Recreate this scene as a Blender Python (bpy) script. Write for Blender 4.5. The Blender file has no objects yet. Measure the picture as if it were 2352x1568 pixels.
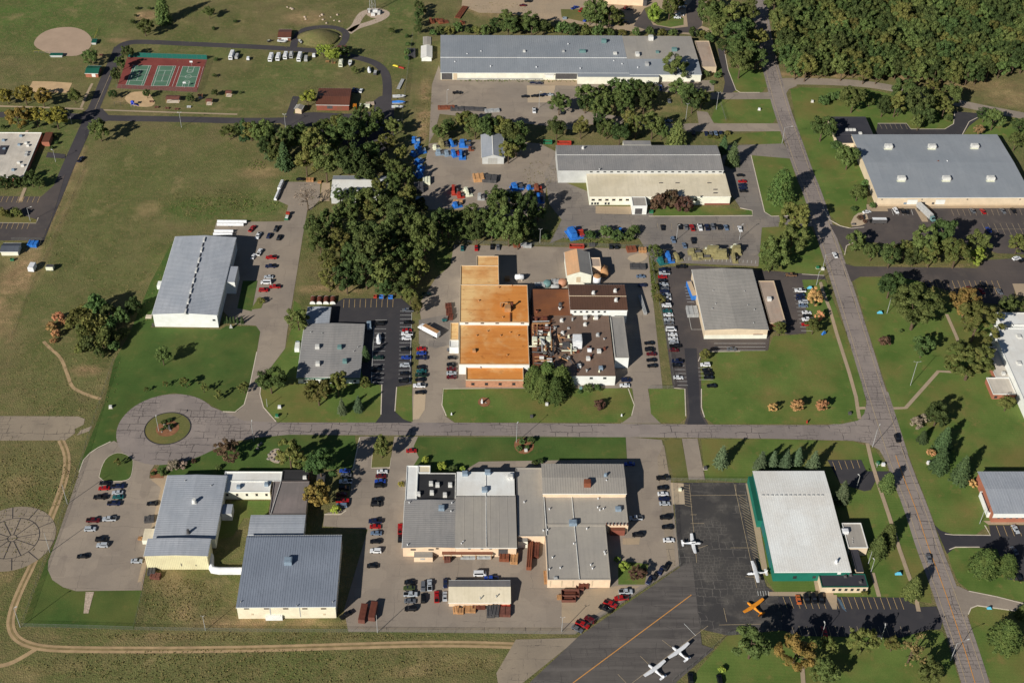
import bpy, math, random
import numpy as np
from mathutils import Matrix, Vector
from mathutils.geometry import tessellate_polygon
random.seed(11)
SC = bpy.context.scene
COL = SC.collection
R = math.radians

# ---------------------------------------------------------------- camera
# the place is laid out in metres, x east, y north (along the streets); the
# photograph's survey points are carried to the ground through its own camera
FOC, CH = 3100.0, 429.0
CAMPOS = np.array([0.0, -520.0, CH])
_n = np.array([-81, 2719, -FOC]); _n /= np.linalg.norm(_n)
_e = np.array([1, -.005, 0.0]); _e[2] = -(_e[0]*_n[0] + _e[1]*_n[1])/_n[2]; _e /= np.linalg.norm(_e)
_u = np.cross(_e, _n)
def G(u, v, z=0.0):
    c = np.array([u-1176.0, -(v-784.0), -FOC])
    d = np.array([_e @ c, _n @ c, _u @ c])
    return CAMPOS + d*((z-CH)/d[2])
def proj(p):
    d = np.array(p, float)-CAMPOS
    c = _e*d[0]+_n*d[1]+_u*d[2]
    return 1176-FOC*c[0]/c[2], 784+FOC*c[1]/c[2]
def pxm(u, v):
    p = G(u, v)-CAMPOS
    return FOC/(-(_e*p[0]+_n*p[1]+_u*p[2])[2])
def hsolve(u, vr, vb):
    b = G(u, vb); lo, hi = 0.0, 40.0
    for _ in range(30):
        m = (lo+hi)/2
        if proj(b+np.array([0, 0, m]))[1] > vr: lo = m
        else: hi = m
    return lo
cam = bpy.data.cameras.new('camera'); cam.sensor_width = 36; cam.sensor_fit = 'HORIZONTAL'
cam.lens = 36*FOC/2352; cam.clip_start = 5; cam.clip_end = 8000
co = bpy.data.objects.new('camera', cam); COL.objects.link(co)
co.matrix_world = Matrix(((_e[0], _e[1], _e[2], CAMPOS[0]), (_n[0], _n[1], _n[2], CAMPOS[1]),
                          (_u[0], _u[1], _u[2], CAMPOS[2]), (0, 0, 0, 1)))
SC.camera = co
# ---------------------------------------------------------------- sky, sun, exposure
SUN_EL, SUN_AZ = 28.5, 220.0
w = bpy.data.worlds.new('World'); SC.world = w; w.use_nodes = True
nt = w.node_tree; nt.nodes.clear()
sky = nt.nodes.new('ShaderNodeTexSky'); sky.sky_type = 'NISHITA'; sky.sun_disc = False
sky.sun_elevation = R(SUN_EL); sky.sun_rotation = R(SUN_AZ); sky.altitude = 600; sky.air_density = .75; sky.dust_density = .1
bg = nt.nodes.new('ShaderNodeBackground'); bg.inputs[1].default_value = 0.05
out = nt.nodes.new('ShaderNodeOutputWorld')
nt.links.new(sky.outputs[0], bg.inputs[0]); nt.links.new(bg.outputs[0], out.inputs[0])
sun = bpy.data.lights.new('sun', 'SUN'); sun.energy = 5.0; sun.angle = R(.5); sun.color = (1, .965, .895)
so = bpy.data.objects.new('sun', sun); COL.objects.link(so)
sd = Vector((math.sin(R(SUN_AZ))*math.cos(R(SUN_EL)), math.cos(R(SUN_AZ))*math.cos(R(SUN_EL)), math.sin(R(SUN_EL))))
so.rotation_euler = sd.to_track_quat('Z', 'Y').to_euler(); so.location = sd*600
SC.view_settings.view_transform = 'Standard'; SC.view_settings.look = 'None'
SC.view_settings.exposure = 0.13; SC.view_settings.gamma = 1.0; SC.view_settings.use_curve_mapping = False
SC.cycles.max_bounces = 5; SC.cycles.diffuse_bounces = 2; SC.cycles.transparent_max_bounces = 6

# ---------------------------------------------------------------- materials
MATS = {}
def lin(c):
    return tuple(((x/255)/12.92 if x/255 <= .04045 else ((x/255+.055)/1.055)**2.4) for x in c)
class NT:
    def __init__(s, name):
        s.m = bpy.data.materials.new(name); s.m.use_nodes = True
        s.t = s.m.node_tree; s.b = s.t.nodes['Principled BSDF']
        s.b.inputs['Specular IOR Level'].default_value = .25
    def n(s, typ, **kw):
        nd = s.t.nodes.new(typ)
        for k, v in kw.items():
            if k in nd.inputs: nd.inputs[k].default_value = v
            else: setattr(nd, k, v)
        return nd
    def l(s, a, b): s.t.links.new(a, b)
    def pos(s, scale=(1, 1, 1), rot=0, off=(0, 0, 0)):
        g = s.n('ShaderNodeNewGeometry'); mp = s.n('ShaderNodeMapping')
        mp.inputs['Scale'].default_value = scale; mp.inputs['Rotation'].default_value = (0, 0, rot)
        mp.inputs['Location'].default_value = off
        s.l(g.outputs['Position'], mp.inputs[0]); return mp.outputs[0]
    def noise(s, scale, detail=4, vec=None, rough=.6, lo=.35, hi=.65):
        nz = s.n('ShaderNodeTexNoise'); nz.inputs['Scale'].default_value = scale
        nz.inputs['Detail'].default_value = detail; nz.inputs['Roughness'].default_value = rough
        s.l(vec if vec else s.pos(), nz.inputs['Vector'])
        r = s.n('ShaderNodeMapRange'); r.inputs[1].default_value = lo; r.inputs[2].default_value = hi
        s.l(nz.outputs[0], r.inputs[0]); return r.outputs[0]
    def mix(s, fac, a, b, mode='MIX'):
        m = s.n('ShaderNodeMix'); m.data_type = 'RGBA'; m.blend_type = mode; m.clamp_factor = True
        for i, x in ((0, fac), (6, a), (7, b)):
            if hasattr(x, 'links'): s.l(x, m.inputs[i])
            else: m.inputs[i].default_value = x if i == 0 else (*x[:3], 1)
        return m.outputs[2]
    def math(s, op, a, b=0.0):
        m = s.n('ShaderNodeMath'); m.operation = op
        for i, x in ((0, a), (1, b)):
            if hasattr(x, 'links'): s.l(x, m.inputs[i])
            else: m.inputs[i].default_value = x
        return m.outputs[0]
    def attr(s, name):
        a = s.n('ShaderNodeAttribute'); a.attribute_name = name; return a.outputs['Fac']
    def cells(s, scale, vec, width):
        v = s.n('ShaderNodeTexVoronoi'); v.feature = 'DISTANCE_TO_EDGE'; v.inputs['Scale'].default_value = scale
        v.inputs['Randomness'].default_value = .9
        s.l(vec, v.inputs['Vector']); r = s.n('ShaderNodeMapRange')
        r.inputs[1].default_value = width*.5; r.inputs[2].default_value = width
        r.inputs[3].default_value = 1; r.inputs[4].default_value = 0
        s.l(v.outputs['Distance'], r.inputs[0]); return r.outputs[0]
    def warp(s, vec, amt, scale):
        nz = s.n('ShaderNodeTexNoise'); nz.inputs['Scale'].default_value = scale
        s.l(vec, nz.inputs['Vector']); a = s.n('ShaderNodeVectorMath'); a.operation = 'MULTIPLY_ADD'
        s.l(nz.outputs['Color'], a.inputs[0]); a.inputs[1].default_value = (amt, amt, 0)
        s.l(vec, a.inputs[2]); return a.outputs[0]
    def bump(s, h, dist=.05, st=.6):
        b = s.n('ShaderNodeBump'); b.inputs['Distance'].default_value = dist; b.inputs['Strength'].default_value = st
        s.l(h, b.inputs['Height']); s.l(b.outputs[0], s.b.inputs['Normal'])
    def done(s, col, rough=.8, metal=0):
        if hasattr(col, 'links'): s.l(col, s.b.inputs['Base Color'])
        else: s.b.inputs['Base Color'].default_value = (*col[:3], 1)
        s.b.inputs['Roughness'].default_value = rough; s.b.inputs['Metallic'].default_value = metal
        return s.m
def M(name): return MATS[name]
def mul(c, k): return tuple(min(x*k, .82) for x in c)

def plain(name, srgb, rough=.7, var=.25, scale=.35, metal=0, k=1.0):
    """weathered paint/stone: colour varied by two noises"""
    c = mul(lin(srgb), k); s = NT(name)
    a = s.noise(scale, 5); b = s.noise(scale*9, 3)
    col = s.mix(a, mul(c, 1-var), mul(c, 1+var*.6)); col = s.mix(s.math('MULTIPLY', b, .35), col, mul(c, 1-var*1.3))
    MATS[name] = s.done(col, rough, metal)
K = 1.35   # the photograph's lit tones to base colours
# bare and grassy ground, greener or dustier where the survey attributes say so
s = NT('field')
c1, c2, c3 = lin((110, 104, 66)), lin((92, 96, 52)), lin((120, 106, 74))
big = s.noise(.02, 5, lo=.38, hi=.62); mid = s.noise(.11, 6, lo=.36, hi=.64); fin = s.noise(1.1, 4, lo=.3, hi=.7)
col = s.mix(big, mul(c2, K), mul(c1, K)); col = s.mix(s.math('MULTIPLY', mid, .55), col, mul(c3, K*.8))
g = s.math('MULTIPLY', s.attr('green'), s.math('ADD', .55, s.math('MULTIPLY', mid, .6)))
col = s.mix(g, col, s.mix(fin, mul(lin((70, 94, 38)), K), mul(lin((86, 102, 50)), K)))
drt = s.math('MULTIPLY', s.attr('dirt'), s.math('ADD', .5, s.math('MULTIPLY', s.noise(.3, 5), .7)))
col = s.mix(drt, col, s.mix(mid, mul(lin((176, 146, 108)), K), mul(lin((140, 112, 82)), K)))
pat = s.noise(.035, 7, vec=s.warp(s.pos(), 18, .03), lo=.5, hi=.6, rough=.65)
col = s.mix(s.math('MULTIPLY', pat, .65), col, mul(lin((80, 88, 44)), K))
pat2 = s.noise(.06, 7, vec=s.pos(off=(90, 40, 0)), lo=.56, hi=.66, rough=.7)
col = s.mix(s.math('MULTIPLY', pat2, .55), col, mul(lin((138, 122, 84)), K))
dark = s.math('MULTIPLY', fin, s.noise(.09, 3, lo=.3, hi=.6))
col = s.mix(s.math('MULTIPLY', dark, .55), col, mul(lin((62, 60, 34)), K))
tuft = s.noise(.45, 6, lo=.5, hi=.62)
col = s.mix(s.math('MULTIPLY', tuft, .3), col, mul(lin((128, 108, 74)), K))
s.bump(s.noise(1.6, 5), .25, .7); MATS['field'] = s.done(col, .95)
def lawn(name, a, b, brown=.4):
    s = NT(name); mid = s.noise(.06, 6, lo=.36, hi=.64); fin = s.noise(2.2, 3, lo=.3, hi=.7)
    col = s.mix(mid, mul(lin(a), K), mul(lin(b), K))
    for dr, sc, am, dk in (('Y', .22, .22, 1.22), ('X', .17, .14, .74)):
        wv = s.n('ShaderNodeTexWave'); wv.inputs['Scale'].default_value = sc; wv.bands_direction = dr; wv.inputs['Distortion'].default_value = 1.2; wv.inputs['Detail'].default_value = 3; wv.inputs['Detail Scale'].default_value = .6
        s.l(s.pos(rot=.04), wv.inputs['Vector']); col = s.mix(s.math('MULTIPLY', s.math('MULTIPLY', wv.outputs['Fac'], s.noise(.03, 3, lo=.35, hi=.6)), am), col, mul(lin(b), K*dk))
    br = s.math('MULTIPLY', s.noise(.035, 6, lo=.46, hi=.68), brown); col = s.mix(br, col, mul(lin((114, 98, 56)), K))
    sp = s.math('MULTIPLY', s.noise(.16, 6, lo=.56, hi=.7, rough=.7), brown); col = s.mix(sp, col, mul(lin((122, 104, 62)), K))
    col = s.mix(s.math('MULTIPLY', fin, .28), col, mul(lin((48, 58, 24)), K))
    s.bump(s.noise(3, 4), .08, .5); MATS[name] = s.done(col, .95)
lawn('lawn', (70, 92, 37), (92, 107, 50), .68); lawn('lawn_dry', (86, 90, 46), (102, 98, 58), .7)
lawn('lawn_dark', (54, 76, 31), (70, 90, 40), .3)
def paving(name, a, b, stain, crack=0, cscale=(.1, .1), patch=.5, streak=0, bumpy=.4, patchsize=.028, crackcol=(50, 46, 46), jw=.11, rep=.0):
    s = NT(name); mid = s.noise(patchsize, 5, lo=.4, hi=.6); fin = s.noise(1.7, 4, lo=.3, hi=.7)
    col = s.mix(mid, mul(lin(a), K), mul(lin(b), K))
    st = s.math('MULTIPLY', s.noise(.12, 6, lo=.52, hi=.72), patch); col = s.mix(st, col, mul(lin(stain), K))
    if rep:
        vo = s.n('ShaderNodeTexVoronoi'); vo.inputs['Scale'].default_value = 1; vo.distance = 'CHEBYCHEV'; s.l(s.pos(scale=(.09, .09, .01)), vo.inputs['Vector'])
        pn = s.n('ShaderNodeSeparateColor'); s.l(vo.outputs['Color'], pn.inputs[0]); col = s.mix(s.math('MULTIPLY', pn.outputs[1], rep), col, mul(lin(stain), K*.78))
    if streak:
        sv = s.noise(1, 5, vec=s.pos(scale=(.02, .35, 1), rot=R(-streak)), lo=.45, hi=.65)
        col = s.mix(s.math('MULTIPLY', sv, .6), col, mul(lin(a), K*1.5))
    col = s.mix(s.math('MULTIPLY', fin, .18), col, mul(lin(stain), K*.7))
    if crack:
        wv = s.warp(s.warp(s.pos(), 3.0, .12), .8, .9)
        def joints(sx, sy, wdt, off):
            br = s.n('ShaderNodeTexBrick'); br.offset = .37; br.squash = .6; br.squash_frequency = 3
            br.inputs['Scale'].default_value = 1; br.inputs['Brick Width'].default_value = sx; br.inputs['Row Height'].default_value = sy
            br.inputs['Mortar Size'].default_value = wdt; br.inputs['Mortar Smooth'].default_value = .3; br.inputs['Bias'].default_value = 0
            mp = s.n('ShaderNodeMapping'); mp.inputs['Location'].default_value = (off, off*.7, 0); s.l(wv, mp.inputs[0]); s.l(mp.outputs[0], br.inputs['Vector'])
            return br.outputs['Fac']
        k = s.math('MULTIPLY', joints(cscale[0], cscale[1], jw, 3.1), s.noise(.07, 4, lo=.47, hi=.55))
        k2 = s.math('MULTIPLY', joints(cscale[0]*.45, cscale[1]*.4, jw*.7, 7.7), s.noise(.05, 3, lo=.5, hi=.56))
        k = s.math('MAXIMUM', k, s.math('MULTIPLY', k2, .8)); col = s.mix(s.math('MULTIPLY', k, crack), col, mul(lin(crackcol), K))
    s.bump(s.noise(4, 4), .03, bumpy); MATS[name] = s.done(col, .9)
paving('road', (124, 114, 108), (134, 123, 115), (108, 100, 96), .85, (9, 4.4), .5, jw=.15, rep=.3)
paving('road_grey', (116, 109, 102), (128, 118, 107), (98, 92, 88), .6, (13, 6), .5, rep=.4)
paving('concrete', (142, 129, 114), (130, 119, 107), (116, 105, 95), .35, (30, 16), .6, rep=.3)
paving('concrete_warm', (158, 138, 113), (146, 130, 109), (132, 114, 94), .2, (6, 6), .4)
paving('concrete_pale', (172, 152, 126), (160, 144, 122), (142, 124, 100), 0, patch=.3)
paving('concrete_old', (140, 126, 108), (126, 114, 99), (106, 96, 84), .85, (9, 6), .5)
paving('asphalt_dark', (56, 54, 56), (47, 46, 50), (70, 66, 65), 0, patch=.5)
paving('asphalt_brown', (80, 72, 68), (66, 61, 60), (92, 83, 76), .35, (14, 8), .5)
paving('asphalt_apron', (54, 52, 52), (66, 63, 60), (90, 85, 79), .6, (5, 4), .9, bumpy=.6, patchsize=.05, crackcol=(104, 98, 92), jw=.16)
paving('asphalt_taxi', (82, 77, 73), (68, 64, 62), (98, 92, 86), .6, (11, 5), .6, streak=37)
paving('asphalt_lane', (66, 62, 63), (57, 54, 57), (80, 75, 73), 0, patch=.4)
plain('dirt', (156, 132, 99), .95, .22, .2, k=K); plain('sand', (176, 148, 112), .95, .15, .2, k=K)
plain('track_mid', (122, 106, 72), .95, .3, .4, k=K); plain('infield', (156, 134, 114), .95, .1, .1, k=K); plain('gravel', (168, 150, 132), .95, .35, 1.5, k=K)
plain('kerb', (186, 174, 156), .9, .15, .5, k=K); plain('court_red', (116, 58, 52), .85, .15, .15, k=K)
plain('court_green', (76, 106, 86), .85, .12, .2, k=K); plain('mulch', (128, 88, 62), .95, .3, .6, k=K)
plain('paint_white', (206, 202, 194), .8, .12, .8, k=K); plain('paint_yellow', (196, 164, 110), .8, .15, .8, k=K)
plain('paint_orange', (186, 130, 66), .8, .12, .8, k=K); plain('paint_tan', (164, 146, 118), .85, .2, .8, k=K)
plain('paint_blue', (100, 130, 150), .8, .2, .8, k=K)
def roofmat(name, a, b, streak=.35, rough=.5, rust=0.0, rustcol=(150, 84, 40), gloss=.3):
    s = NT(name); mid = s.noise(.05, 4, lo=.38, hi=.62)
    col = s.mix(mid, mul(lin(a), K), mul(lin(b), K))
    sv = s.noise(1, 4, vec=s.pos(scale=(.9, .06, .06)), lo=.45, hi=.7)
    col = s.mix(s.math('MULTIPLY', sv, streak), col, mul(lin(b), K*.72))
    if rust: col = s.mix(s.math('MULTIPLY', s.noise(.07, 6, lo=.5, hi=.66), rust), col, mul(lin(rustcol), K))
    vo = s.n('ShaderNodeTexVoronoi'); vo.inputs['Scale'].default_value = 1; s.l(s.pos(scale=(.16, .055, .01)), vo.inputs['Vector']); vo.distance = 'CHEBYCHEV'
    pn = s.n('ShaderNodeSeparateColor'); s.l(vo.outputs['Color'], pn.inputs[0]); col = s.mix(s.math('MULTIPLY', pn.outputs[0], .22), col, mul(lin(b), K*.78))
    wp = s.noise(.22, 7, lo=.55, hi=.68, rough=.7); col = s.mix(s.math('MULTIPLY', wp, streak*.7), col, mul(lin(b), K*.66))
    sp = s.noise(.8, 4, lo=.55, hi=.8); col = s.mix(s.math('MULTIPLY', sp, .25), col, mul(lin(b), K*.6))
    s.b.inputs['Specular IOR Level'].default_value = gloss; MATS[name] = s.done(col, rough)
roofmat('roof_steel', (148, 150, 154), (134, 138, 144)); roofmat('roof_blue', (122, 128, 138), (112, 118, 128))
roofmat('roof_grey', (132, 128, 124), (120, 118, 116)); roofmat('roof_slate', (134, 137, 140), (126, 130, 134), .2)
roofmat('roof_tan', (138, 133, 126), (128, 124, 118)); roofmat('roof_beige', (150, 143, 132), (140, 134, 126), .25)
roofmat('roof_white', (212, 208, 200), (196, 192, 184), .2); roofmat('roof_cream', (204, 192, 168), (190, 178, 152), .3, rust=.25, rustcol=(176, 160, 128))
roofmat('roof_dark', (44, 44, 50), (58, 57, 62), .2, .8); roofmat('roof_membrane', (118, 108, 104), (104, 97, 94), .3, .9)
roofmat('roof_black', (34, 34, 36), (46, 45, 46), .2, .85); roofmat('roof_brown', (116, 96, 82), (104, 86, 74), .3, rust=.35, rustcol=(128, 92, 66))
roofmat('roof_rust', (116, 74, 48), (102, 66, 46), .3, rust=.4, rustcol=(136, 84, 48)); roofmat('roof_chocolate', (92, 66, 52), (82, 60, 48), .3); roofmat('roof_barn', (98, 60, 46), (86, 54, 42), .3)
roofmat('roof_green', (28, 84, 68), (24, 74, 60), .2); roofmat('roof_school', (196, 186, 172), (172, 164, 152), .4, rust=.3, rustcol=(150, 140, 124))
roofmat('roof_tanflat', (160, 142, 126), (146, 130, 116), .3, rust=.2); roofmat('roof_shingle', (74, 78, 86), (62, 66, 74), .3, .9)
roofmat('roof_peach', (190, 146, 108), (170, 138, 106), .3, rust=.3, rustcol=(196, 140, 90))
# rust-stained membrane: pale at the north-west, orange dust settled to the south and east
s = NT('roof_orange'); gx = s.n('ShaderNodeSeparateXYZ'); s.l(s.n('ShaderNodeNewGeometry').outputs['Position'], gx.inputs[0])
ox, oy, _z = G(1085, 640, 9); dx_, dy_, _z = G(1205, 700, 9)
d = s.math('ADD', s.math('MULTIPLY', s.math('SUBTRACT', gx.outputs[0], float(ox)), 1/27), s.math('MULTIPLY', s.math('SUBTRACT', float(oy), gx.outputs[1]), 1/85))
d = s.math('ADD', d, s.math('MULTIPLY', s.math('SUBTRACT', s.noise(.07, 5), .5), .7))
d = s.math('MINIMUM', d, .9); col = s.mix(d, mul(lin((204, 168, 114)), K), mul(lin((182, 112, 46)), K))
col = s.mix(s.math('MULTIPLY', s.noise(.12, 6, lo=.5, hi=.68), .45), col, mul(lin((164, 98, 44)), K))
col = s.mix(s.math('MULTIPLY', s.noise(.4, 5, lo=.6, hi=.7), .35), col, mul(lin((110, 62, 26)), K)); st = s.noise(1, 6, vec=s.pos(scale=(.05, .4, 1)), lo=.5, hi=.7); col = s.mix(s.math('MULTIPLY', st, .4), col, mul(lin((150, 84, 36)), K))
pl = s.noise(.09, 6, vec=s.pos(off=(50, 9, 0)), lo=.54, hi=.7); col = s.mix(s.math('MULTIPLY', pl, .4), col, mul(lin((212, 178, 128)), K)); MATS['roof_orange'] = s.done(col, .8)
for nm, c in dict(wall_cream=(208, 200, 182), wall_white=(216, 208, 196), wall_peach=(202, 176, 148), wall_tan=(176, 158, 132),
                  wall_yellow=(202, 192, 156), wall_grey=(150, 148, 142), wall_green=(24, 96, 80), wall_brick=(146, 92, 72),
                  wall_barn=(122, 70, 56), wall_beige=(190, 172, 146), wall_brown=(110, 72, 56), wall_steel=(168, 168, 164), wall_warm=(206, 193, 168)).items():
    plain(nm, c, .75, .12, .25, k=K)
for nm, c in dict(metal_light=(186, 184, 178), metal_dark=(72, 70, 70), metal_blue=(118, 132, 144), metal_teal=(92, 120, 118), galv=(150, 150, 148),
                  fence_steel=(104, 104, 100), rust=(116, 68, 48), rust_dark=(92, 52, 40), wood=(158, 118, 80), pallet=(176, 134, 92), tyre=(22, 22, 22), blue=(44, 102, 172), khaki=(128, 120, 84),
                  red=(146, 50, 38), orange=(214, 126, 36), teal=(34, 92, 92), yellow=(214, 180, 60), white=(222, 220, 214), brick_orange=(164, 118, 92),
                  playblue=(40, 60, 160), green=(40, 100, 70), turquoise=(84, 160, 184), rock=(120, 112, 104), bark=(84, 70, 56), brown_red=(100, 64, 54), cream=(220, 206, 176)).items():
    plain(nm, c, .6, .2, .8, k=K)
CARCOL = dict(black=(18, 18, 20), red=(150, 22, 22), maroon=(84, 20, 24), white=(220, 220, 216), silver=(160, 164, 168), grey=(92, 94, 98),
              blue=(34, 62, 140), navy=(22, 30, 58), olive=(62, 72, 40), teal=(30, 84, 84), green=(24, 48, 38), brown=(110, 84, 62),
              tan=(158, 140, 112), orange=(176, 92, 44), slate=(92, 108, 128))
for nm, c in CARCOL.items():
    s = NT('car_'+nm); s.b.inputs['Coat Weight'].default_value = .5; s.b.inputs['Coat Roughness'].default_value = .12
    s.b.inputs['Specular IOR Level'].default_value = .5
    MATS['car_'+nm] = s.done(s.mix(s.math('MULTIPLY', s.noise(.8, 4), .25), mul(lin(c), K), mul(lin(c), .8)), .35, .1)
s = NT('glass'); s.b.inputs['Specular IOR Level'].default_value = .6; MATS['glass'] = s.done((.012, .015, .02), .08)
s = NT('window'); s.b.inputs['Specular IOR Level'].default_value = .5; MATS['window'] = s.done((.03, .035, .04), .12)
s = NT('mesh_fabric'); tr = s.n('ShaderNodeBsdfTransparent'); mx = s.n('ShaderNodeMixShader'); mx.inputs[0].default_value = .16
s.done(mul(lin((120, 122, 116)), 1), .7); s.l(tr.outputs[0], mx.inputs[1]); s.l(s.b.outputs[0], mx.inputs[2])
s.l(mx.outputs[0], s.t.nodes['Material Output'].inputs[0]); MATS['mesh_fabric'] = s.m
s = NT('screen_green'); tr = s.n('ShaderNodeBsdfTransparent'); mx = s.n('ShaderNodeMixShader'); mx.inputs[0].default_value = .93
s.done(mul(lin((24, 86, 76)), K), .8); s.l(tr.outputs[0], mx.inputs[1]); s.l(s.b.outputs[0], mx.inputs[2])
s.l(mx.outputs[0], s.t.nodes['Material Output'].inputs[0]); MATS['screen_green'] = s.m
def leafmat(name, a, b, c=None, cp=.3):
    s = NT(name); t = s.attr('tint'); oi = s.n('ShaderNodeObjectInfo')
    col = s.mix(t, mul(lin(a), K*1.28), mul(lin(b), K*1.32))
    hs = s.n('ShaderNodeHueSaturation'); rr = s.n('ShaderNodeMapRange'); s.l(oi.outputs['Random'], rr.inputs[0]); rr.inputs[3].default_value = .475; rr.inputs[4].default_value = .525
    s.l(rr.outputs[0], hs.inputs['Hue']); r2 = s.n('ShaderNodeMapRange'); s.l(s.math('FRACT', s.math('MULTIPLY', oi.outputs['Random'], 7.3)), r2.inputs[0]); r2.inputs[3].default_value = .72; r2.inputs[4].default_value = 1.25
    s.l(r2.outputs[0], hs.inputs['Value']); s.l(col, hs.inputs['Color']); col = hs.outputs['Color']
    if c: col = s.mix(s.math('MULTIPLY', s.noise(.28, 4, lo=.5, hi=.62), cp), col, mul(lin(c), K))
    s.b.inputs['Specular IOR Level'].default_value = .15; MATS[name] = s.done(col, .75)
    tl = s.n('ShaderNodeBsdfTranslucent'); s.l(col, tl.inputs[0]); mx = s.n('ShaderNodeMixShader'); mx.inputs[0].default_value = .28
    s.l(s.b.outputs[0], mx.inputs[1]); s.l(tl.outputs[0], mx.inputs[2]); s.l(mx.outputs[0], s.t.nodes['Material Output'].inputs[0])
leafmat('leaf_oak', (56, 68, 34), (86, 96, 52), (92, 90, 48), .25); leafmat('leaf_green', (56, 72, 38), (82, 98, 54))
leafmat('leaf_dark', (46, 58, 31), (72, 82, 44)); leafmat('leaf_olive', (68, 74, 36), (98, 98, 52), (108, 94, 52), .35)
leafmat('leaf_yellow', (94, 88, 38), (132, 118, 56), (80, 80, 36), .5); leafmat('leaf_lime', (96, 112, 44), (132, 142, 62))
leafmat('leaf_gold', (100, 92, 46), (138, 118, 62), (84, 86, 44), .6); leafmat('leaf_orange', (138, 102, 68), (174, 134, 92), (118, 108, 62), .5)
leafmat('leaf_maroon', (62, 46, 38), (94, 70, 56), (82, 80, 50), .35); leafmat('leaf_conifer', (46, 60, 38), (76, 92, 56))
leafmat('leaf_spruce', (64, 78, 54), (96, 108, 78)); leafmat('leaf_pine', (58, 72, 38), (96, 106, 58)); leafmat('leaf_brightpine', (50, 66, 34), (82, 98, 50), (104, 100, 52), .25)
leafmat('leaf_brown', (98, 82, 54), (132, 108, 74), (80, 80, 46), .6); leafmat('leaf_grey', (104, 94, 82), (136, 122, 104))
leafmat('weed', (92, 86, 52), (128, 114, 74)); leafmat('ivygreen', (62, 80, 36), (86, 102, 50))
# ---------------------------------------------------------------- mesh and object helpers
class MB:
    def __init__(s): s.v = []; s.f = []
    def add(s, vs, fs):
        o = len(s.v); s.v += [tuple(map(float, p)) for p in vs]; s.f += [tuple(i+o for i in f) for f in fs]; return s
    def box(s, c, d, rz=0.0, taper=1.0, tx=None):
        x, y, z = d[0]/2, d[1]/2, d[2]; ca, sa = math.cos(rz), math.sin(rz); tx = taper if tx is None else tx
        vs = []
        for k, zz in ((1, 0), (0, z)):
            a = x if k else x*tx; b = y if k else y*taper
            for px, py in ((-a, -b), (a, -b), (a, b), (-a, b)):
                vs.append((c[0]+px*ca-py*sa, c[1]+px*sa+py*ca, c[2]+zz))
        return s.add(vs, [(3, 2, 1, 0), (4, 5, 6, 7), (0, 1, 5, 4), (1, 2, 6, 5), (2, 3, 7, 6), (3, 0, 4, 7)])
    def tube(s, a, b, r, n=8, r2=None):
        a, b = Vector(a), Vector(b); d = (b-a).normalized(); r2 = r if r2 is None else r2
        t = d.orthogonal().normalized(); q = d.cross(t)
        vs = [a+(t*math.cos(6.2832*i/n)+q*math.sin(6.2832*i/n))*r for i in range(n)] + \
             [b+(t*math.cos(6.2832*i/n)+q*math.sin(6.2832*i/n))*r2 for i in range(n)]
        return s.add(vs, [(i, (i+1) % n, n+(i+1) % n, n+i) for i in range(n)]+[tuple(range(n-1, -1, -1)), tuple(range(n, 2*n))])
    def path(s, pts, r, n=6):
        for a, b in zip(pts, pts[1:]): s.tube(a, b, r, n)
        return s
    def loft(s, rings, cap=True):
        n = len(rings[0]); o = len(s.v)
        vs = [p for r in rings for p in r]
        fs = [(k*n+i, k*n+(i+1) % n, (k+1)*n+(i+1) % n, (k+1)*n+i) for k in range(len(rings)-1) for i in range(n)]
        if cap: fs += [tuple(range(n-1, -1, -1)), tuple(range((len(rings)-1)*n, len(rings)*n))]
        return s.add(vs, fs)
    def prism(s, poly, z0, z1):
        n = len(poly)
        return s.loft([[(x, y, z0) for x, y in poly], [(x, y, z1) for x, y in poly]])
    def mesh(s, name, mat=None, smooth=False):
        m = bpy.data.meshes.new(name); m.from_pydata(s.v, [], s.f)
        if mat: m.materials.append(M(mat) if isinstance(mat, str) else mat)
        if smooth: m.polygons.foreach_set('use_smooth', [True]*len(m.polygons))
        m.update(); return m
LABELS = {}
def ob(name, mesh, parent=None, loc=(0, 0, 0), rz=0.0, scale=None):
    o = bpy.data.objects.new(name, mesh); COL.objects.link(o)
    o.location = loc; o.rotation_euler = (0, 0, rz)
    if scale: o.scale = scale
    if parent: o.parent = parent
    return o
def tag(o, label, cat, group=None):
    o['label'] = label; o['category'] = cat
    if group: o['group'] = group
    LABELS.setdefault(label, []).append(o); return o
def thing(name, label, cat, loc=(0, 0, 0), rz=0.0, group=None):
    return tag(ob(name, None, None, loc, rz), label, cat, group)
def struct(o, kind='structure'): o['kind'] = kind; return o
ORD = 'first second third fourth fifth sixth seventh eighth ninth tenth eleventh twelfth thirteenth fourteenth fifteenth sixteenth seventeenth eighteenth nineteenth twentieth twenty-first twenty-second twenty-third twenty-fourth twenty-fifth twenty-sixth twenty-seventh twenty-eighth twenty-ninth thirtieth'.split()
def ords(items, key):
    idx = sorted(range(len(items)), key=lambda i: key(items[i])); r = [0]*len(items)
    for k, i in enumerate(idx): r[i] = k
    return r
CACHE = {}
def cached(key, fn):
    if key not in CACHE: CACHE[key] = fn()
    return CACHE[key]
def W(pts, z=0.0): return [tuple(G(u, v)[:2]) for u, v in pts]
def chaikin(p, k=2, closed=True):
    for _ in range(k):
        q = []
        n = len(p); rng = range(n if closed else n-1)
        if not closed: q.append(p[0])
        for i in rng:
            a, b = p[i], p[(i+1) % n]
            q.append((a[0]*.75+b[0]*.25, a[1]*.75+b[1]*.25)); q.append((a[0]*.25+b[0]*.75, a[1]*.25+b[1]*.75))
        if not closed: q.append(p[-1])
        p = q
    return p
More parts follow.
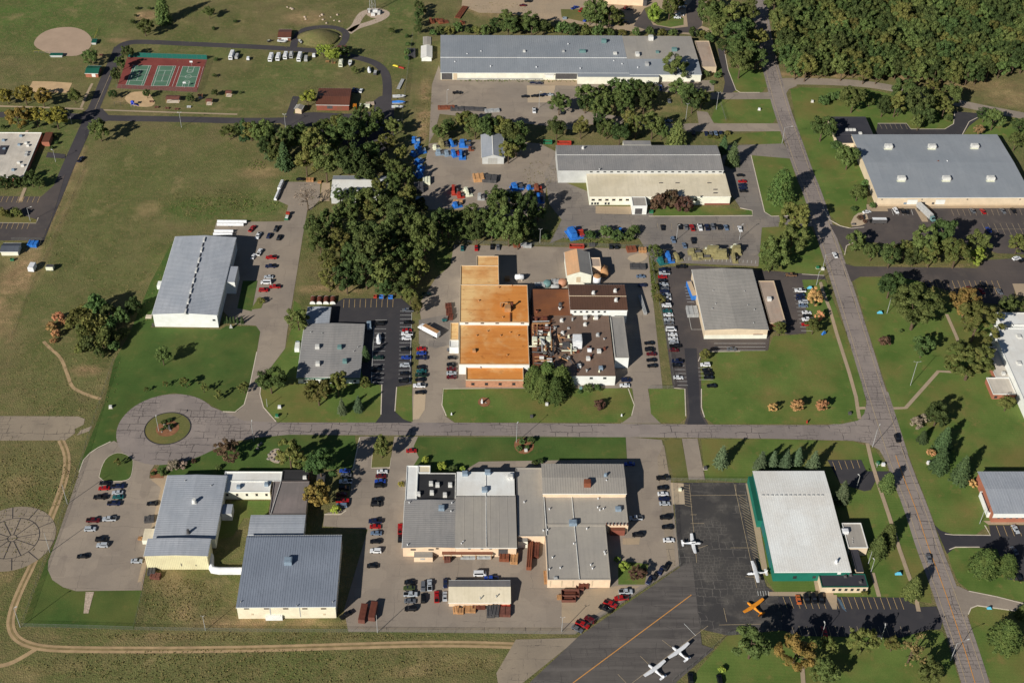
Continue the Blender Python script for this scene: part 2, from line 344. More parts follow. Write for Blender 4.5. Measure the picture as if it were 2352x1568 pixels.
def sheet_mesh(name, poly, z, mat):
    tris = tessellate_polygon([[Vector((x, y, 0)) for x, y in poly]])
    m = bpy.data.meshes.new(name); fs = []
    for a, b, c in tris:
        (x0, y0), (x1, y1), (x2, y2) = poly[a], poly[b], poly[c]
        fs.append((a, b, c) if (x1-x0)*(y2-y0)-(x2-x0)*(y1-y0) > 0 else (a, c, b))
    m.from_pydata([(x, y, z) for x, y in poly], [], fs); m.materials.append(M(mat)); m.update(); return m
SURF_N = [0]
def surf(name, pts, mat, lev, rnd=0, world=False):
    """a ground sheet; every sheet gets its own height so none are flush"""
    SURF_N[0] += 1
    p = pts if world else W(pts)
    if rnd: p = chaikin(p, rnd)
    return struct(ob(name, sheet_mesh(name, p, .03*lev+.0004*SURF_N[0], mat)))
def ribbon(pl, width, z, mat, name):
    L, Rr = [], []
    for i, (x, y) in enumerate(pl):
        a = pl[max(i-1, 0)]; b = pl[min(i+1, len(pl)-1)]
        dx, dy = b[0]-a[0], b[1]-a[1]; l = math.hypot(dx, dy) or 1
        nx, ny = -dy/l*width/2, dx/l*width/2
        L.append((x+nx, y+ny, z)); Rr.append((x-nx, y-ny, z))
    n = len(pl); m = bpy.data.meshes.new(name)
    m.from_pydata(L+Rr, [], [(i+n, i+1+n, i+1, i) for i in range(n-1)]); m.materials.append(M(mat)); m.update(); return m
def strip(name, pts, width, mat, lev, rnd=2, parent=None):
    SURF_N[0] += 1
    pl = W(pts)
    if rnd: pl = chaikin(pl, rnd, False)
    o = ob(name, ribbon(pl, width, .03*lev+.0004*SURF_N[0], mat, name), parent)
    return o if parent else struct(o)
def kerb(parent, pts, closed=False, rnd=0, width=.42, h=.15, mat='kerb'):
    pl = W(pts)
    if rnd: pl = chaikin(pl, rnd, closed)
    if closed: pl = pl+[pl[0]]
    b = MB(); rings = []
    for i, (x, y) in enumerate(pl):
        a = pl[max(i-1, 0)]; c = pl[min(i+1, len(pl)-1)]
        dx, dy = c[0]-a[0], c[1]-a[1]; l = math.hypot(dx, dy) or 1; nx, ny = -dy/l*width/2, dx/l*width/2
        rings.append([(x+nx, y+ny, 0), (x+nx, y+ny, h), (x-nx, y-ny, h), (x-nx, y-ny, 0)])
    b.loft(rings); return ob('kerb', b.mesh('kerb', mat), parent)
LINE = {}
def lines(parent, p0, p1, n, vec, mat='paint_white', wd=.13, lev=5):
    """n painted bay lines from p0 to p1, each reaching vec (photo px) from its start"""
    for i in range(n):
        t = i/max(n-1, 1); u, v = p0[0]+(p1[0]-p0[0])*t, p0[1]+(p1[1]-p0[1])*t
        line(parent, (u, v), (u+vec[0], v+vec[1]), mat, wd, lev)
def line(parent, a, b, mat='paint_white', wd=.13, lev=5, name='painted_line'):
    a, b = G(*a), G(*b); d = b-a; L = math.hypot(d[0], d[1])
    me = cached(('line', mat, round(wd, 2)), lambda: MB().add([(0, -wd/2, 0), (1, -wd/2, 0), (1, wd/2, 0), (0, wd/2, 0)], [(0, 1, 2, 3)]).mesh('painted_line', mat))
    LINE['n'] = LINE.get('n', 0)+1
    return ob(name, me, parent, (a[0], a[1], .03*lev+.0001*LINE['n']), math.atan2(d[1], d[0]), (L, 1, 1))

# ---------------------------------------------------------------- ground
def axis(lo, hi, step): return np.concatenate([np.array([-4200, -2600, -1500, -900, lo-120, lo-40]), np.arange(lo, hi+.1, step), np.array([hi+40, hi+120, 900, 1500, 2600, 4200])])
gx_, gy_ = axis(-345, 405, 2.5), axis(-260, 350, 2.5)
X, Y = np.meshgrid(gx_, gy_)
green = np.zeros_like(X); dirt = np.zeros_like(X)
def blob(arr, u, v, ru, rv, amt):
    c = G(u, v); k = pxm(u, v); a = G(u, v+rv/2)-G(u, v-rv/2); rx = ru/k; ry = abs(a[1])
    q = ((X-c[0])/rx)**2+((Y-c[1])/ry)**2
    np.maximum(arr, amt*np.clip(1.35-q, 0, 1), out=arr)
def trail(arr, pts, width, amt):
    p = W(pts)
    for a, b in zip(p, p[1:]):
        ax, ay = a; bx, by = b; L2 = (bx-ax)**2+(by-ay)**2
        t = np.clip(((X-ax)*(bx-ax)+(Y-ay)*(by-ay))/L2, 0, 1)
        dd = np.hypot(X-ax-t*(bx-ax), Y-ay-t*(by-ay))
        np.maximum(arr, amt*np.clip(1.5-dd/width, 0, 1), out=arr)
for a in [(90, 35, 190, 55, 1), (120, 60, 170, 70, .9), (250, 20, 110, 50, .5), (450, 110, 150, 30, .6), (340, 20, 60, 40, .3), (460, 480, 110, 34, .9), (590, 470, 80, 40, .8), (690, 165, 90, 30, .7),
          (600, 200, 60, 30, .6), (560, 220, 60, 50, .5), (920, 30, 40, 60, .8), (930, 110, 50, 60, .6), (840, 80, 60, 50, .35), (290, 600, 100, 80, .3), (60, 290, 140, 50, .8), (160, 320, 60, 30, .7), (100, 400, 60, 50, .9),
          (700, 520, 40, 60, .5), (1020, 590, 30, 40, .9), (1060, 1445, 300, 14, .7), (1150, 1510, 100, 30, .35), (660, 400, 40, 40, .5), (150, 830, 100, 90, .35),
          (450, 1540, 300, 30, .3), (90, 1090, 50, 40, .25), (2000, 590, 120, 30, .6), (2290, 310, 60, 60, .7), (1940, 180, 200, 20, .2), (1500, 250, 160, 20, .4), (1560, 40, 50, 30, 1),
          (1350, 540, 80, 20, .5), (590, 690, 40, 60, .6), (1100, 460, 30, 30, .7), (520, 250, 120, 14, .5), (40, 455, 50, 60, .5), (300, 420, 170, 90, .35), (400, 600, 90, 70, .4), (230, 560, 120, 120, .35), (330, 380, 120, 50, .3), (500, 380, 90, 50, .3), (100, 700, 90, 60, .3), (380, 1540, 380, 40, .35), (60, 1110, 90, 60, .3), (700, 1530, 250, 40, .3)]: blob(green, *a)
for a in [(335, 36, 26, 12, 1), (270, 93, 26, 6, .7), (700, 42, 50, 18, .6), (1150, 20, 90, 22, .7), (975, 250, 18, 70, .9), (970, 300, 14, 30, .8), (1880, 172, 120, 8, .9), (2060, 176, 100, 9, .8), (2230, 195, 130, 14, .5), (2320, 225, 60, 25, .5),
          (75, 575, 20, 16, 1), (40, 640, 45, 40, .8), (10, 720, 40, 60, .6), (340, 480, 30, 20, .4), (200, 850, 40, 12, .8), (45, 1115, 40, 30, .35), (10, 1325, 25, 16, .5), (410, 1405, 40, 26, .6), (430, 1340, 80, 40, .35), (620, 1430, 190, 14, .8), (300, 1462, 220, 10, .35),
          (60, 1545, 60, 20, .3), (160, 1530, 40, 16, .3), (1090, 1520, 120, 24, .25), (2120, 604, 150, 10, .7), (770, 665, 90, 12, .8), (600, 395, 60, 14, .5), (1250, 380, 30, 14, .7), (1480, 250, 120, 10, .4), (230, 130, 20, 8, .4), (300, 228, 40, 14, .6),
          (2070, 1530, 24, 40, .8), (2010, 1520, 50, 16, .3), (560, 1540, 60, 10, .4), (940, 1540, 60, 14, .4), (1350, 1540, 30, 16, .5), (500, 250, 160, 4, .5)]: blob(dirt, *a)
trail(dirt, [(0, 710), (40, 630), (75, 580)], 5, .8); trail(dirt, [(192, 300), (192, 392), (147, 497), (100, 597), (62, 680), (22, 782)], 1.6, .45)
trail(dirt, [(180, 360), (140, 440), (100, 530), (75, 575)], 3, .7)
m = bpy.data.meshes.new('ground'); ny, nx = X.shape
idx = np.arange(nx*ny).reshape(ny, nx)
quads = np.stack([idx[:-1, :-1], idx[:-1, 1:], idx[1:, 1:], idx[1:, :-1]], -1).reshape(-1, 4)
m.vertices.add(nx*ny); m.vertices.foreach_set('co', np.stack([X, Y, np.zeros_like(X)], -1).ravel().astype(np.float32))
m.loops.add(quads.size); m.loops.foreach_set('vertex_index', quads.ravel().astype(np.int32))
m.polygons.add(len(quads)); m.polygons.foreach_set('loop_start', np.arange(0, quads.size, 4, dtype=np.int32))
m.update(calc_edges=True)
for nm, arr in (('green', green), ('dirt', dirt)):
    at = m.attributes.new(nm, 'FLOAT', 'POINT'); at.data.foreach_set('value', arr.ravel().astype(np.float32))
m.materials.append(M('field')); struct(ob('ground', m))

# ---------------------------------------------------------------- lawns
surf('lawn', [(398, 552), (440, 620), (345, 752), (505, 757), (520, 748), (590, 750), (598, 762), (575, 880), (562, 930), (540, 947), (512, 944), (480, 926), (440, 909), (400, 902), (365, 908), (330, 925), (300, 950), (283, 985), (272, 1010), (240, 1026), (205, 1060), (180, 1100), (182, 1070), (240, 925), (262, 830), (298, 765), (345, 650)], 'lawn_dark', 1)
surf('lawn', [(675, 690), (672, 745), (655, 800), (602, 870), (598, 905), (605, 935), (635, 969), (862, 970), (876, 955), (878, 885), (840, 860), (760, 800), (700, 740), (690, 700)], 'lawn', 1)
surf('lawn', [(912, 888), (946, 888), (948, 968), (930, 966), (908, 945)], 'lawn', 3)
LW = surf('lawn', [(1018, 893), (1452, 892), (1457, 930), (1450, 955), (1430, 970), (1045, 970), (1025, 955), (1015, 930)], 'lawn', 4)
kerb(LW, [(1115, 892), (1018, 893), (1015, 930), (1025, 955)]); kerb(LW, [(1443, 893), (1457, 930), (1451, 954)])
surf('lawn', [(1490, 893), (1546, 893), (1572, 893), (1574, 962), (1560, 972), (1515, 970), (1495, 950)], 'lawn', 4)
LE = surf('lawn', [(1612, 808), (1764, 805), (1776, 772), (1852, 768), (1852, 700), (1845, 655), (1842, 643), (1895, 642), (1950, 784), (1980, 884), (1990, 925), (1985, 950), (1970, 966), (1930, 974), (1640, 974), (1616, 958), (1611, 900)], 'lawn', 4)
kerb(LE, [(1700, 807), (1612, 808), (1604, 830)]); kerb(LE, [(1611, 893), (1611, 935), (1618, 958)])
surf('lawn', [(1962, 640), (1975, 636), (2060, 640), (2125, 645), (2200, 690), (2280, 745), (2352, 945), (2460, 1200), (2420, 1207), (2270, 1205), (2240, 1228), (2170, 1228), (2150, 1210), (2120, 1130), (2085, 1040), (2040, 900), (1990, 750)], 'lawn', 1)
surf('lawn', [(1610, 1008), (1763, 1008), (1960, 1013), (2010, 1030), (2045, 1090), (2110, 1180), (2135, 1330), (2140, 1385), (2075, 1374), (1790, 1372), (1745, 1310), (1715, 1110), (1620, 1100)], 'lawn', 1)
surf('lawn', [(1525, 1014), (1540, 1007), (1565, 1009), (1582, 1098), (1548, 1099)], 'lawn_dry', 4)
surf('lawn', [(1815, 205), (1835, 201), (1990, 205), (2060, 218), (2190, 250), (2190, 285), (2170, 298), (2090, 297), (2080, 285), (2020, 284), (2000, 320), (1990, 480), (1985, 508), (1950, 523), (1930, 520), (1890, 475), (1860, 390), (1830, 290)], 'lawn', 1)
surf('lawn', [(1640, 155), (1757, 160), (1762, 200), (1750, 213), (1690, 213), (1675, 205), (1660, 170)], 'lawn', 1)
surf('lawn', [(1650, 229), (1780, 228), (1788, 262), (1775, 284), (1655, 284), (1630, 280)], 'lawn', 1)
surf('lawn', [(1615, 315), (1790, 300), (1800, 330), (1770, 335), (1650, 325)], 'lawn', 1)
surf('lawn', [(1725, 357), (1740, 354), (1812, 360), (1832, 420), (1858, 470), (1858, 490), (1772, 497), (1755, 485)], 'lawn', 1)
surf('lawn', [(1750, 520), (1860, 515), (1880, 560), (1895, 612), (1890, 632), (1840, 630), (1740, 615)], 'lawn', 1)
surf('lawn', [(1622, 475), (1726, 483), (1730, 494), (1500, 496), (1500, 472)], 'lawn', 3)
surf('lawn', [(1292, 420), (1352, 419), (1352, 470), (1310, 466)], 'lawn_dry', 2)
surf('lawn', [(110, 1308), (120, 1331), (145, 1348), (175, 1357), (326, 1355), (308, 1444), (52, 1437), (75, 1370), (152, 1176), (182, 1088)], 'lawn_dark', 1)
surf('lawn', [(355, 1085), (372, 1060), (420, 1060), (500, 1030), (588, 1006), (663, 998), (815, 1000), (820, 1040), (812, 1075), (650, 1085), (400, 1093)], 'lawn_dark', 1)
surf('lawn', [(960, 1003), (1437, 1004), (1440, 1054), (1100, 1060), (1050, 1090), (940, 1085), (962, 1050), (950, 1025)], 'lawn_dark', 4)
surf('lawn', [(535, 1150), (620, 1150), (615, 1185), (560, 1190), (535, 1230), (500, 1240), (500, 1200)], 'lawn', 3)
surf('lawn', [(2175, 1265), (2195, 1256), (2290, 1260), (2352, 1330), (2352, 1382), (2225, 1355), (2200, 1335), (2185, 1300)], 'lawn', 1)
surf('lawn', [(2225, 1400), (2245, 1392), (2330, 1402), (2420, 1420), (2420, 1600), (2300, 1600), (2255, 1530), (2230, 1450)], 'lawn', 1)
surf('lawn', [(1672, 1458), (1830, 1445), (2070, 1462), (2140, 1445), (2165, 1450), (2190, 1520), (2215, 1600), (1560, 1600), (1610, 1530)], 'lawn', 1)
surf('lawn', [(1420, 1300), (1445, 1290), (1490, 1295), (1480, 1342), (1420, 1342)], 'lawn', 4)
surf('lawn', [(1480, 20), (1500, 12), (1570, 42), (1570, 58), (1540, 63), (1510, 58), (1490, 45)], 'lawn', 3)
surf('lawn', [(2205, 312), (2215, 285), (2235, 268), (2400, 268), (2400, 345), (2300, 312)], 'lawn', 1)
surf('lawn', [(1940, 600), (1945, 565), (2000, 556), (2100, 566), (2250, 560), (2250, 605), (1960, 610)], 'lawn_dry', 2)
surf('lawn', [(868, 1003), (905, 1003), (898, 1050), (895, 1072), (853, 1074), (856, 1040)], 'lawn_dry', 5)
IS = surf('lawn', [(226, 1103), (234, 1071), (245, 1051), (265, 1040), (283, 1041), (303, 1052), (306, 1061), (302, 1091), (295, 1101), (275, 1105)], 'lawn_dark', 5, 1)
kerb(IS, [(226, 1103), (234, 1071), (245, 1051), (265, 1040), (283, 1041), (303, 1052), (306, 1061), (302, 1091), (295, 1101), (275, 1105)], True, 1)
surf('lawn', [(558, 645), (592, 645), (578, 715), (545, 708)], 'lawn_dark', 4)
surf('lawn', [(590, 690), (606, 692), (600, 708), (575, 712)], 'lawn', 5)

# ---------------------------------------------------------------- roads
R2 = surf('road', [(420, 1062), (330, 1030), (330, 940), (440, 915), (520, 948), (560, 962), (633, 970), (900, 970), (1176, 971), (1440, 973), (1763, 976), (1900, 976), (1950, 969), (1978, 958), (1988, 935), (1993, 900), (2040, 900), (2085, 1040), (2075, 1100), (2050, 1090), (2035, 1060), (2020, 1033), (1990, 1017), (1960, 1012), (1763, 1007), (1176, 1001), (663, 998), (588, 1005), (540, 1014), (500, 1028), (460, 1047)], 'road', 2)
cR = G(385, 984); circ = lambda r, n=48: [(cR[0]+r*math.cos(6.2832*i/n), cR[1]+r*math.sin(6.2832*i/n)) for i in range(n)]
surf('road', circ(22.3), 'road', 3, world=True)
i1 = surf('traffic_island', circ(9.9), 'lawn_dry', 5, world=True)
b = MB(); b.loft([[(x, y, z) for x, y in circ(r)] for r, z in ((9.9, 0), (9.9, .3), (10.25, .3), (10.25, 0))], False); ob('kerb', b.mesh('kerb', 'asphalt_dark'), i1)
surf('mulch_bed', circ(5.1, 24), 'mulch', 6, world=True)
RC = [(1742, -60), (1745, 0), (1748, 50), (1757, 100), (1766, 140), (1775, 175), (1795, 250), (1822, 325), (1845, 392), (1866, 442), (1898, 542), (1931, 642), (1962, 742), (1975, 784), (2005, 884), (2037, 984), (2071, 1084), (2107, 1174), (2131, 1251), (2160, 1326), (2195, 1426), (2228, 1526), (2262, 1640)]
R1 = strip('road', RC, 10.8, 'road', 3)
RCW = chaikin(W(RC), 2, False)
def offset(pl, d):
    o = []
    for i, (x, y) in enumerate(pl):
        a = pl[max(i-1, 0)]; c = pl[min(i+1, len(pl)-1)]; dx, dy = c[0]-a[0], c[1]-a[1]; l = math.hypot(dx, dy)
        o.append((x-dy/l*d, y+dx/l*d))
    return o
for d in (-3.6, 3.6): ob('edge_line', ribbon(offset(RCW, d), .22, .2, 'paint_tan', 'edge_line'), R1)
cl = [p for p in offset(RCW, -.2) if p[1] < G(2055, 1030)[1]]
ob('centre_line', ribbon(cl, .3, .2, 'paint_orange', 'centre_line'), R1)
for u in (2096, ): pass
R3 = strip('road', [(1785, 188), (1830, 187), (1900, 188), (1990, 193), (2060, 205), (2150, 225), (2240, 246), (2360, 268), (2500, 300)], 8.0, 'concrete', 2)
surf('road', [(1772, 160), (1800, 184), (1830, 182), (1830, 198), (1812, 205), (1795, 235)], 'concrete', 2)
strip('road', [(268, 118), (277, 106), (295, 98), (325, 96), (425, 101), (588, 108), (680, 114), (740, 118), (790, 126), (840, 137), (868, 148), (886, 168), (890, 195), (889, 225), (884, 265)], 5.6, 'asphalt_lane', 2)
strip('road', [(673, 112), (678, 90), (692, 70), (722, 63), (760, 62), (785, 68), (796, 78), (793, 92), (783, 106), (770, 119)], 4.6, 'asphalt_lane', 2)
RL = strip('road', [(275, 108), (265, 135), (258, 150), (246, 175), (230, 215), (215, 250), (200, 285), (180, 330), (152, 392), (133, 442), (102, 512), (84, 556)], 7.0, 'asphalt_lane', 2)
strip('centre_line', [(256, 165), (218, 252)], .2, 'paint_tan', 5, parent=RL)
strip('road', [(-40, 264), (100, 264), (215, 270), (260, 272), (400, 274), (588, 279), (720, 274), (900, 268)], 6.2, 'asphalt_lane', 2)
surf('road', [(192, 258), (208, 245), (235, 250), (250, 266), (250, 278), (215, 285), (190, 278)], 'asphalt_lane', 3)
surf('yard', [(645, 285), (665, 262), (720, 258), (800, 262), (860, 256), (858, 232), (872, 222), (892, 218), (905, 240), (905, 310), (880, 350), (780, 330)], 'asphalt_lane', 2)
strip('driveway', [(680, 222), (672, 245), (663, 268)], 4, 'asphalt_lane', 3)
strip('gravel_track', [(800, 72), (815, 62), (825, 40), (838, 27), (870, 24), (890, 30), (880, 42), (850, 54), (820, 62), (800, 76)], 5, 'gravel', 1)
surf('gravel_pad', [(838, 22), (868, 18), (890, 26), (895, 34), (875, 44), (845, 40)], 'gravel', 1, 1)
strip('dirt_track', [(190, 902), (165, 890), (155, 860), (140, 820), (115, 800), (100, 784)], 1.6, 'dirt', 1)
strip('dirt_track', [(190, 902), (215, 912), (232, 916)], 1.6, 'dirt', 1)
TRK = [(140, 1010), (155, 1045), (152, 1090), (136, 1140), (112, 1200), (80, 1285), (48, 1350), (28, 1400), (22, 1440), (40, 1470), (85, 1486), (150, 1491), (400, 1492), (600, 1489), (800, 1483), (1000, 1477), (1176, 1481), (1260, 1488)]
strip('dirt_track', TRK, 3.1, 'dirt', 1); strip('dirt_track', TRK, .8, 'track_mid', 2)
strip('dirt_track', [(85, 1488), (50, 1510), (20, 1525), (-20, 1532)], 1.8, 'dirt', 1)
strip('footpath', [(-10, 244), (100, 247), (192, 251)], 1.6, 'concrete_warm', 1); strip('footpath', [(236, 253), (380, 258), (545, 263)], 1.4, 'concrete_warm', 1)
strip('footpath', [(212, 192), (200, 215), (186, 248)], 1.5, 'concrete_warm', 1)
for pts in ([(1884, 648), (1890, 670), (1905, 708), (1922, 768), (1950, 855), (1966, 912), (1970, 940), (1974, 962)], [(1992, 1018), (2002, 1062), (2020, 1120), (2042, 1185), (2066, 1262), (2090, 1330), (2108, 1362), (2106, 1385), (2110, 1404)],
            [(2052, 938), (2080, 937), (2155, 853), (2215, 856)], [(2174, 722), (2196, 772), (2206, 798)], [(2004, 1315), (2012, 1345), (2019, 1370)], [(1972, 938), (1988, 937)], [(1842, 1527), (1845, 1570), (1848, 1610)]):
    strip('footpath', pts, 1.7, 'concrete_warm', 6, 0)
strip('footpath', [(0, 470), (56, 438)], .1, 'concrete_warm', 1)
strip('footpath', [(63, 300), (52, 318)], 1.6, 'concrete_warm', 2); strip('footpath', [(58, 432), (46, 462)], 1.8, 'concrete_warm', 5)

# ---------------------------------------------------------------- yards, lots, drives
LA = surf('parking_lot', [(290, 1030), (262, 1012), (240, 1022), (207, 1040), (192, 1056), (182, 1084), (157, 1159), (130, 1238), (111, 1288), (110, 1308), (120, 1331), (145, 1348), (175, 1357), (326, 1355), (336, 1306), (352, 1250), (390, 1092), (365, 1100), (343, 1098), (345, 1082), (356, 1066), (372, 1058), (340, 1050)], 'concrete', 2)
kerb(LA, [(254, 1014), (225, 1028), (207, 1040), (192, 1056), (182, 1084)])
surf('driveway', [(345, 1100), (385, 1092), (352, 1240), (336, 1300), (325, 1335), (316, 1337), (340, 1240), (370, 1120)], 'concrete_warm', 3)
LB = surf('parking_lot', [(488, 545), (497, 510), (652, 509), (662, 472), (640, 462), (645, 418), (736, 418), (734, 460), (715, 482), (706, 482), (695, 545), (680, 640), (672, 690), (660, 760), (655, 800), (602, 870), (598, 905), (605, 935), (636, 970), (560, 966), (518, 947), (545, 945), (562, 928), (575, 880), (590, 810), (598, 762), (588, 748), (540, 745), (500, 700), (540, 560)], 'concrete', 2)
kerb(LB, [(512, 945), (540, 946), (561, 929), (575, 880), (590, 808)]); kerb(LB, [(600, 880), (597, 905), (605, 935), (634, 968)])
surf('loading_pad', [(740, 420), (758, 420), (757, 462), (734, 462)], 'concrete_warm', 3)
LC = surf('parking_lot', [(755, 705), (790, 685), (922, 686), (944, 705), (946, 882), (912, 888), (907, 945), (925, 962), (948, 971), (862, 971), (874, 955), (877, 885), (850, 880), (832, 860), (800, 745), (756, 742)], 'asphalt_dark', 3)
kerb(LC, [(877, 883), (875, 952)]); kerb(LC, [(911, 889), (907, 944)])
lines(LC, (790, 688), (903, 687), 10, (-1, 19), 'paint_yellow'); lines(LC, (919, 715), (915, 878), 19, (27, 0)); lines(LC, (862, 735), (855, 878), 15, (26, 0))
line(LC, (859, 748), (853, 880)); line(LC, (946, 715), (941, 878))
LD = surf('yard', [(1042, 562), (1488, 572), (1500, 690), (1522, 892), (1488, 893), (1498, 950), (1518, 972), (1425, 972), (1453, 945), (1450, 891), (1016, 893), (1014, 925), (1022, 955), (1045, 971), (945, 971), (948, 882), (958, 880), (968, 740), (962, 700), (1000, 640), (1035, 610)], 'concrete', 1)
surf('concrete_strip', [(950, 905), (978, 905), (976, 940), (962, 962), (948, 964)], 'concrete_pale', 3)
surf('yard_patch', [(962, 735), (1040, 720), (1040, 790), (1000, 800), (962, 790)], 'road_grey', 2)
LE2 = surf('parking_lot', [(1510, 640), (1518, 614), (1600, 610), (1840, 628), (1893, 632), (1898, 645), (1845, 648), (1856, 765), (1815, 769), (1770, 760), (1764, 806), (1615, 808), (1607, 830), (1610, 890), (1611, 945), (1627, 975), (1572, 974), (1578, 955), (1574, 893), (1546, 892), (1530, 780)], 'asphalt_brown', 3)
surf('driveway', [(1585, 800), (1600, 800), (1606, 890), (1608, 950), (1622, 975), (1578, 975), (1584, 950), (1578, 880), (1572, 800)], 'asphalt_dark', 4)
kerb(LE2, [(1548, 891), (1573, 893), (1575, 955)]); kerb(LE2, [(1842, 630), (1893, 633)])
lines(LE2, (1548, 840), (1556, 885), 6, (24, 0)); lines(LE2, (1603, 845), (1606, 872), 4, (32, 0)); lines(LE2, (1572, 660), (1578, 694), 6, (16, 0)); lines(LE2, (1640, 789), (1640, 805), 3, (118, 0)); lines(LE2, (1820, 662), (1840, 760), 12, (26, 0))
line(LE2, (1578, 706), (1588, 757)); line(LE2, (1588, 757), (1616, 757))
LF = surf('parking_lot', [(1262, 560), (1290, 505), (1262, 470), (1250, 400), (1280, 345), (1300, 420), (1350, 440), (1352, 470), (1420, 480), (1726, 494), (1730, 485), (1700, 478), (1650, 400), (1665, 335), (1800, 330), (1812, 352), (1818, 365), (1725, 357), (1755, 485), (1772, 497), (1858, 492), (1868, 520), (1780, 521), (1750, 523), (1742, 612), (1500, 602), (1468, 548), (1290, 548)], 'road_grey', 2)
kerb(LF, [(1725, 357), (1756, 487), (1772, 497), (1850, 495)]); kerb(LF, [(1490, 497), (1728, 496), (1728, 484), (1700, 478)])
lines(LF, (1572, 598), (1735, 606), 18, (1, -7), 'paint_white'); lines(LF, (1510, 513), (1715, 515), 14, (2, 14), 'paint_tan')
surf('loading_pad', [(1368, 474), (1450, 475), (1450, 493), (1368, 491)], 'concrete_warm', 3)
surf('yard', [(985, 330), (1110, 320), (1240, 330), (1280, 350), (1282, 395), (1255, 420), (1250, 485), (1200, 500), (1060, 482), (965, 482), (972, 400)], 'concrete', 1)
surf('yard', [(992, 195), (1008, 150), (1014, 170), (1330, 172), (1520, 185), (1640, 185), (1640, 210), (1560, 215), (1420, 200), (1340, 250), (1320, 300), (1260, 290), (1010, 262), (998, 305), (985, 330)], 'concrete', 1)
surf('yard_patch', [(1210, 197), (1276, 197), (1268, 236), (1212, 236)], 'concrete_pale', 2)
surf('loading_pad', [(1014, 168), (1040, 168), (1040, 185), (1014, 186)], 'concrete_warm', 2); surf('loading_pad', [(1248, 178), (1326, 176), (1325, 198), (1250, 196)], 'concrete_warm', 2)
DH = surf('driveway', [(1250, 262), (1300, 250), (1560, 287), (1580, 284), (1785, 284), (1800, 290), (1800, 302), (1570, 303), (1540, 310), (1480, 290), (1300, 285)], 'concrete', 2)
surf('driveway', [(1600, 255), (1625, 258), (1640, 284), (1605, 285)], 'concrete', 2)
surf('driveway', [(1635, 213), (1760, 213), (1785, 205), (1800, 228), (1780, 228), (1640, 229), (1620, 228)], 'concrete', 2)
DK = surf('driveway', [(1648, 112), (1664, 112), (1672, 165), (1690, 208), (1680, 214), (1660, 214), (1665, 190), (1655, 150)], 'asphalt_lane', 3)
kerb(DK, [(1664, 118), (1672, 160), (1690, 207), (1700, 213), (1745, 213)], rnd=0)
surf('yard', [(1070, -60), (1650, -60), (1612, 60), (1640, 70), (1640, 85), (1560, 78), (1440, 72), (1330, 56), (1230, 42), (1176, 32), (1100, 30), (1060, 14)], 'concrete_warm', 1)
surf('driveway', [(1455, 60), (1480, 20), (1500, 58), (1545, 66), (1580, 62), (1575, 20), (1615, -30), (1612, 60), (1590, 76), (1500, 74)], 'asphalt_brown', 2)
surf('lawn', [(1288, 22), (1345, 22), (1440, 46), (1432, 60), (1345, 52), (1290, 40)], 'lawn_dry', 3)
LI = surf('parking_lot', [(1924, 550), (1905, 515), (1930, 520), (1950, 525), (1985, 508), (1990, 478), (2420, 474), (2460, 590), (2290, 582), (2240, 562), (2100, 566), (1990, 556), (1950, 560), (1940, 580)], 'asphalt_brown', 3)
kerb(LI, [(1890, 475), (1905, 505), (1930, 519), (1955, 525), (1985, 522)]); kerb(LI, [(1940, 585), (1944, 565), (1955, 559), (1970, 556)])
surf('footpath', [(1990, 472), (2420, 470), (2425, 478), (1992, 480)], 'concrete_warm', 4)
lines(LI, (2048, 482), (2093, 482), 5, (4, 13)); lines(LI, (2185, 482), (2420, 480), 19, (6, 14), 'paint_tan'); lines(LI, (2255, 513), (2420, 513), 13, (13, 27), 'paint_tan'); line(LI, (2262, 527), (2430, 527), 'paint_tan')
surf('loading_pad', [(2100, 478), (2122, 478), (2132, 510), (2118, 510)], 'concrete_warm', 4); surf('loading_pad', [(1990, 470), (2036, 474), (2040, 486), (1992, 486)], 'concrete_warm', 4)
R4 = surf('road', [(1940, 606), (1962, 612), (2100, 614), (2245, 616), (2262, 598), (2420, 588), (2460, 660), (2330, 655), (2330, 690), (2300, 700), (2200, 690), (2185, 670), (2110, 646), (2060, 634), (1975, 636), (1955, 648)], 'asphalt_brown', 3)
lines(R4, (2122, 645), (2290, 645), 14, (13, 32), 'paint_yellow'); line(R4, (2190, 662), (2290, 662), 'paint_yellow')
surf('loading_pad', [(2325, 652), (2420, 652), (2420, 680), (2335, 680)], 'concrete_warm', 5)
DKB = surf('driveway', [(2190, 256), (2262, 262), (2226, 290), (2208, 315), (2010, 315), (2016, 284), (2082, 284), (2092, 297), (2170, 297), (2190, 285)], 'asphalt_dark', 3)
kerb(DKB, [(2016, 284), (2082, 284), (2092, 297), (2170, 297), (2190, 285), (2193, 258)]); kerb(DKB, [(2250, 268), (2226, 280), (2210, 310)])
lines(DKB, (2020, 285), (2078, 285), 6, (6, 12), 'paint_tan')
AP = surf('apron', [(1545, 1108), (1716, 1108), (1726, 1180), (1748, 1310), (1760, 1345), (1792, 1371), (1795, 1420), (1800, 1446), (1672, 1459), (1590, 1440), (1575, 1310), (1560, 1300), (1552, 1200)], 'asphalt_apron', 2)
TX = surf('taxiway', [(1565, 1300), (1590, 1290), (1612, 1480), (1640, 1490), (1560, 1560), (1500, 1620), (1160, 1620), (1330, 1460)], 'asphalt_taxi', 3)
surf('apron', [(1140, 1545), (1185, 1468), (1330, 1464), (1200, 1568), (1150, 1610)], 'concrete_old', 2)
surf('footpath', [(1712, 1110), (1728, 1110), (1765, 1320), (1752, 1320)], 'concrete_warm', 4)
surf('tank_pad', [(1540, 1108), (1570, 1110), (1573, 1158), (1545, 1158)], 'concrete_pale', 4)
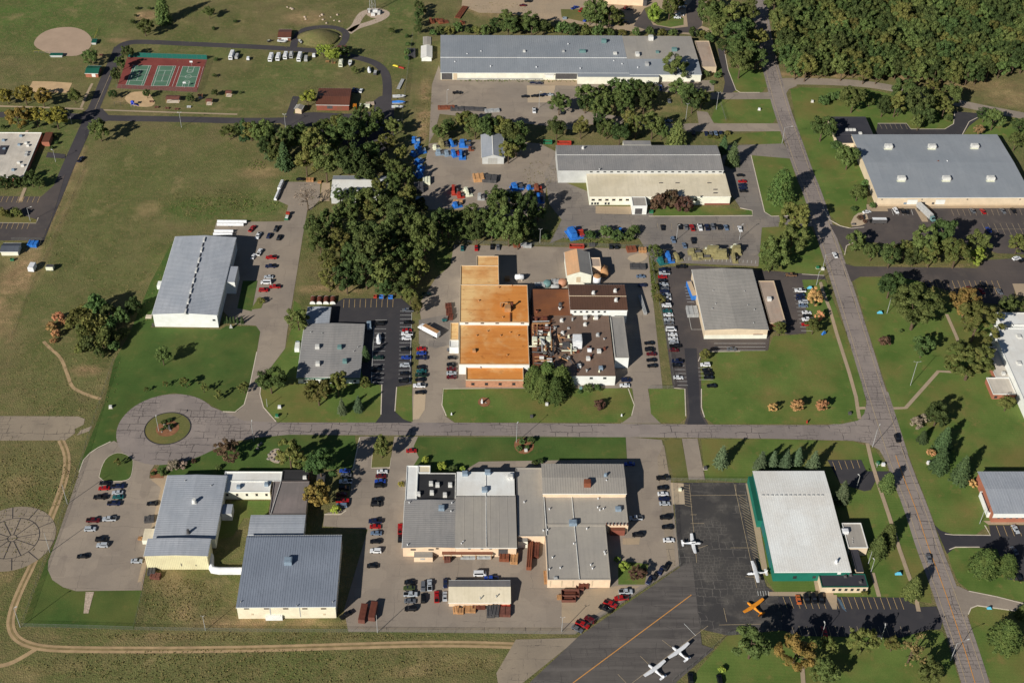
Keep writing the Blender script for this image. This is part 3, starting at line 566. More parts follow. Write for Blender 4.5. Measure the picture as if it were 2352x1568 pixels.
line(AP, (1316, 1568), (1588, 1366), 'paint_orange', .35, 7); line(AP, (1452, 1568), (1626, 1437), 'paint_tan', .15, 7); line(AP, (1571, 1432), (1598, 1460), 'paint_white', .15, 7)
for a_, b_ in (((1583, 1112), (1600, 1292)), ((1585, 1138), (1714, 1137)), ((1651, 1435), (1747, 1433)), ((1662, 1396), (1669, 1428)), ((1678, 1258), (1738, 1258)), ((1712, 1324), (1750, 1326)), ((1686, 1112), (1738, 1350)), ((1690, 1112), (1690, 1138)),
               ((1604, 1259), (1625, 1252)), ((1586, 1202), (1617, 1202)), ((1521, 1470), (1550, 1492)), ((1470, 1506), (1500, 1535)), ((1419, 1548), (1440, 1570)), ((1586, 1182), (1600, 1182))): line(AP, a_, b_, 'paint_tan', .16, 7)
lines(AP, (1696, 1138), (1730, 1280), 22, (20, 12), 'paint_tan', .18, 7); lines(AP, (1566, 1112), (1572, 1160), 9, (18, 4), 'paint_tan', .15, 7); lines(AP, (1740, 1357), (1764, 1357), 5, (2, 11), 'paint_white', .15, 7)
HL = surf('parking_lot', [(1786, 1372), (1792, 1368), (2075, 1372), (2085, 1380), (2110, 1394), (2150, 1392), (2165, 1425), (2160, 1445), (2130, 1446), (2070, 1464), (1830, 1460), (1796, 1446), (1795, 1405)], 'asphalt_dark', 3)
lines(HL, (1798, 1370), (2066, 1372), 19, (10, 27), 'paint_yellow'); lines(HL, (1818, 1437), (2084, 1438), 17, (8, 24), 'paint_tan'); lines(HL, (1922, 1372), (1934, 1396), 9, (10, 8), 'paint_blue')
surf('footpath', [(1764, 1359), (1914, 1359), (1914, 1370), (1764, 1368)], 'concrete_warm', 5); surf('footpath', [(1869, 1333), (1881, 1333), (1886, 1360), (1874, 1360)], 'concrete_warm', 4); surf('footpath', [(1895, 1366), (1922, 1366), (1922, 1399), (1912, 1399)], 'concrete_warm', 5)
CL = surf('parking_lot', [(1900, 1056), (1978, 1056), (1990, 1082), (2046, 1082), (2055, 1104), (2010, 1106), (2000, 1125), (1985, 1128), (1930, 1110)], 'asphalt_dark', 3)
lines(CL, (1912, 1060), (1968, 1056), 5, (7, 19), 'paint_yellow')
DB = surf('driveway', [(2146, 1205), (2160, 1218), (2190, 1228), (2275, 1230), (2272, 1206), (2420, 1206), (2440, 1340), (2352, 1335), (2315, 1330), (2290, 1260), (2195, 1256), (2175, 1272)], 'asphalt_dark', 3)
lines(DB, (2288, 1207), (2420, 1207), 9, (9, 24), 'paint_yellow'); lines(DB, (2320, 1320), (2352, 1330), 3, (10, 15), 'paint_yellow'); kerb(DB, [(2170, 1226), (2190, 1228), (2275, 1229), (2262, 1206)]); kerb(DB, [(2180, 1262), (2195, 1256), (2250, 1256)])
surf('footpath', [(2258, 1196), (2420, 1197), (2420, 1205), (2270, 1205)], 'concrete_warm', 4)
D5 = surf('driveway', [(2200, 1345), (2225, 1357), (2352, 1384), (2420, 1400), (2420, 1420), (2330, 1402), (2245, 1390), (2228, 1398), (2220, 1420), (2185, 1360)], 'concrete', 3)
kerb(D5, [(2225, 1357), (2290, 1370), (2352, 1386)]); kerb(D5, [(2330, 1402), (2245, 1390), (2230, 1396), (2224, 1410)])
LJ = surf('yard', [(826, 1002), (1437, 1003), (1520, 1010), (1540, 1100), (1548, 1180), (1562, 1298), (1320, 1456), (870, 1450), (800, 1450), (790, 1400), (845, 1215), (742, 1208), (745, 1180), (800, 1162), (812, 1075)], 'concrete', 1)
kerb(LJ, [(826, 1005), (812, 1072), (808, 1080)]); kerb(LJ, [(856, 1040), (853, 1074), (895, 1074), (898, 1050)]); kerb(LJ, [(745, 1181), (783, 1181), (795, 1172)])
surf('yard_patch', [(1510, 1050), (1525, 1020), (1535, 1080), (1552, 1300), (1535, 1300), (1520, 1180)], 'concrete_old', 2); surf('yard_patch', [(810, 1440), (1330, 1440), (1320, 1454), (865, 1450)], 'concrete_old', 2); surf('yard_patch', [(1290, 1360), (1420, 1345), (1470, 1345), (1340, 1430), (1290, 1430)], 'concrete_warm', 2)
surf('yard_patch', [(1430, 1235), (1470, 1235), (1468, 1250), (1430, 1250)], 'concrete_warm', 2)
surf('driveway', [(1566, 1007), (1602, 1007), (1619, 1101), (1582, 1101)], 'concrete', 3)
SCH = surf('parking_lot', [(-60, 450), (95, 452), (125, 425), (150, 400), (120, 500), (97, 553), (-60, 553)], 'asphalt_brown', 3)
lines(SCH, (8, 451), (92, 452), 8, (-6, 14), 'paint_yellow'); lines(SCH, (8, 511), (68, 512), 6, (-6, 15), 'paint_yellow'); lines(SCH, (48, 455), (56, 452), 4, (-6, 12), 'paint_yellow')
SI = surf('planting_island', [(-40, 488), (10, 482), (85, 505), (83, 513), (-40, 511)], 'lawn_dry', 5); kerb(SI, [(-40, 511), (83, 513), (88, 500)])
surf('driveway', [(110, 350), (150, 355), (150, 365), (105, 362)], 'asphalt_lane', 3)
for pts in ([(-60, 955), (180, 956), (195, 962), (192, 975), (172, 985), (172, 995), (150, 1011), (-60, 1012)], [(176, 1000), (185, 988), (212, 978), (205, 990)]): surf('old_runway', pts, 'concrete_old', 1)
cc = G(28, 1236); rose = [(cc[0]+17.3*math.cos(6.2832*i/40), cc[1]+17.3*math.sin(6.2832*i/40)) for i in range(40)]
CR = surf('compass_pad', rose, 'concrete_old', 2, world=True)
me = MB().add([(0, -.14, 0), (1, -.14, 0), (1, .14, 0), (0, .14, 0)], [(0, 1, 2, 3)]).mesh('joint', 'asphalt_dark')
for i in range(10):
    a = 6.2832*i/10+.25
    ob('joint', me, CR, (cc[0]+1.8*math.cos(a), cc[1]+1.8*math.sin(a), .19+i*.0003), a, (9.2, 1, 1)); ob('joint', me, CR, (cc[0]+11*math.cos(a+.3), cc[1]+11*math.sin(a+.3), .19+i*.0003), a+.3, (6.2, 1, 1))
for r in (1.8, 10.8):
    p = [(cc[0]+r*math.cos(6.2832*i/40), cc[1]+r*math.sin(6.2832*i/40)) for i in range(41)]; ob('joint', ribbon(p, .26, .198, 'asphalt_dark', 'joint'), CR)
surf('infield', [(77, 98), (88, 82), (110, 69), (140, 63), (170, 63), (192, 70), (207, 82), (213, 97), (206, 112), (190, 124), (172, 130), (140, 129), (112, 124), (92, 115), (80, 107)], 'infield', 1, 1)
surf('sand_pit', [(75, 187), (120, 188), (166, 191), (155, 214), (75, 212), (68, 200)], 'sand', 1, 0)
surf('sand_pit', [(285, 225), (298, 212), (340, 210), (350, 225), (358, 238), (345, 247), (310, 245), (293, 237)], 'sand', 1, 1)
surf('mulch_bed', [(345, 1085), (355, 1075), (375, 1088), (376, 1098), (346, 1098)], 'mulch', 4); surf('mulch_bed', [(1095, 925), (1105, 912), (1125, 915), (1125, 932), (1108, 936)], 'mulch', 6, 1); surf('mulch_bed', [(1178, 1018), (1195, 1005), (1222, 1008), (1228, 1030), (1210, 1044), (1188, 1040)], 'mulch', 6, 1)
surf('gravel_bed', [(612, 1048), (628, 1030), (645, 1030), (645, 1065), (625, 1062)], 'gravel', 3, 1); surf('stone_drain', [(197, 1359), (216, 1359), (203, 1408), (192, 1408)], 'gravel', 3)
surf('sand_pit', [(1436, 592), (1470, 580), (1490, 585), (1480, 600), (1455, 604)], 'concrete_pale', 3, 1)
surf('mulch_bed', [(1965, 490), (1990, 488), (1996, 510), (1975, 520), (1950, 520)], 'concrete_pale', 3, 1)
# ---------------------------------------------------------------- buildings
class Bld:
    def __init__(s, name, label, quad, base=None, h=None, cat='building', angle=None):
        s.h0 = h if h else hsolve((quad[2][0]+quad[3][0])/2, (quad[2][1]+quad[3][1])/2, base)
        p = [G(u, v, s.h0) for u, v in quad]
        ex = (p[1]-p[0]+p[2]-p[3])/2; s.a = math.atan2(ex[1], ex[0]) if angle is None else angle
        c = sum(p)/4; s.c = c
        s.root = thing(name, label, cat, (c[0], c[1], 0), s.a)
    def loc(s, p):
        dx, dy = p[0]-s.c[0], p[1]-s.c[1]; ca, sa = math.cos(s.a), math.sin(s.a)
        return dx*ca+dy*sa, -dx*sa+dy*ca
    def rect(s, quad, h):
        p = [s.loc(G(u, v, h)) for u, v in quad]
        return ((p[0][0]+p[3][0])/2, (p[1][0]+p[2][0])/2, (p[2][1]+p[3][1])/2, (p[0][1]+p[1][1])/2)
    def block(s, quad, wall, roof, base=None, h=None, kind='flat', rise=.9, ribs=None, pitch=1.0, ribmat=None, over=.25, z0=0.0, name='wall', ridge=.5, roof2=None, par=.5, cap='metal_light', ridgemat=None, rh=.07):
        if h is None: h = hsolve((quad[2][0]+quad[3][0])/2, (quad[2][1]+quad[3][1])/2, base)
        x0, x1, y0, y1 = s.rect(quad, h); R_ = s.root
        s.last = (x0, x1, y0, y1, h)
        b = MB(); low = h-.12
        if kind == 'flat':
            b.add([(x0, y0, z0), (x1, y0, z0), (x1, y1, z0), (x0, y1, z0), (x0, y0, low), (x1, y0, low), (x1, y1, low), (x0, y1, low)],
                  [(0, 1, 5, 4), (1, 2, 6, 5), (2, 3, 7, 6), (3, 0, 4, 7)])
            ob(name, b.mesh('wall', wall), R_)
            r = MB().box(((x0+x1)/2, (y0+y1)/2, h-.35 if par else h-.12), (x1-x0-.1, y1-y0-.1, .12))
            ro = ob('roof', r.mesh('roof', roof), R_)
            if par:
                q = MB(); t = .3
                for cx, cy, dx, dy in (((x0+x1)/2, y0+t/2-.04, x1-x0+.08, t), ((x0+x1)/2, y1-t/2+.04, x1-x0+.08, t), (x0+t/2-.04, (y0+y1)/2, t, y1-y0-2*t+.08), (x1-t/2+.04, (y0+y1)/2, t, y1-y0-2*t+.08)):
                    q.box((cx, cy, h-.3), (dx, dy, .3+par*.3))
                ob('parapet', q.mesh('parapet', cap), R_)
            s.slopes = [ro]; zt = h-.23 if par else h
        else:
            if kind == 'NS':   # ridge runs north-south
                xr = x0+(x1-x0)*ridge
                b.add([(x0, y0, z0), (x1, y0, z0), (x1, y1, z0), (x0, y1, z0), (x0, y0, low), (x1, y0, low), (x1, y1, low), (x0, y1, low), (xr, y0, low+rise), (xr, y1, low+rise)],
                      [(0, 1, 5, 8, 4), (1, 2, 6, 5), (2, 3, 7, 9, 6), (3, 0, 4, 7)])
                sl = [((x0-over, xr, h-over*rise/(xr-x0), h+rise), roof), ((xr, x1+over, h+rise, h-over*rise/(x1-xr)), roof2 or roof)]
            else:
                yr = y0+(y1-y0)*ridge
                b.add([(x0, y0, z0), (x1, y0, z0), (x1, y1, z0), (x0, y1, z0), (x0, y0, low), (x1, y0, low), (x1, y1, low), (x0, y1, low), (x0, yr, low+rise), (x1, yr, low+rise)],
                      [(0, 1, 5, 4), (1, 2, 6, 9, 5), (2, 3, 7, 6), (3, 0, 4, 8, 7)])
                sl = [((y0-over, yr, h-over*rise/(yr-y0), h+rise), roof2 or roof), ((yr, y1+over, h+rise, h-over*rise/(y1-yr)), roof)]
            ob(name, b.mesh('wall', wall), R_); s.slopes = []
            for (a0, a1, za, zb), mt in sl:
                r = MB(); t = .12; e0, e1 = (y0-over, y1+over) if kind == 'NS' else (x0-over, x1+over)
                P = (lambda a, e, z: (a, e, z)) if kind == 'NS' else (lambda a, e, z: (e, a, z))
                vs = [P(a0, e0, za-t), P(a1, e0, zb-t), P(a1, e1, zb-t), P(a0, e1, za-t), P(a0, e0, za), P(a1, e0, zb), P(a1, e1, zb), P(a0, e1, za)]
                fs = [(3, 2, 1, 0), (4, 5, 6, 7), (0, 1, 5, 4), (1, 2, 6, 5), (2, 3, 7, 6), (3, 0, 4, 7)]
                if kind != 'NS': fs = [f[::-1] for f in fs]
                r.add(vs, fs); so_ = ob('roof_slope', r.mesh('roof_slope', mt), R_); s.slopes.append(so_)
                if ribs:
                    q = MB(); rw = .2
                    along = (ribs == 'EW') == (kind == 'NS')   # ribs run up the slope
                    if along:
                        n = int((e1-e0)/pitch)
                        for i in range(1, n):
                            e = e0+(e1-e0)*i/n
                            vs = [P(a0, e-rw/2, za), P(a1, e-rw/2, zb), P(a1, e+rw/2, zb), P(a0, e+rw/2, za), P(a0, e-rw/4, za+rh), P(a1, e-rw/4, zb+rh), P(a1, e+rw/4, zb+rh), P(a0, e+rw/4, za+rh)]
                            q.add(vs, fs)
                    else:
                        n = int(abs(a1-a0)/pitch)
                        for i in range(1, n):
                            a = a0+(a1-a0)*i/n; z = za+(zb-za)*i/n
                            vs = [P(a-rw/2, e0, z), P(a+rw/2, e0, z), P(a+rw/2, e1, z), P(a-rw/2, e1, z), P(a-rw/4, e0, z+rh), P(a+rw/4, e0, z+rh), P(a+rw/4, e1, z+rh), P(a-rw/4, e1, z+rh)]
                            q.add(vs, fs)
                    struct(ob('roof_ribs', q.mesh('roof_ribs', ribmat or mt), so_), 'stuff')
            if ridgemat:
                q = MB()
                if kind == 'NS': q.box((xr, (y0+y1)/2, h+rise-.03), (.6, y1-y0+2*over, .14), 0, 1, .4)
                else: q.box(((x0+x1)/2, yr, h+rise-.03), (x1-x0+2*over, .6, .14), 0, .4, 1)
                ob('ridge_cap', q.mesh('ridge_cap', ridgemat), R_)
            gm = 'wall_white'
            for e_ in (0, 1):
                if kind == 'NS': ob('gutter', MB().box(((x0-over-.08, x1+over+.08)[e_], (y0+y1)/2, h-.3), (.16, y1-y0+2*over, .2)).mesh('gutter', gm), R_)
                else: ob('gutter', MB().box(((x0+x1)/2, (y0-over-.08, y1+over+.08)[e_], h-.3), (x1-x0+2*over, .16, .2)).mesh('gutter', gm), R_)
            zt = h+rise*.5
        s.zt = zt; return s
    def unit(s, u, v, size, mat='metal_light', name='roof_unit', z=None, kind='box', sink=.25):
        z = s.zt if z is None else z; x, y = s.loc(G(u, v, z+size[2]*.5)); b = MB(); bot = z-sink
        if kind == 'box':
            b.box((0, 0, 0), (size[0], size[1], size[2]+sink)); b.box((0, 0, size[2]+sink), (size[0]*.8, size[1]*.8, .12))
        elif kind == 'vent':
            r = size[0]/2; b.tube((0, 0, 0), (0, 0, size[2]+sink), r*.6, 8); b.tube((0, 0, size[2]+sink-.25), (0, 0, size[2]+sink), r, 8, r*.55)
        elif kind == 'fan':
            r = size[0]/2; b.box((0, 0, 0), (size[0]*.9, size[0]*.9, .4+sink)); b.tube((0, 0, .4+sink), (0, 0, size[2]+sink), r, 10, r*.7)
        elif kind == 'hood':
            w_, d_, h_ = size; h_ += sink; b.add([(-w_/2, -d_/2, 0), (w_/2, -d_/2, 0), (w_/2, d_/2, 0), (-w_/2, d_/2, 0), (-w_/2, -d_/4, h_), (w_/2, -d_/4, h_), (w_/2, d_/2, h_*.8), (-w_/2, d_/2, h_*.8)],
                      [(3, 2, 1, 0), (4, 5, 6, 7), (0, 1, 5, 4), (1, 2, 6, 5), (2, 3, 7, 6), (3, 0, 4, 7)])
        elif kind == 'tank':
            b.tube((-size[0]/2, 0, size[2]*.6), (size[0]/2, 0, size[2]*.6), size[2]*.45, 12)
            for q in (-.3, .3): b.box((size[0]*q, 0, 0), (.3, size[2]*.7, size[2]*.4))
        elif kind == 'silo':
            b.tube((0, 0, 0), (0, 0, size[2]), size[0]/2, 14); b.tube((0, 0, size[2]), (0, 0, size[2]*1.15), size[0]/2, 14, size[0]*.15)
        return ob(name, b.mesh(name, mat), s.root, (x, y, bot if kind not in ('tank', 'silo') else z))
    def onwall(s, y, u0, v0, u1, v1, mat, name, depth=.06, frame=None):
        """a panel on the south wall plane at local y, from two photo corners"""
        def hit(u, v):
            lo, hi = 0.0, 15.0
            for _ in range(30):
                m_ = (lo+hi)/2
                if s.loc(G(u, v, m_))[1] > y: lo = m_
                else: hi = m_
            return s.loc(G(u, v, lo))[0], lo
        xa, za = hit(u0, v0); xb, zb = hit(u1, v1)
        xa, xb = min(xa, xb), max(xa, xb); zb, za = max(min(za, zb), .03), max(za, zb)
        o = ob(name, MB().box((0, 0, 0), (xb-xa, depth*2, za-zb)).mesh(name, mat), s.root, ((xa+xb)/2, y-.01, zb))
        if frame:
            f = MB(); t = .12
            for nm_, cz in (('sill', -t), ('lintel', za-zb)): ob(nm_, MB().box((0, 0, cz), (xb-xa+2*t, depth*3, t)).mesh(nm_, frame), o)
        return o
    def onside(s, x, y0, y1, z0, z1, mat, name):
        return ob(name, MB().box((0, 0, 0), (.14, y1-y0, z1-z0)).mesh(name, mat), s.root, (x, (y0+y1)/2, z0))
    def pipe(s, pts, r, mat='galv', name='pipe'):
        b = MB(); b.path([(*s.loc(G(u, v, z)), z) for u, v, z in pts], r); return ob(name, b.mesh(name, mat), s.root)
def wins(B, y, u0, u1, n, v0, v1, w_, mat='window', name='window', frame=None):
    for i in range(n):
        u = u0+(u1-u0)*i/max(n-1, 1); B.onwall(y, u-w_/2, v0, u+w_/2, v1, mat, name, frame=frame)

# west hangar with the vented ridge
q = [(405, 543), (543, 546), (496, 722), (349, 721)]
B = Bld('metal_hangar', 'long grey ribbed-roof hangar with vented ridge beside the open field', q, 751)
B.block(q, 'wall_white', 'roof_steel', 751, kind='NS', rise=1.0, ribs='EW', pitch=1.05); x0, x1, y0, y1, h = B.last
for i in range(8): B.unit(469-i*6.1, 550+i*23.6, (.9, 3.6, .5), 'metal_light', 'ridge_vent', z=h+1.0)
for i in range(7): B.unit(466-i*6.1, 562+i*23.6, (.5, 3.0, .25), 'metal_dark', 'ridge_cap', z=h+1.0)
B.onwall(y0, 488, 733, 495, 737, 'window', 'sign_panel'); B.onwall(y0, 349, 742, 354, 750, 'metal_dark', 'meter')
B.block([(522, 611), (548, 612), (538, 648), (514, 647)], 'wall_white', 'roof_steel', h=h*.93, kind='flat', par=0, name='side_wall')
B.unit(367, 655, (2.0, 4, 2.2), 'wall_white', 'side_shed', z=0); B.unit(342, 727, (3, 2.6, .4), 'kerb', 'pad', z=0)
# green-trimmed office
q = [(699, 744), (833, 745), (827, 866), (686, 866)]
B = Bld('office_building', 'low grey ribbed-roof office with dark green fascia beside the two blue spruces', q, 880)
B.block(q, 'wall_white', 'roof_grey', 880, kind='NS', rise=.5, ribs='EW', pitch=1.2, over=.4); x0, x1, y0, y1, h = B.last
ob('fascia', MB().box(((x0+x1)/2, y0-.45, h-.75), (x1-x0+.8, .14, .6)).mesh('fascia', 'roof_green'), B.root)
for i, (u, v) in enumerate(((729, 796), (780, 797), (730, 835), (792, 829))): B.unit(u, v, (2.0, 2.0, 1.5), 'metal_light' if i % 2 == 0 else 'metal_teal', 'air_conditioner')
for u, v in ((740, 765), (714, 762), (812, 806), (822, 796)): B.unit(u, v, (.5, .5, .7), 'galv', 'roof_vent', kind='vent')
wins(B, y0, 700, 815, 6, 872, 877, 7, frame='wall_white')
B.block([(709, 704), (758, 707), (755, 744), (702, 744)], 'wall_white', 'roof_steel', h=h*.92, kind='NS', rise=.4, ribs='EW', pitch=1.2, name='side_wall')
B.unit(683, 797, (2.2, 5, 2.0), 'wall_white', 'side_shed', z=0)
for i in range(4):
    c = G(719+i*15.3, 692); t = thing('storage_tank', f'brown half-round tank shed with white front, {ORD[i]} from left beside the green-trimmed office', 'tank', (c[0], c[1], 0))
    rr = [[(1.35*math.cos(a*math.pi/10), y, 1.3*math.sin(a*math.pi/10)+.5) for a in range(11)]+[(-1.35, y, 0), (1.35, y, 0)] for y in (-2.2, 2.2)]
    ob('shell', MB().loft(rr, False).mesh('shell', 'rust_dark'), t)
    r2 = [[(x*1.02, y, z*1.02) for x, _, z in rr[0]] for y in (-2.32, -2.2)]; ob('front_panel', MB().loft(r2).mesh('front_panel', 'wall_white'), t)
    ob('back_panel', MB().loft([[(x, y, z) for x, _, z in rr[0]] for y in (2.2, 2.3)]).mesh('back_panel', 'wall_white'), t)
# rust-stained factory
q = [(1058, 610), (1212, 610), (1214, 741), (1055, 740)]
B = Bld('rust_stained_factory', 'sprawling factory with rust-orange and brown roofs crowded with ducts', [(1055, 747), (1214, 747), (1214, 838), (1055, 838)], h=6.5, angle=0.0)
H1, H2 = 8.2, 6.4
B.block([(1058, 610), (1145, 610), (1146, 655), (1057, 655)], 'wall_white', 'roof_orange', h=H1, par=.5, cap='wall_tan')
B.block([(1095, 588), (1145, 588), (1145, 611), (1095, 611)], 'wall_white', 'roof_orange', h=H1-.05, par=.5, cap='wall_tan')
B.block([(1057, 654), (1212, 654), (1214, 740), (1055, 740)], 'wall_white', 'roof_orange', h=H1+.02, par=.3, cap='wall_tan'); x0, x1, y0, y1, h = B.last; zt1 = B.zt
for u in (1072, 1108, 1142, 1200): B.onwall(y0, u-4, 741.0, u+4, 743.6, 'window', 'clerestory_window')
B.block([(1055, 746), (1214, 746), (1214, 837), (1055, 836)], 'wall_white', 'roof_orange', h=H2, par=.3, cap='wall_tan'); zt2 = B.zt; yf = B.last[2]
B.block([(1035, 741), (1054, 741), (1053, 780), (1033, 780)], 'wall_white', 'roof_orange', h=4.4, par=.3, cap='wall_tan')
B.block([(1033, 781), (1054, 781), (1053, 797), (1032, 797)], 'wall_white', 'roof_white', h=4.0, par=.2)
B.block([(1070, 842), (1202, 842), (1202, 873), (1070, 873)], 'brick_orange', 'roof_orange', h=4.4, par=.9, cap='wall_tan'); yb = B.last[2]
wins(B, yb, 1086, 1180, 4, 879, 884, 7, frame='wall_brown')
for u, v in ((1146, 660), (1176, 655), (1100, 690), (1165, 815), (1120, 760), (1095, 770), (1150, 770), (1190, 770), (1172, 763), (1155, 728)): B.unit(u, v, (.8, .8, .8), 'wood', 'roof_vent', z=zt1 if v < 741 else zt2, kind='vent')
B.unit(1166, 708, (3.0, 3.2, 2.2), 'wood', 'dust_collector', z=zt1); B.unit(1176, 700, (1.6, 1.6, 3.5), 'rust_dark', 'exhaust_stack', z=zt1, kind='vent'); B.unit(1089, 805, (1.6, 1.6, 1.2), 'wood', 'roof_unit', z=zt2); B.unit(1104, 843, (1, 1, .8), 'galv', 'roof_vent', z=4.3, kind='vent')
B.pipe([(1150, 705, zt1+1), (1150, 695, zt1+1.6), (1166, 695, zt1+1.6), (1168, 708, zt1+1.6)], .35, 'wood', 'duct'); B.pipe([(1172, 718, zt1+.6), (1172, 738, zt1+.6)], .25, 'rust_dark', 'duct')
H3 = 6.0
B.block([(1222, 663), (1310, 665), (1312, 724), (1222, 724)], 'wall_brown', 'roof_rust', h=H3, par=0); zt3 = H3
B.block([(1306, 654), (1434, 654), (1440, 711), (1311, 711)], 'wall_white', 'roof_chocolate', h=8.6, kind='EW', rise=.7, ribs='NS', pitch=1.2, roof2='roof_chocolate', ridgemat='wall_tan'); ym = B.last[2]; zt4 = B.zt
wins(B, ym, 1321, 1389, 6, 714, 717.5, 5, frame='wall_grey')
for u, v in ((1363, 672), (1413, 667), (1415, 688)): B.unit(u, v, (1.9, 1.9, 1.7), 'metal_light', 'exhaust_fan', z=zt4, kind='fan')
B.block([(1271, 724), (1400, 725), (1412, 863), (1272, 863)], 'wall_white', 'roof_brown', h=5.9, par=0, ); yd = B.last[2]; zt5 = 5.9
B.block([(1222, 724), (1272, 724), (1273, 846), (1221, 846)], 'wall_brown', 'roof_rust', h=5.8, par=0)
B.block([(1401, 726), (1434, 727), (1444, 826), (1414, 815)], 'wall_white', 'roof_tan', h=6.8, par=.3, cap='roof_tan', name='side_wall')
wins(B, yd, 1358, 1389, 2, 866, 870, 7, frame='wall_grey')
for u, v, k_, m_ in ((1344, 729, 'box', 'metal_light'), (1369, 729, 'box', 'metal_light'), (1290, 735, 'fan', 'metal_light'), (1344, 744, 'fan', 'metal_light'), (1292, 764, 'fan', 'metal_light'), (1373, 768, 'fan', 'galv'), (1376, 806, 'box', 'metal_light'), (1351, 823, 'box', 'metal_light'),
                     (1354, 803, 'hood', 'white'), (1330, 840, 'box', 'metal_light'), (1380, 845, 'box', 'metal_blue'), (1287, 698, 'fan', 'metal_dark'), (1286, 708, 'vent', 'metal_light'), (1233, 715, 'vent', 'rust'), (1275, 752, 'vent', 'galv'), (1320, 800, 'vent', 'galv'), (1306, 822, 'fan', 'galv'), (1268, 835, 'fan', 'galv'), (1284, 770, 'vent', 'wood')):
    B.unit(u, v, (1.9, 1.7, 1.5), m_, 'roof_unit' if k_ in ('box', 'hood') else 'exhaust_fan', z=5.9, kind=k_)
B.unit(1326, 784, (4.2, 5.5, 4.4), 'white', 'cooling_unit', z=5.9); B.unit(1300, 793, (3.5, 3, 2.0), 'metal_dark', 'cooling_frame', z=5.9)
for u in (1228, 1245, 1260): B.unit(u, 783, (2.4, 3.0, 3.0), 'cream', 'filter_box', z=5.8)
rnd = random.Random(4)
for k in range(16):
    v = 730+k*7+rnd.uniform(-2, 2); zz = 6.8+rnd.uniform(0, 1.6)
    B.pipe([(1222+rnd.uniform(0, 6), v, zz), (1262+rnd.uniform(-10, 8), v+rnd.uniform(-2, 2), zz)], .22+.2*rnd.random(), rnd.choice(['galv', 'wood', 'rust_dark', 'metal_dark']), 'duct')
for k in range(12):
    u = 1224+k*4.4+rnd.uniform(-2, 2); zz = 7.2+rnd.uniform(0, 1.5); v = rnd.uniform(740, 790)
    B.pipe([(u, v, zz), (u+rnd.uniform(-1, 1), v+rnd.uniform(15, 40), zz)], .2+.2*rnd.random(), rnd.choice(['galv', 'wood', 'galv', 'metal_dark']), 'duct')
for u, v in ((1232, 733), (1252, 733), (1232, 745), (1256, 747), (1240, 762), (1262, 768), (1236, 800), (1252, 806), (1266, 812), (1244, 822), (1262, 826), (1232, 830)):
    B.unit(u, v, (1.6+rnd.random(), 1.6, 1.6+rnd.random()*1.5), rnd.choice(['galv', 'metal_light', 'metal_dark', 'cream', 'rust_dark']), 'blower', z=5.8, kind=rnd.choice(['fan', 'box', 'hood', 'vent']))
for k in range(14):
    u, v = rnd.uniform(1278, 1400), rnd.uniform(730, 858); B.unit(u, v, (.7+rnd.random()*.8, .8, .6+rnd.random()), rnd.choice(['galv', 'metal_light', 'rust_dark', 'cream']), 'roof_vent', z=5.9, kind=rnd.choice(['vent', 'box', 'fan']))
for k in range(9):
    u, v = rnd.uniform(1280, 1330), rnd.uniform(775, 825); zz = 6.5+rnd.random(); B.pipe([(u, v, zz), (u+rnd.uniform(-22, 22), v+rnd.uniform(-3, 3), zz), (u+rnd.uniform(-22, 22), v+rnd.uniform(6, 16), zz)], .18+.15*rnd.random(), rnd.choice(['galv', 'wood', 'metal_dark']), 'duct')
B.pipe([(1242, 778, 8.5), (1246, 784, 10), (1252, 792, 9)], .55, 'galv', 'elbow_duct'); B.pipe([(1215, 795, 7.5), (1275, 796, 7.5)], .3, 'cream', 'duct')
B.pipe([(1285, 790, 7.4), (1312, 790, 7.4), (1312, 812, 7.4)], .3, 'cream', 'duct'); B.pipe([(1290, 805, 7.0), (1330, 805, 7.0)], .3, 'cream', 'duct')
# peach workshop behind the factory
q = [(1298, 580), (1353, 579), (1357, 631), (1303, 631)]
B = Bld('workshop', 'small peach gabled workshop behind the rust-stained factory', q, 648)
B.block(q, 'wall_cream', 'roof_peach', h=6.5, kind='NS', rise=2.2, over=.3, roof2='roof_tan'); yw = B.last[2]
B.block([(1354, 592), (1379, 592), (1379, 612), (1354, 612)], 'wall_peach', 'roof_tanflat', h=5.8, par=.4, cap='wall_peach', name='side_wall')
B.onwall(yw, 1324, 636, 1333, 648, 'wall_tan', 'door')
def tank(name, label, u, v, r, L, mat, upright=False, axis_=0.0, capmat=None, legs=True):
    z = r+.5; c = G(u, v, L/2 if upright else z)
    t = thing(name, label, 'tank', (c[0], c[1], 0), axis_); b = MB()
    if upright:
        b.tube((0, 0, .2), (0, 0, L), r, 16); ob('shell', b.mesh('shell', mat, True), t)
        ob('dome', MB().loft([[(rr*math.cos(6.2832*i/16), rr*math.sin(6.2832*i/16), zz) for i in range(16)] for rr, zz in ((r, L), (r*.8, L+r*.25), (r*.4, L+r*.42), (.05, L+r*.46))]).mesh('dome', capmat or mat), t)
        ob('base', MB().box((0, 0, 0), (r*2.1, r*2.1, .2)).mesh('base', 'kerb'), t)
    else:
        b.loft([[(x, rr*math.cos(6.2832*i/16), z+rr*math.sin(6.2832*i/16)) for i in range(16)] for x, rr in ((-L/2-.4, r*.3), (-L/2-.2, r*.8), (-L/2, r), (L/2, r), (L/2+.2, r*.8), (L/2+.4, r*.3))])
        ob('shell', b.mesh('shell', mat, True), t)
        for q_ in (-.32, .32): ob('saddle', MB().box((L*q_, 0, 0), (.4, r*1.6, z-r*.6)).mesh('saddle', 'kerb'), t)
        ob('hatch', MB().tube((0, 0, z+r-.1), (0, 0, z+r+.3), .35, 8).mesh('hatch', capmat or mat), t)
    return t
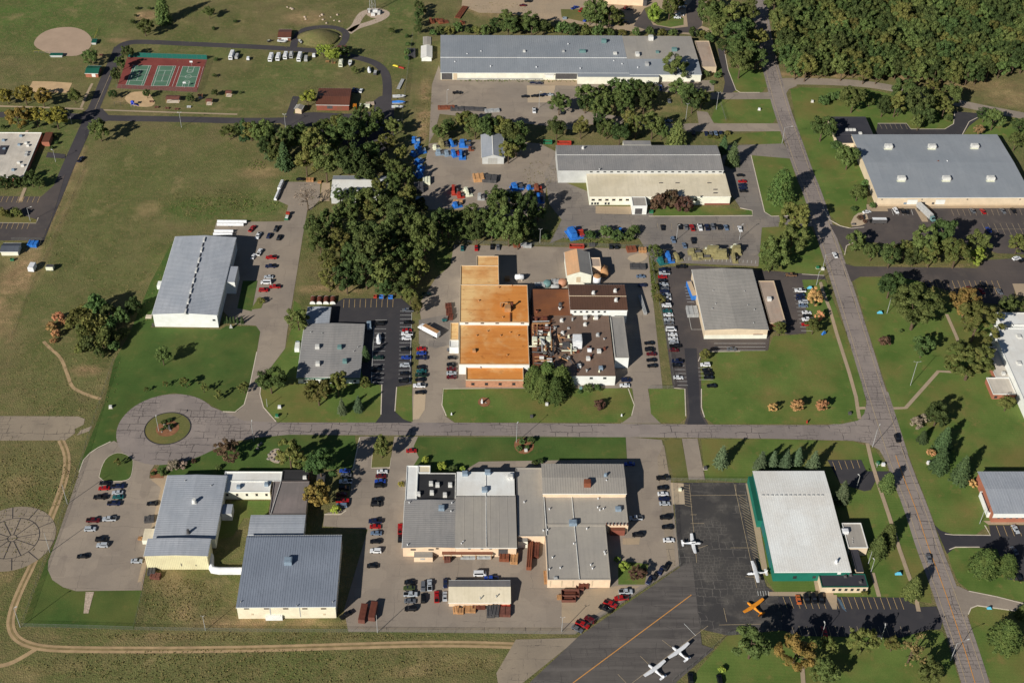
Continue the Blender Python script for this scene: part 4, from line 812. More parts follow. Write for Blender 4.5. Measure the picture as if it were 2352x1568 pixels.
tank('process_tank', 'rusty orange horizontal tank beside the peach workshop', 1388, 622, 2.0, 5.5, 'wood', axis_=R(90), capmat='rust'); tank('process_tank', 'white upright tank with rusty dome beside the peach workshop', 1371, 643, 2.0, 5.0, 'white', True, capmat='wood')
tank('process_tank', 'cream upright tank standing at the corner of the peach workshop', 1312, 641, 1.2, 5.0, 'cream', True); tank('process_tank', 'grey-green round vessel behind the brown roofs', 1257, 652, 2.0, 2.2, 'metal_teal', True); tank('process_tank', 'pale horizontal vessel behind the brown roofs', 1275, 658, 1.1, 3.5, 'galv')
tank('process_tank', 'brick-red round vessel behind the brown roofs', 1292, 650, 2.1, 2.6, 'brick_orange', True)
tank('process_tank', 'white box-bodied tank trailer behind the orange roof', 1193, 636, 1.4, 4.0, 'white')
# tan warehouse
q = [(1595, 619), (1730, 619), (1761, 756), (1615, 757)]
B = Bld('tan_warehouse', 'tan ribbed-roof warehouse with blue dock trailer at its side', q, 778)
B.block(q, 'wall_beige', 'roof_tan', 778, kind='NS', rise=.8, ribs='EW', pitch=1.1); x0, x1, y0, y1, h = B.last
ob('wall_band', MB().box(((x0+x1)/2, y0-.03, .02), (x1-x0+.1, .12, h*.42)).mesh('wall_band', 'wall_cream'), B.root)
for u, v in ((1638, 667), (1644, 697), (1636, 708), (1710, 668), (1718, 700), (1731, 741), (1733, 710)): B.unit(u, v, (.6, .6, .6), 'galv', 'roof_vent', kind='vent')
B.onwall(y0, 1676, 769, 1687, 773, 'window', 'window'); B.onwall(y0, 1730, 767, 1750, 777, 'wall_brown', 'dock_door')
B.block([(1741, 648), (1778, 642), (1804, 742), (1769, 742)], 'wall_brown', 'roof_tanflat', h=4.2, par=.3, cap='wall_tan', name='side_wall'); B.unit(1767, 686, (2, 2, 1.4), 'metal_light', 'air_conditioner', z=4.1)
# white hangar by the apron
q = [(1731, 1082), (1893, 1082), (1953, 1311), (1779, 1312)]
B = Bld('white_hangar', 'large green-walled hangar with white ribbed roof beside the aircraft apron', q, 1332)
B.block(q, 'wall_green', 'roof_white', h=6.1, kind='EW', rise=.6, ribs='NS', pitch=1.0, ridge=.76, rh=.035); x0, x1, y0, y1, h = B.last
for i in range(14): B.unit(1752+i*10.5, 1136.5, (1.2, .5, .25), 'galv', 'ridge_cap', z=h+.6)
B.unit(1921, 1288, (1.2, 1.2, 1.6), 'white', 'exhaust_fan', kind='fan'); B.onwall(y0, 1822, 1322, 1829, 1328, 'window', 'window'); B.onwall(y0, 1867, 1322, 1873, 1327, 'window', 'window'); B.onwall(y0, 1924, 1313.5, 1931, 1318, 'wall_white', 'wall_unit')
for k in range(3): B.onside(x0-.06, y0+6+k*17, y0+18+k*17, .05, h*.8, 'teal', 'hangar_door')
B.block([(1934, 1201), (1978, 1200), (1993, 1257), (1949, 1257)], 'wall_beige', 'roof_beige', h=5.0, par=.3, cap='roof_white', name='side_wall'); B.unit(1941, 1220, (2.6, 2, 1.8), 'white', 'air_conditioner', z=4.5)
for v in (1236, 1242, 1246): B.unit(1959, v, (.5, .5, .6), 'galv', 'roof_vent', z=4.5, kind='vent')
B.block([(1955, 1262), (1971, 1261), (1983, 1312), (1966, 1312)], 'wall_beige', 'roof_dark', h=3.8, par=.2, cap='roof_dark', name='side_wall')
B.block([(1882, 1319), (1986, 1316), (1995, 1347), (1887, 1347)], 'wall_beige', 'roof_dark', h=3.82, par=.3, cap='roof_green', name='side_wall'); wins(B, B.last[2], 1915, 1985, 6, 1351, 1356, 5)
for u, v in ((1942, 1322), (1954, 1319), (1977, 1335)): B.unit(u, v, (1.4, 1.4, .9), 'metal_dark', 'roof_vent', z=3.7, kind='fan')
B.block([(1719, 1094), (1735, 1092), (1757, 1194), (1741, 1195)], 'wall_green', 'roof_green', h=4.4, par=0, name='side_wall')
# south-west works: blue-grey shed and its attached wings
q = [(570, 1230), (785, 1229), (769, 1391), (542, 1393)]
B = Bld('blue_roof_warehouse', 'big square warehouse with blue-grey ribbed roof and cream front wall', q, 1417)
B.block(q, 'wall_warm', 'roof_blue', h=7.4, kind='EW', rise=.35, ribs='NS', pitch=.95, ridge=.97); x0, x1, y0, y1, h = B.last
B.unit(662, 1288, (3.0, 3.0, 1.9), 'metal_blue', 'air_conditioner', z=h+.15)
for u, v in ((553, 1381), (764, 1381), (682, 1390)): B.unit(u, v, (.5, .5, .8), 'galv', 'roof_vent', z=h, kind='vent')
for u in (566, 612, 656, 700, 743): B.onwall(y0, u-6, 1395.5, u+6, 1398, 'window', 'window', frame='wall_tan')
for u in (580, 745): B.onwall(y0, u-3, 1408, u+3, 1411.5, 'wall_tan', 'louvre')
for u in (621, 689): B.onwall(y0, u-.5, 1394, u+.5, 1416, 'galv', 'downpipe')
B.unit(630, 1414, (6.5, 2.4, 2.4), 'wall_white', 'compressor_house', z=0); B.unit(698, 1411, (1.8, 1.4, 1.6), 'metal_dark', 'electric_box', z=0)
B.block([(575, 1183), (700, 1183), (697, 1226), (573, 1226)], 'wall_cream', 'roof_steel', h=5.4, kind='EW', rise=.3, ribs='EW', pitch=1.1, name='side_wall')
B.block([(631, 1105), (709, 1105), (703, 1180), (616, 1180)], 'wall_tan', 'roof_membrane', h=4.6, par=.3, cap='roof_membrane', name='side_wall')
B.pipe([(645, 1106, 4.7), (622, 1180, 4.7)], .15, 'metal_light', 'roof_seam')
B.block([(650, 1079), (708, 1079), (708, 1102), (648, 1102)], 'wall_brick', 'roof_black', h=4.4, par=.3, cap='roof_black', name='side_wall'); B.unit(700, 1096, (1.6, 1.4, 1.1), 'metal_light', 'air_conditioner', z=4.3)
B.unit(737, 1105, (3.5, 7, 2.6), 'metal_dark', 'porch_roof', z=0)
q = [(385, 1092), (517, 1092), (494, 1224), (352, 1235)]
B = Bld('ribbed_roof_works', 'grey ribbed-roof works with white office wing and yellow shed beside the lot', q, h=6.0, angle=0.0)
B.block([(385, 1092), (517, 1092), (496, 1236), (353, 1236)], 'wall_cream', 'roof_steel', h=6.0, kind='NS', rise=.5, ribs='EW', pitch=1.15); x0, x1, y0, y1, h = B.last
B.unit(446, 1150, (2.2, 2.2, 2.2), 'metal_light', 'exhaust_fan', kind='fan'); B.unit(432, 1220, (1.5, 1.5, 2.2), 'metal_dark', 'exhaust_fan', kind='fan')
for u, v in ((425, 1103), (485, 1114)): B.unit(u, v, (.6, .6, .7), 'galv', 'roof_vent', kind='vent')
B.block([(342, 1236), (482, 1238), (476, 1275), (331, 1275)], 'wall_yellow', 'roof_steel', 1307, kind='NS', rise=.5, ribs='EW', pitch=1.1, name='shed_wall'); ys = B.last[2]; xs = B.last
q_ = MB(); n_ = 34
for i in range(n_): q_.box((xs[0]+(xs[1]-xs[0])*(i+.5)/n_, ys-.03, .05), (.28, .12, xs[4]-.3))
struct(ob('cladding_ribs', q_.mesh('cladding_ribs', 'wall_yellow'), B.root), 'stuff')
B.onwall(ys, 413, 1293, 419, 1299, 'metal_dark', 'wall_unit'); B.onwall(ys, 449, 1296, 452, 1299, 'window', 'vent')
B.block([(516, 1080), (648, 1085), (646, 1104), (515, 1104)], 'wall_cream', 'roof_white', h=4.6, par=.3, cap='wall_white', name='office_wall')
B.block([(515, 1104), (624, 1104), (619, 1129), (513, 1129)], 'wall_cream', 'roof_white', h=4.62, par=.3, cap='wall_white', name='office_wall'); yo = B.last[2]
wins(B, yo, 522, 612, 5, 1133, 1138, 6, frame='wall_tan'); B.unit(548, 1117, (1.6, 1.6, 1.2), 'metal_blue', 'air_conditioner', z=4.5); B.unit(612, 1111, (1.6, 1.6, 1.2), 'metal_blue', 'air_conditioner', z=4.5)
B.block([(512, 1157), (535, 1157), (532, 1179), (507, 1179)], 'wall_steel', 'roof_steel', h=4.4, par=0, name='side_wall')
B.block([(331, 1213), (354, 1213), (351, 1240), (327, 1240)], 'wall_cream', 'roof_cream', h=2.6, par=0, name='canopy_wall')
c = G(485, 1300); t = thing('covered_walkway', 'white rounded covered passage between the yellow shed and the blue-roofed warehouse', 'passage', (c[0], c[1], 0))
pp = [G(484, 1278), G(484, 1300), G(490, 1311), G(505, 1313), G(557, 1313)]
b = MB(); rings = []
for i, p in enumerate(pp):
    a_ = pp[max(i-1, 0)]; d_ = pp[min(i+1, 4)]; dd = (d_-a_)[:2]; dd = dd/np.linalg.norm(dd); nx_, ny_ = -dd[1], dd[0]
    rings.append([(p[0]-c[0]+nx_*1.3*math.cos(k*math.pi/6), p[1]-c[1]+ny_*1.3*math.cos(k*math.pi/6), 2.6*math.sin(k*math.pi/6)**.7 if 0 < k < 6 else 0) for k in range(7)])
b.loft(rings); ob('shell', b.mesh('shell', 'white'), t)
# south factory
B = Bld('south_factory', 'south factory of joined grey, white and beige roofs with peach front walls', [(1048, 1083), (1182, 1083), (1186, 1256), (1047, 1256)], h=6.0, angle=0.0)
B.block([(935, 1069), (960, 1069), (957, 1148), (930, 1148)], 'wall_white', 'roof_white', h=5.0, par=.2, cap='wall_white')
B.block([(961, 1069), (988, 1069), (988, 1085), (961, 1085)], 'wall_white', 'roof_cream', h=5.05, par=.2, cap='wall_white')
B.block([(960, 1086), (1047, 1086), (1046, 1147), (957, 1148)], 'wall_white', 'roof_black', h=4.6, par=.3, cap='metal_light'); zb = B.zt
for u, v in ((990, 1110), (1005, 1113), (1034, 1113), (992, 1131), (1022, 1136), (961, 1134)): B.unit(u, v, (1.7, 1.9, 1.3), 'metal_light', 'air_conditioner', z=zb)
B.block([(1049, 1083), (1181, 1083), (1183, 1137), (1048, 1137)], 'wall_white', 'roof_white', h=6.1, par=0)
B.block([(1048, 1138), (1183, 1138), (1186, 1256), (1047, 1256)], 'wall_peach', 'roof_beige', h=6.0, kind='EW', rise=.3, ridge=.97, ribs='NS', pitch=3.2); ya = B.last[2]
B.pipe([(1116, 1084, 6.2), (1117, 1255, 6.2)], .18, 'metal_light', 'roof_seam')
for u, v, m_ in ((1113, 1124, 'metal_blue'), (1014, 1166, 'metal_blue'), (1068, 1087, 'metal_blue'), (1120, 1084, 'metal_blue'), (1172, 1094, 'metal_light')): B.unit(u, v, (2.4, 2.2, 1.4), m_, 'air_conditioner', z=6.0)
for u, v in ((1060, 1247), (940, 1153), (1038, 1154), (1036, 1173), (936, 1250), (1170, 1100), (1064, 1243)): B.unit(u, v, (.6, .6, .9), 'white', 'roof_vent', z=5.9, kind='vent')
B.block([(930, 1149), (1047, 1149), (1047, 1256), (926, 1256)], 'wall_peach', 'roof_grey', h=5.8, kind='NS', rise=.4, ribs='EW', pitch=1.1); yc = B.last[2]
for u in (949, 990): B.onwall(yc, u-6, 1260, u+6, 1263, 'window', 'window')
for u in (1004, 1078, 1107, 1127): B.onwall(ya, u-3, 1258, u+3, 1260.5, 'window', 'window')
B.onwall(ya, 1145, 1260, 1166, 1276, 'metal_dark', 'dock_door')
B.block([(951, 1266), (989, 1266), (999, 1279), (951, 1279)], 'wall_peach', 'roof_tan', h=3.0, par=0, name='lean_to_wall'); B.onwall(B.last[2], 965, 1281, 976, 1285, 'wall_grey', 'door')
B.block([(1015, 1263), (1132, 1263), (1132, 1273), (1015, 1273)], 'wall_beige', 'wall_brown', h=3.2, par=0, name='lean_to_wall', z0=2.4)
for u in (1018, 1036, 1060, 1093, 1128): B.unit(u, 1279, (.25, .25, 3), 'wood', 'post', z=0)
B.block([(1183, 1074), (1245, 1074), (1251, 1230), (1191, 1230)], 'wall_peach', 'roof_beige', h=5.2, par=.25, cap='roof_beige')
B.block([(1248, 1136), (1438, 1135), (1441, 1203), (1252, 1204)], 'wall_peach', 'roof_beige', h=5.24, par=.25, cap='roof_beige')
B.block([(1252, 1205), (1391, 1205), (1402, 1330), (1258, 1330)], 'wall_peach', 'roof_beige', h=5.22, par=.25, cap='roof_beige'); yd = B.last[2]; zd = B.zt
B.block([(1244, 1066), (1432, 1066), (1437, 1132), (1248, 1132)], 'wall_peach', 'roof_beige', h=7.6, kind='EW', rise=.7, ribs='NS', pitch=1.05); B.unit(1349, 1109, (2.8, 2.6, 2.4), 'rust', 'rusty_cooler', z=8.0); B.unit(1391, 1090, (1.6, 1.6, 1.6), 'metal_blue', 'exhaust_fan', z=8.0, kind='fan'); B.unit(1393, 1102, (.7, .7, .8), 'white', 'roof_vent', z=8, kind='vent')
B.pipe([(1313, 1136, 5.2), (1331, 1329, 5.2)], .18, 'metal_light', 'roof_seam'); B.pipe([(1249, 1136, 5.3), (1256, 1228, 5.3)], .2, 'metal_light', 'roof_seam'); B.unit(1316, 1200, (3.2, 2.4, 1.6), 'metal_blue', 'air_conditioner', z=zd); B.unit(1420, 1168, (2.4, 2.0, 1.3), 'metal_blue', 'air_conditioner', z=zd)
for u, v in ((1204, 1152), (1262, 1138), (1320, 1134), (1374, 1144), (1386, 1138), (1262, 1168), (1373, 1164), (1386, 1167), (1378, 1170), (1258, 1216), (1348, 1213), (1248, 1217), (1269, 1279), (1287, 1303), (1318, 1247), (1361, 1304), (1357, 1296), (1390, 1271), (1262, 1306), (1388, 1266)): B.unit(u, v, (.7, .7, 1.0), 'white', 'roof_vent', z=zd, kind='vent')
B.block([(1398, 1208), (1436, 1206), (1434, 1217), (1405, 1217)], 'wall_barn', 'roof_barn', h=3.4, par=0, name='entrance_wall')
for i in range(7): B.unit(1393+i*8, 1203, (.3, 1.0, .5), 'rust_dark', 'bracket', z=5.0)
for u in (1264, 1290, 1316, 1360): B.onwall(yd, u-1, 1333, u+1, 1346, 'wall_tan', 'downpipe')
B.unit(1276, 1332, (1.6, 1.2, 3.5), 'galv', 'duct_riser', z=2); B.unit(1364, 1338, (4, 1.6, 2.0), 'galv', 'compressor', z=0)
B.block([(1190, 1231), (1212, 1231), (1212, 1243), (1190, 1243)], 'wall_cream', 'roof_tan', h=4, par=0, name='dock_wall'); B.unit(1231, 1238, (3.5, 2.5, 2.6), 'green', 'green_bin', z=0)
q = [(1032, 1333), (1171, 1333), (1172, 1382), (1031, 1382)]
B = Bld('cream_garage', 'long cream-roofed garage with pallets in front, standing alone in the yard', q, 1392)
B.block(q, 'wall_peach', 'roof_grey', 1392, kind='EW', rise=1.3, ribs=None, ridge=.62, roof2='roof_cream'); 
for u, v in ((1103, 1372), (1140, 1368)): B.unit(u, v, (.6, .6, 1.2), 'galv', 'roof_vent', kind='vent')
# long northern building
q = [(1013, 81), (1590, 84), (1609, 166), (1012, 166)]
B = Bld('long_factory', 'very long grey-roofed factory across the top, behind a row of trees', q, 184)
B.block([(1013, 81), (1432, 83), (1440, 167), (1012, 167)], 'wall_cream', 'roof_slate', 184, kind='EW', rise=.9, ribs='NS', pitch=1.3, ridge=.36, ridgemat='roof_white'); x0, x1, y0, y1, h = B.last; hh = h
B.block([(1433, 83), (1590, 84), (1606, 166), (1445, 176)], 'wall_cream', 'roof_beige', h=h+.03, kind='EW', rise=.9, ribs=None, ridge=.36, roof2='roof_slate')
B.block([(1326, 167), (1512, 167), (1514, 177), (1327, 177)], 'wall_cream', 'roof_slate', h=h-.15, par=0, name='front_wall')
B.block([(1597, 95), (1627, 94), (1646, 152), (1612, 156)], 'wall_tan', 'roof_tanflat', h=4, par=.3, cap='wall_tan', name='side_wall')
for u, v, sz in ((1387, 94, (3, 2.4, 2)), (1495, 87, (3, 3, 2.4)), (1338, 118, (4, 2.4, 1.6)), (1549, 114, (3.2, 2.6, 2)), (1464, 125, (2.4, 3.6, 2)), (1413, 123, (2.2, 2.2, 1.4)), (1486, 147, (2.2, 3, 1.8)), (1294, 118, (1.6, 1.6, 1.2)), (1204, 118, (1.6, 1.6, 1.2)), (1510, 120, (2, 2, 1.4))): B.unit(u, v, sz, random.choice(['galv', 'metal_teal', 'metal_light']), 'roof_unit', z=h+.4)
for u, v in ((1105, 118), (1045, 142), (1127, 152), (1073, 124), (1305, 101), (1410, 140), (1465, 155), (1333, 157), (1232, 154), (1429, 147)): B.unit(u, v, (1, 1, 1), 'white', 'roof_vent', z=h+.3, kind='vent')
B.onwall(y0, 1014, 168, 1039, 183, 'metal_dark', 'dock_door'); B.onwall(y0, 1276, 169, 1325, 182, 'metal_dark', 'dock_door'); B.onwall(y0, 1253, 171, 1271, 179, 'wall_white', 'dock_door'); B.onwall(y0, 1250, 169.5, 1273, 171, 'metal_light', 'canopy', depth=.8)
B.onwall(y0, 1050, 179.5, 1247, 183, 'wall_grey', 'stone_base', depth=.12); B.onwall(y0, 1041, 169, 1050, 183, 'wall_tan', 'door')
# two-tone works
q = [(1279, 334), (1647, 335), (1661, 391), (1281, 392)]
B = Bld('two_tone_works', 'works with grey upper roof, clerestory windows and broad cream lower roof', q, 420)
B.block(q, 'wall_steel', 'roof_grey', 420, kind='EW', rise=1.0, ribs='NS', pitch=1.2, ridge=.56, ridgemat='metal_light'); x0, x1, y0, y1, h = B.last
B.unit(1339, 339, (1.6, 1.6, 1.6), 'metal_light', 'exhaust_fan', kind='fan', z=h+.4); B.unit(1377, 388, (1, 1, 1), 'galv', 'roof_vent', kind='vent')
B.block([(1431, 322), (1494, 324), (1496, 333), (1432, 333)], 'wall_cream', 'roof_grey', h=h-.2, par=0, name='side_wall')
for i in range(20): B.onwall(y0, 1355+i*15.6, 392.8, 1361+i*15.6, 396.2, 'window', 'clerestory_window')
B.block([(1350, 398), (1664, 398), (1678, 451), (1352, 451)], 'wall_cream', 'roof_cream', h=h-2.6, kind='EW', rise=.3, ridge=.97, name='lower_wall'); yl = B.last[2]
for i in range(6): B.onwall(yl, 1359+i*15.7, 457, 1366+i*15.7, 461, 'window', 'window', frame='wall_tan')
for u in (1360, 1367, 1373, 1391, 1398): B.onwall(yl, u-2, 465, u+2, 470, 'window', 'window')
for u in (1502, 1598): B.onwall(yl, u-3, 457, u+3, 461, 'window', 'window', frame='wall_tan')
B.onwall(yl, 1618, 467, 1676, 472, 'wall_barn', 'brick_base'); B.unit(1610, 451, (.8, .8, 1), 'metal_dark', 'roof_vent', z=h-2.4, kind='vent')
for u, v in ((1518, 420), (1556, 420), (1629, 420), (1643, 435), (1643, 443)): B.unit(u, v, (2.2, .3, .2), 'metal_dark', 'roof_slot', z=h-2.3)
B.block([(1452, 452), (1484, 452), (1485, 473), (1452, 473)], 'wall_white', 'roof_beige', 493, par=.2, cap='wall_white', name='dock_wall'); B.onwall(B.last[2], 1459, 479, 1474, 492, 'metal_dark', 'dock_door')
# big slate-roofed plant to the east
q = [(1959, 310), (2291, 309), (2369, 453), (2014, 453)]
B = Bld('slate_roof_plant', 'broad plant with smooth slate-grey roof and beige dock wall at the right', q, 473)
B.block(q, 'wall_beige', 'roof_slate', 473, kind='EW', rise=.9, ridge=.52); x0, x1, y0, y1, h = B.last
for u, v in ((2041, 336), (2141, 336), (2239, 335), (2071, 409), (2174, 409), (2276, 409)):
    o = B.unit(u, v, (4.2, 2.6, 1.9), 'metal_light', 'air_handler', z=h+.4); o2 = MB().tube((2.0, -.6, .9), (2.9, -.6, .9), .6, 8); ob('intake_hood', o2.mesh('intake_hood', 'metal_dark'), o); ob('curb', MB().box((-.6, -1.6, .1), (4.6, 1.6, .3)).mesh('curb', 'cream'), o)
B.unit(2155, 370, (1, 1, .8), 'rust', 'roof_vent', kind='vent'); B.unit(2176, 370, (1, 1, 1), 'white', 'roof_vent', kind='vent')
ob('wall_band', MB().box(((x0+x1)/2, y0-.03, .02), (x1-x0+.1, .12, h*.2)).mesh('wall_band', 'wall_tan'), B.root)
for u0_, u1_ in ((2085, 2105), (2150, 2168)): B.onwall(y0, u0_, 459, u1_, 472, 'wall_white', 'dock_door', frame='wall_grey')
B.onwall(y0, 2109, 464, 2123, 473, 'metal_dark', 'dock_door'); B.onwall(y0, 2076, 465, 2081, 472, 'metal_blue', 'door'); B.onwall(y0, 2141, 465, 2144, 473, 'metal_dark', 'door')
for u in (2026, 2118, 2222, 2343): B.onwall(y0, u-1.5, 457, u+1.5, 459, 'metal_dark', 'wall_light')
B.block([(1905, 268), (1990, 269), (2003, 308), (1917, 308)], 'wall_beige', 'roof_dark', h=4.2, par=.3, cap='roof_dark', name='office_wall'); B.block([(1919, 309), (1956, 309), (1957, 328), (1924, 328)], 'wall_beige', 'roof_dark', h=4.18, par=.3, cap='roof_dark', name='office_wall')
for u, v in ((1945, 298), (1954, 298), (1976, 306), (1962, 298)): B.unit(u, v, (1.8, 1.5, 1), 'metal_light', 'air_conditioner', z=4)
# buildings cut by the right edge
q = [(2292, 718), (2450, 718), (2460, 745), (2296, 745)]
B = Bld('white_roof_building', 'white-roofed building at the right edge beyond the large olive tree', q, h=6.5, angle=0)
B.block(q, 'wall_white', 'roof_white', h=6.5, par=.3); B.block([(2284, 753), (2440, 753), (2540, 945), (2358, 945)], 'wall_white', 'roof_white', h=6.2, par=.4, cap='wall_white')
B.unit(2341, 833, (2, 2.4, .5), 'metal_light', 'skylight_or_courtyard', z=6.1); B.unit(2341, 772, (2, 2.4, .5), 'metal_light', 'skylight_or_courtyard', z=6.1)
B.block([(2266, 868), (2316, 866), (2336, 905), (2282, 905)], 'wall_brick', 'roof_school', h=3.2, par=.3, cap='wall_white', name='annex_wall'); wins(B, B.last[2], 2287, 2310, 2, 909, 914, 5)
B.block([(2275, 796), (2292, 796), (2316, 864), (2270, 866)], 'wall_brick', 'roof_school', h=3.0, par=.2, name='annex_wall'); B.unit(2305, 857, (1.6, 1.6, 1.1), 'metal_light', 'air_conditioner', z=3)
q = [(2246, 1084), (2430, 1084), (2470, 1177), (2286, 1177)]
B = Bld('steel_roof_office', 'steel-roofed brick office at the right edge below the spruces', q, 1199)
B.block(q, 'wall_brick', 'roof_steel', 1199, kind='EW', rise=.6, ribs='NS', pitch=1.2, ridge=.56, over=.4); x0, x1, y0, y1, h = B.last
ob('wall_band', MB().box(((x0+x1)/2, y0-.04, h*.5), (x1-x0+.1, .14, h*.45)).mesh('wall_band', 'wall_white'), B.root); wins(B, y0, 2294, 2350, 5, 1186, 1190, 4)
B.block([(2250, 1128), (2262, 1128), (2285, 1176), (2272, 1178)], 'wall_white', 'roof_dark', h=3.0, par=.2, cap='wall_white', name='porch_wall')
# school at the left edge
q = [(-60, 304), (98, 305), (50, 408), (-125, 408)]
B = Bld('school_building', 'flat white-roofed brick school at the left edge', q, 418)
B.block(q, 'wall_brick', 'roof_school', 418, par=.35, cap='wall_white'); z_ = B.zt
for u, v in ((48, 312), (44, 332), (60, 328), (64, 334), (62, 350), (60, 356), (43, 373), (52, 380), (10, 342), (8, 322), (30, 390)): B.unit(u, v, (1.6, 1.4, .9), random.choice(['metal_light', 'galv', 'metal_blue']), 'roof_vent', z=z_)
B.unit(6, 345, (4.5, 9, .4), 'roof_dark', 'skylight_or_courtyard', z=z_)  # dark-coloured slab stands in for the shade of an open courtyard hole
B.block([(100, 303), (116, 304), (118, 326), (100, 326)], 'wall_brick', 'roof_barn', h=3, par=0, name='porch_wall')
def small(name, label, quad, base, wall, roof, kind='EW', rise=1.0, doors=(), h=None, ridgemat=None, over=.35, ribs=None, ridge=.5, roof2=None):
    B = Bld(name, label, quad, base, h=h); B.block(quad, wall, roof, base, h=h, kind=kind, rise=rise, over=over, ribs=ribs, ridge=ridge, roof2=roof2, ridgemat=ridgemat)
    for u0_, v0_, u1_, v1_, mt, nm in doors: B.onwall(B.last[2], u0_, v0_, u1_, v1_, mt, nm)
    return B
small('concession_stand', 'brick park building with green roof beside the park road', [(201, 151), (232, 152), (224, 168), (198, 168)], 178, 'wall_brick', 'roof_green', doors=[(210, 169, 220, 177, 'wall_white', 'door')])
small('park_garage', 'brown-roofed garage with white door beside the mound loop', [(642, 68), (670, 68), (667, 86), (639, 86)], 94, 'wall_brown', 'roof_barn', doors=[(646, 86.5, 661, 93, 'wall_white', 'garage_door')])
small('brown_barn', 'large reddish brown metal barn by the park yard', [(735, 203), (809, 204), (798, 241), (725, 240)], 254, 'wall_barn', 'roof_barn', ridge=.42, doors=[(751, 243, 764, 250, 'metal_dark', 'barn_door'), (774, 244, 786, 253, 'wall_brown', 'barn_door')], ribs='NS')
small('garden_shed', 'small grey shed at the end of the park spur', [(678, 240), (692, 242), (697, 252), (682, 250)], 262, 'wall_tan', 'roof_tan', kind='NS', rise=.7)
small('white_shed', 'white gabled shed west of the long factory', [(969, 106), (991, 106), (991, 132), (968, 132)], 141, 'wall_white', 'roof_white', kind='NS', rise=.8)
small('grey_shed', 'little grey lean-to behind the white gabled shed', [(974, 85), (988, 85), (988, 102), (973, 102)], 104, 'wall_grey', 'roof_beige', kind='NS', rise=.3)
small('steel_shed', 'pale grey gabled metal shed beside the blue machinery', [(1107, 310), (1156, 310), (1156, 361), (1107, 361)], 377, 'wall_steel', 'roof_steel', kind='NS', rise=1.8, ridgemat='roof_white', doors=[(1121, 363, 1131, 376, 'wall_grey', 'barn_door'), (1132, 363, 1142, 376, 'wall_grey', 'barn_door')])
small('wood_edge_shed', 'white-roofed metal shed half hidden by trees', [(770, 404), (892, 405), (889, 452), (757, 452)], 468, 'wall_steel', 'roof_steel', ridge=.75, roof2='roof_white')
small('storage_shed', 'dark shingled storage shed beside the school lot', [(6, 559), (47, 559), (40, 577), (4, 577)], 587, 'wall_cream', 'roof_shingle')
small('peach_warehouse', 'peach metal warehouse cut off by the top edge', [(1385, -40), (1478, -36), (1478, -2), (1398, -8)], 12, 'wall_peach', 'wall_peach', doors=[(1478, 1, 1485, 14, 'metal_dark', 'dock_door')])
small('baseball_dugout', 'green-roofed dugout below the infield', [(117, 122), (143, 122), (143, 127), (116, 127)], 132, 'wall_steel', 'roof_green', rise=.2); small('baseball_dugout', 'green-roofed dugout at the right side of the infield', [(213, 90), (222, 90), (220, 98), (211, 98)], 103, 'wall_steel', 'roof_green', rise=.2)
def shelter(label, u, v, w_, d_, h_=3.0):
    c = G(u, v, h_*.8); t = thing('picnic_shelter', label, 'shelter', (c[0], c[1], 0)); b = MB()
    b.add([(-w_/2, -d_/2, h_-.6), (w_/2, -d_/2, h_-.6), (w_/2, 0, h_), (-w_/2, 0, h_), (w_/2, d_/2, h_-.6), (-w_/2, d_/2, h_-.6), (-w_/2, 0, h_-.2), (w_/2, 0, h_-.2)], [(0, 1, 2, 3), (3, 2, 4, 5), (0, 6, 7, 1), (5, 4, 7, 6)])
    ob('roof', b.mesh('roof', 'brown_red'), t)
    for x in (-1, 1):
        for y in (-1, 1): ob('post', cached('post3', lambda: MB().box((0, 0, 0), (.2, .2, 2.45)).mesh('post', 'wood')), t, (x*(w_/2-.3), y*(d_/2-.3), 0))
    ob('floor', MB().box((0, 0, 0), (w_*.95, d_*.95, .1)).mesh('floor', 'kerb'), t)
shelter('wide brown-roofed picnic shelter below the tennis courts', 397, 224, 8, 5); shelter('small brown-roofed shelter right of the wide picnic shelter', 480, 230, 3.6, 4); shelter('small brown-roofed shelter at the far right of the picnic area', 525, 211, 3.6, 4)
shelter('red-roofed open shelter beside the lime tree on the park loop', 785, 108, 6, 4, 3); shelter('brown-roofed small picnic cover right of the court fence', 460, 218, 3, 2.4, 2.4)
# ---------------------------------------------------------------- trees
def leaf_mesh(name, cen, nor, size, tint, mat, rs, aspect=1.0):
    n = len(cen); t = np.cross(nor, rs.normal(size=(n, 3))); t /= np.linalg.norm(t, axis=1)[:, None]+1e-9
    b_ = np.cross(nor, t); s = size[:, None]*.5
    v = np.stack([cen-t*s-b_*s*aspect, cen+t*s-b_*s*aspect, cen+t*s+b_*s*aspect, cen-t*s+b_*s*aspect], 1).reshape(-1, 3)
    m = bpy.data.meshes.new(name); m.vertices.add(4*n); m.vertices.foreach_set('co', v.ravel().astype(np.float32))
    m.loops.add(4*n); m.loops.foreach_set('vertex_index', np.arange(4*n, dtype=np.int32))
    m.polygons.add(n); m.polygons.foreach_set('loop_start', np.arange(0, 4*n, 4, dtype=np.int32)); m.update(calc_edges=True)
    a = m.attributes.new('tint', 'FLOAT', 'POINT'); a.data.foreach_set('value', np.repeat(tint, 4).astype(np.float32))
    m.materials.append(M(mat)); return m
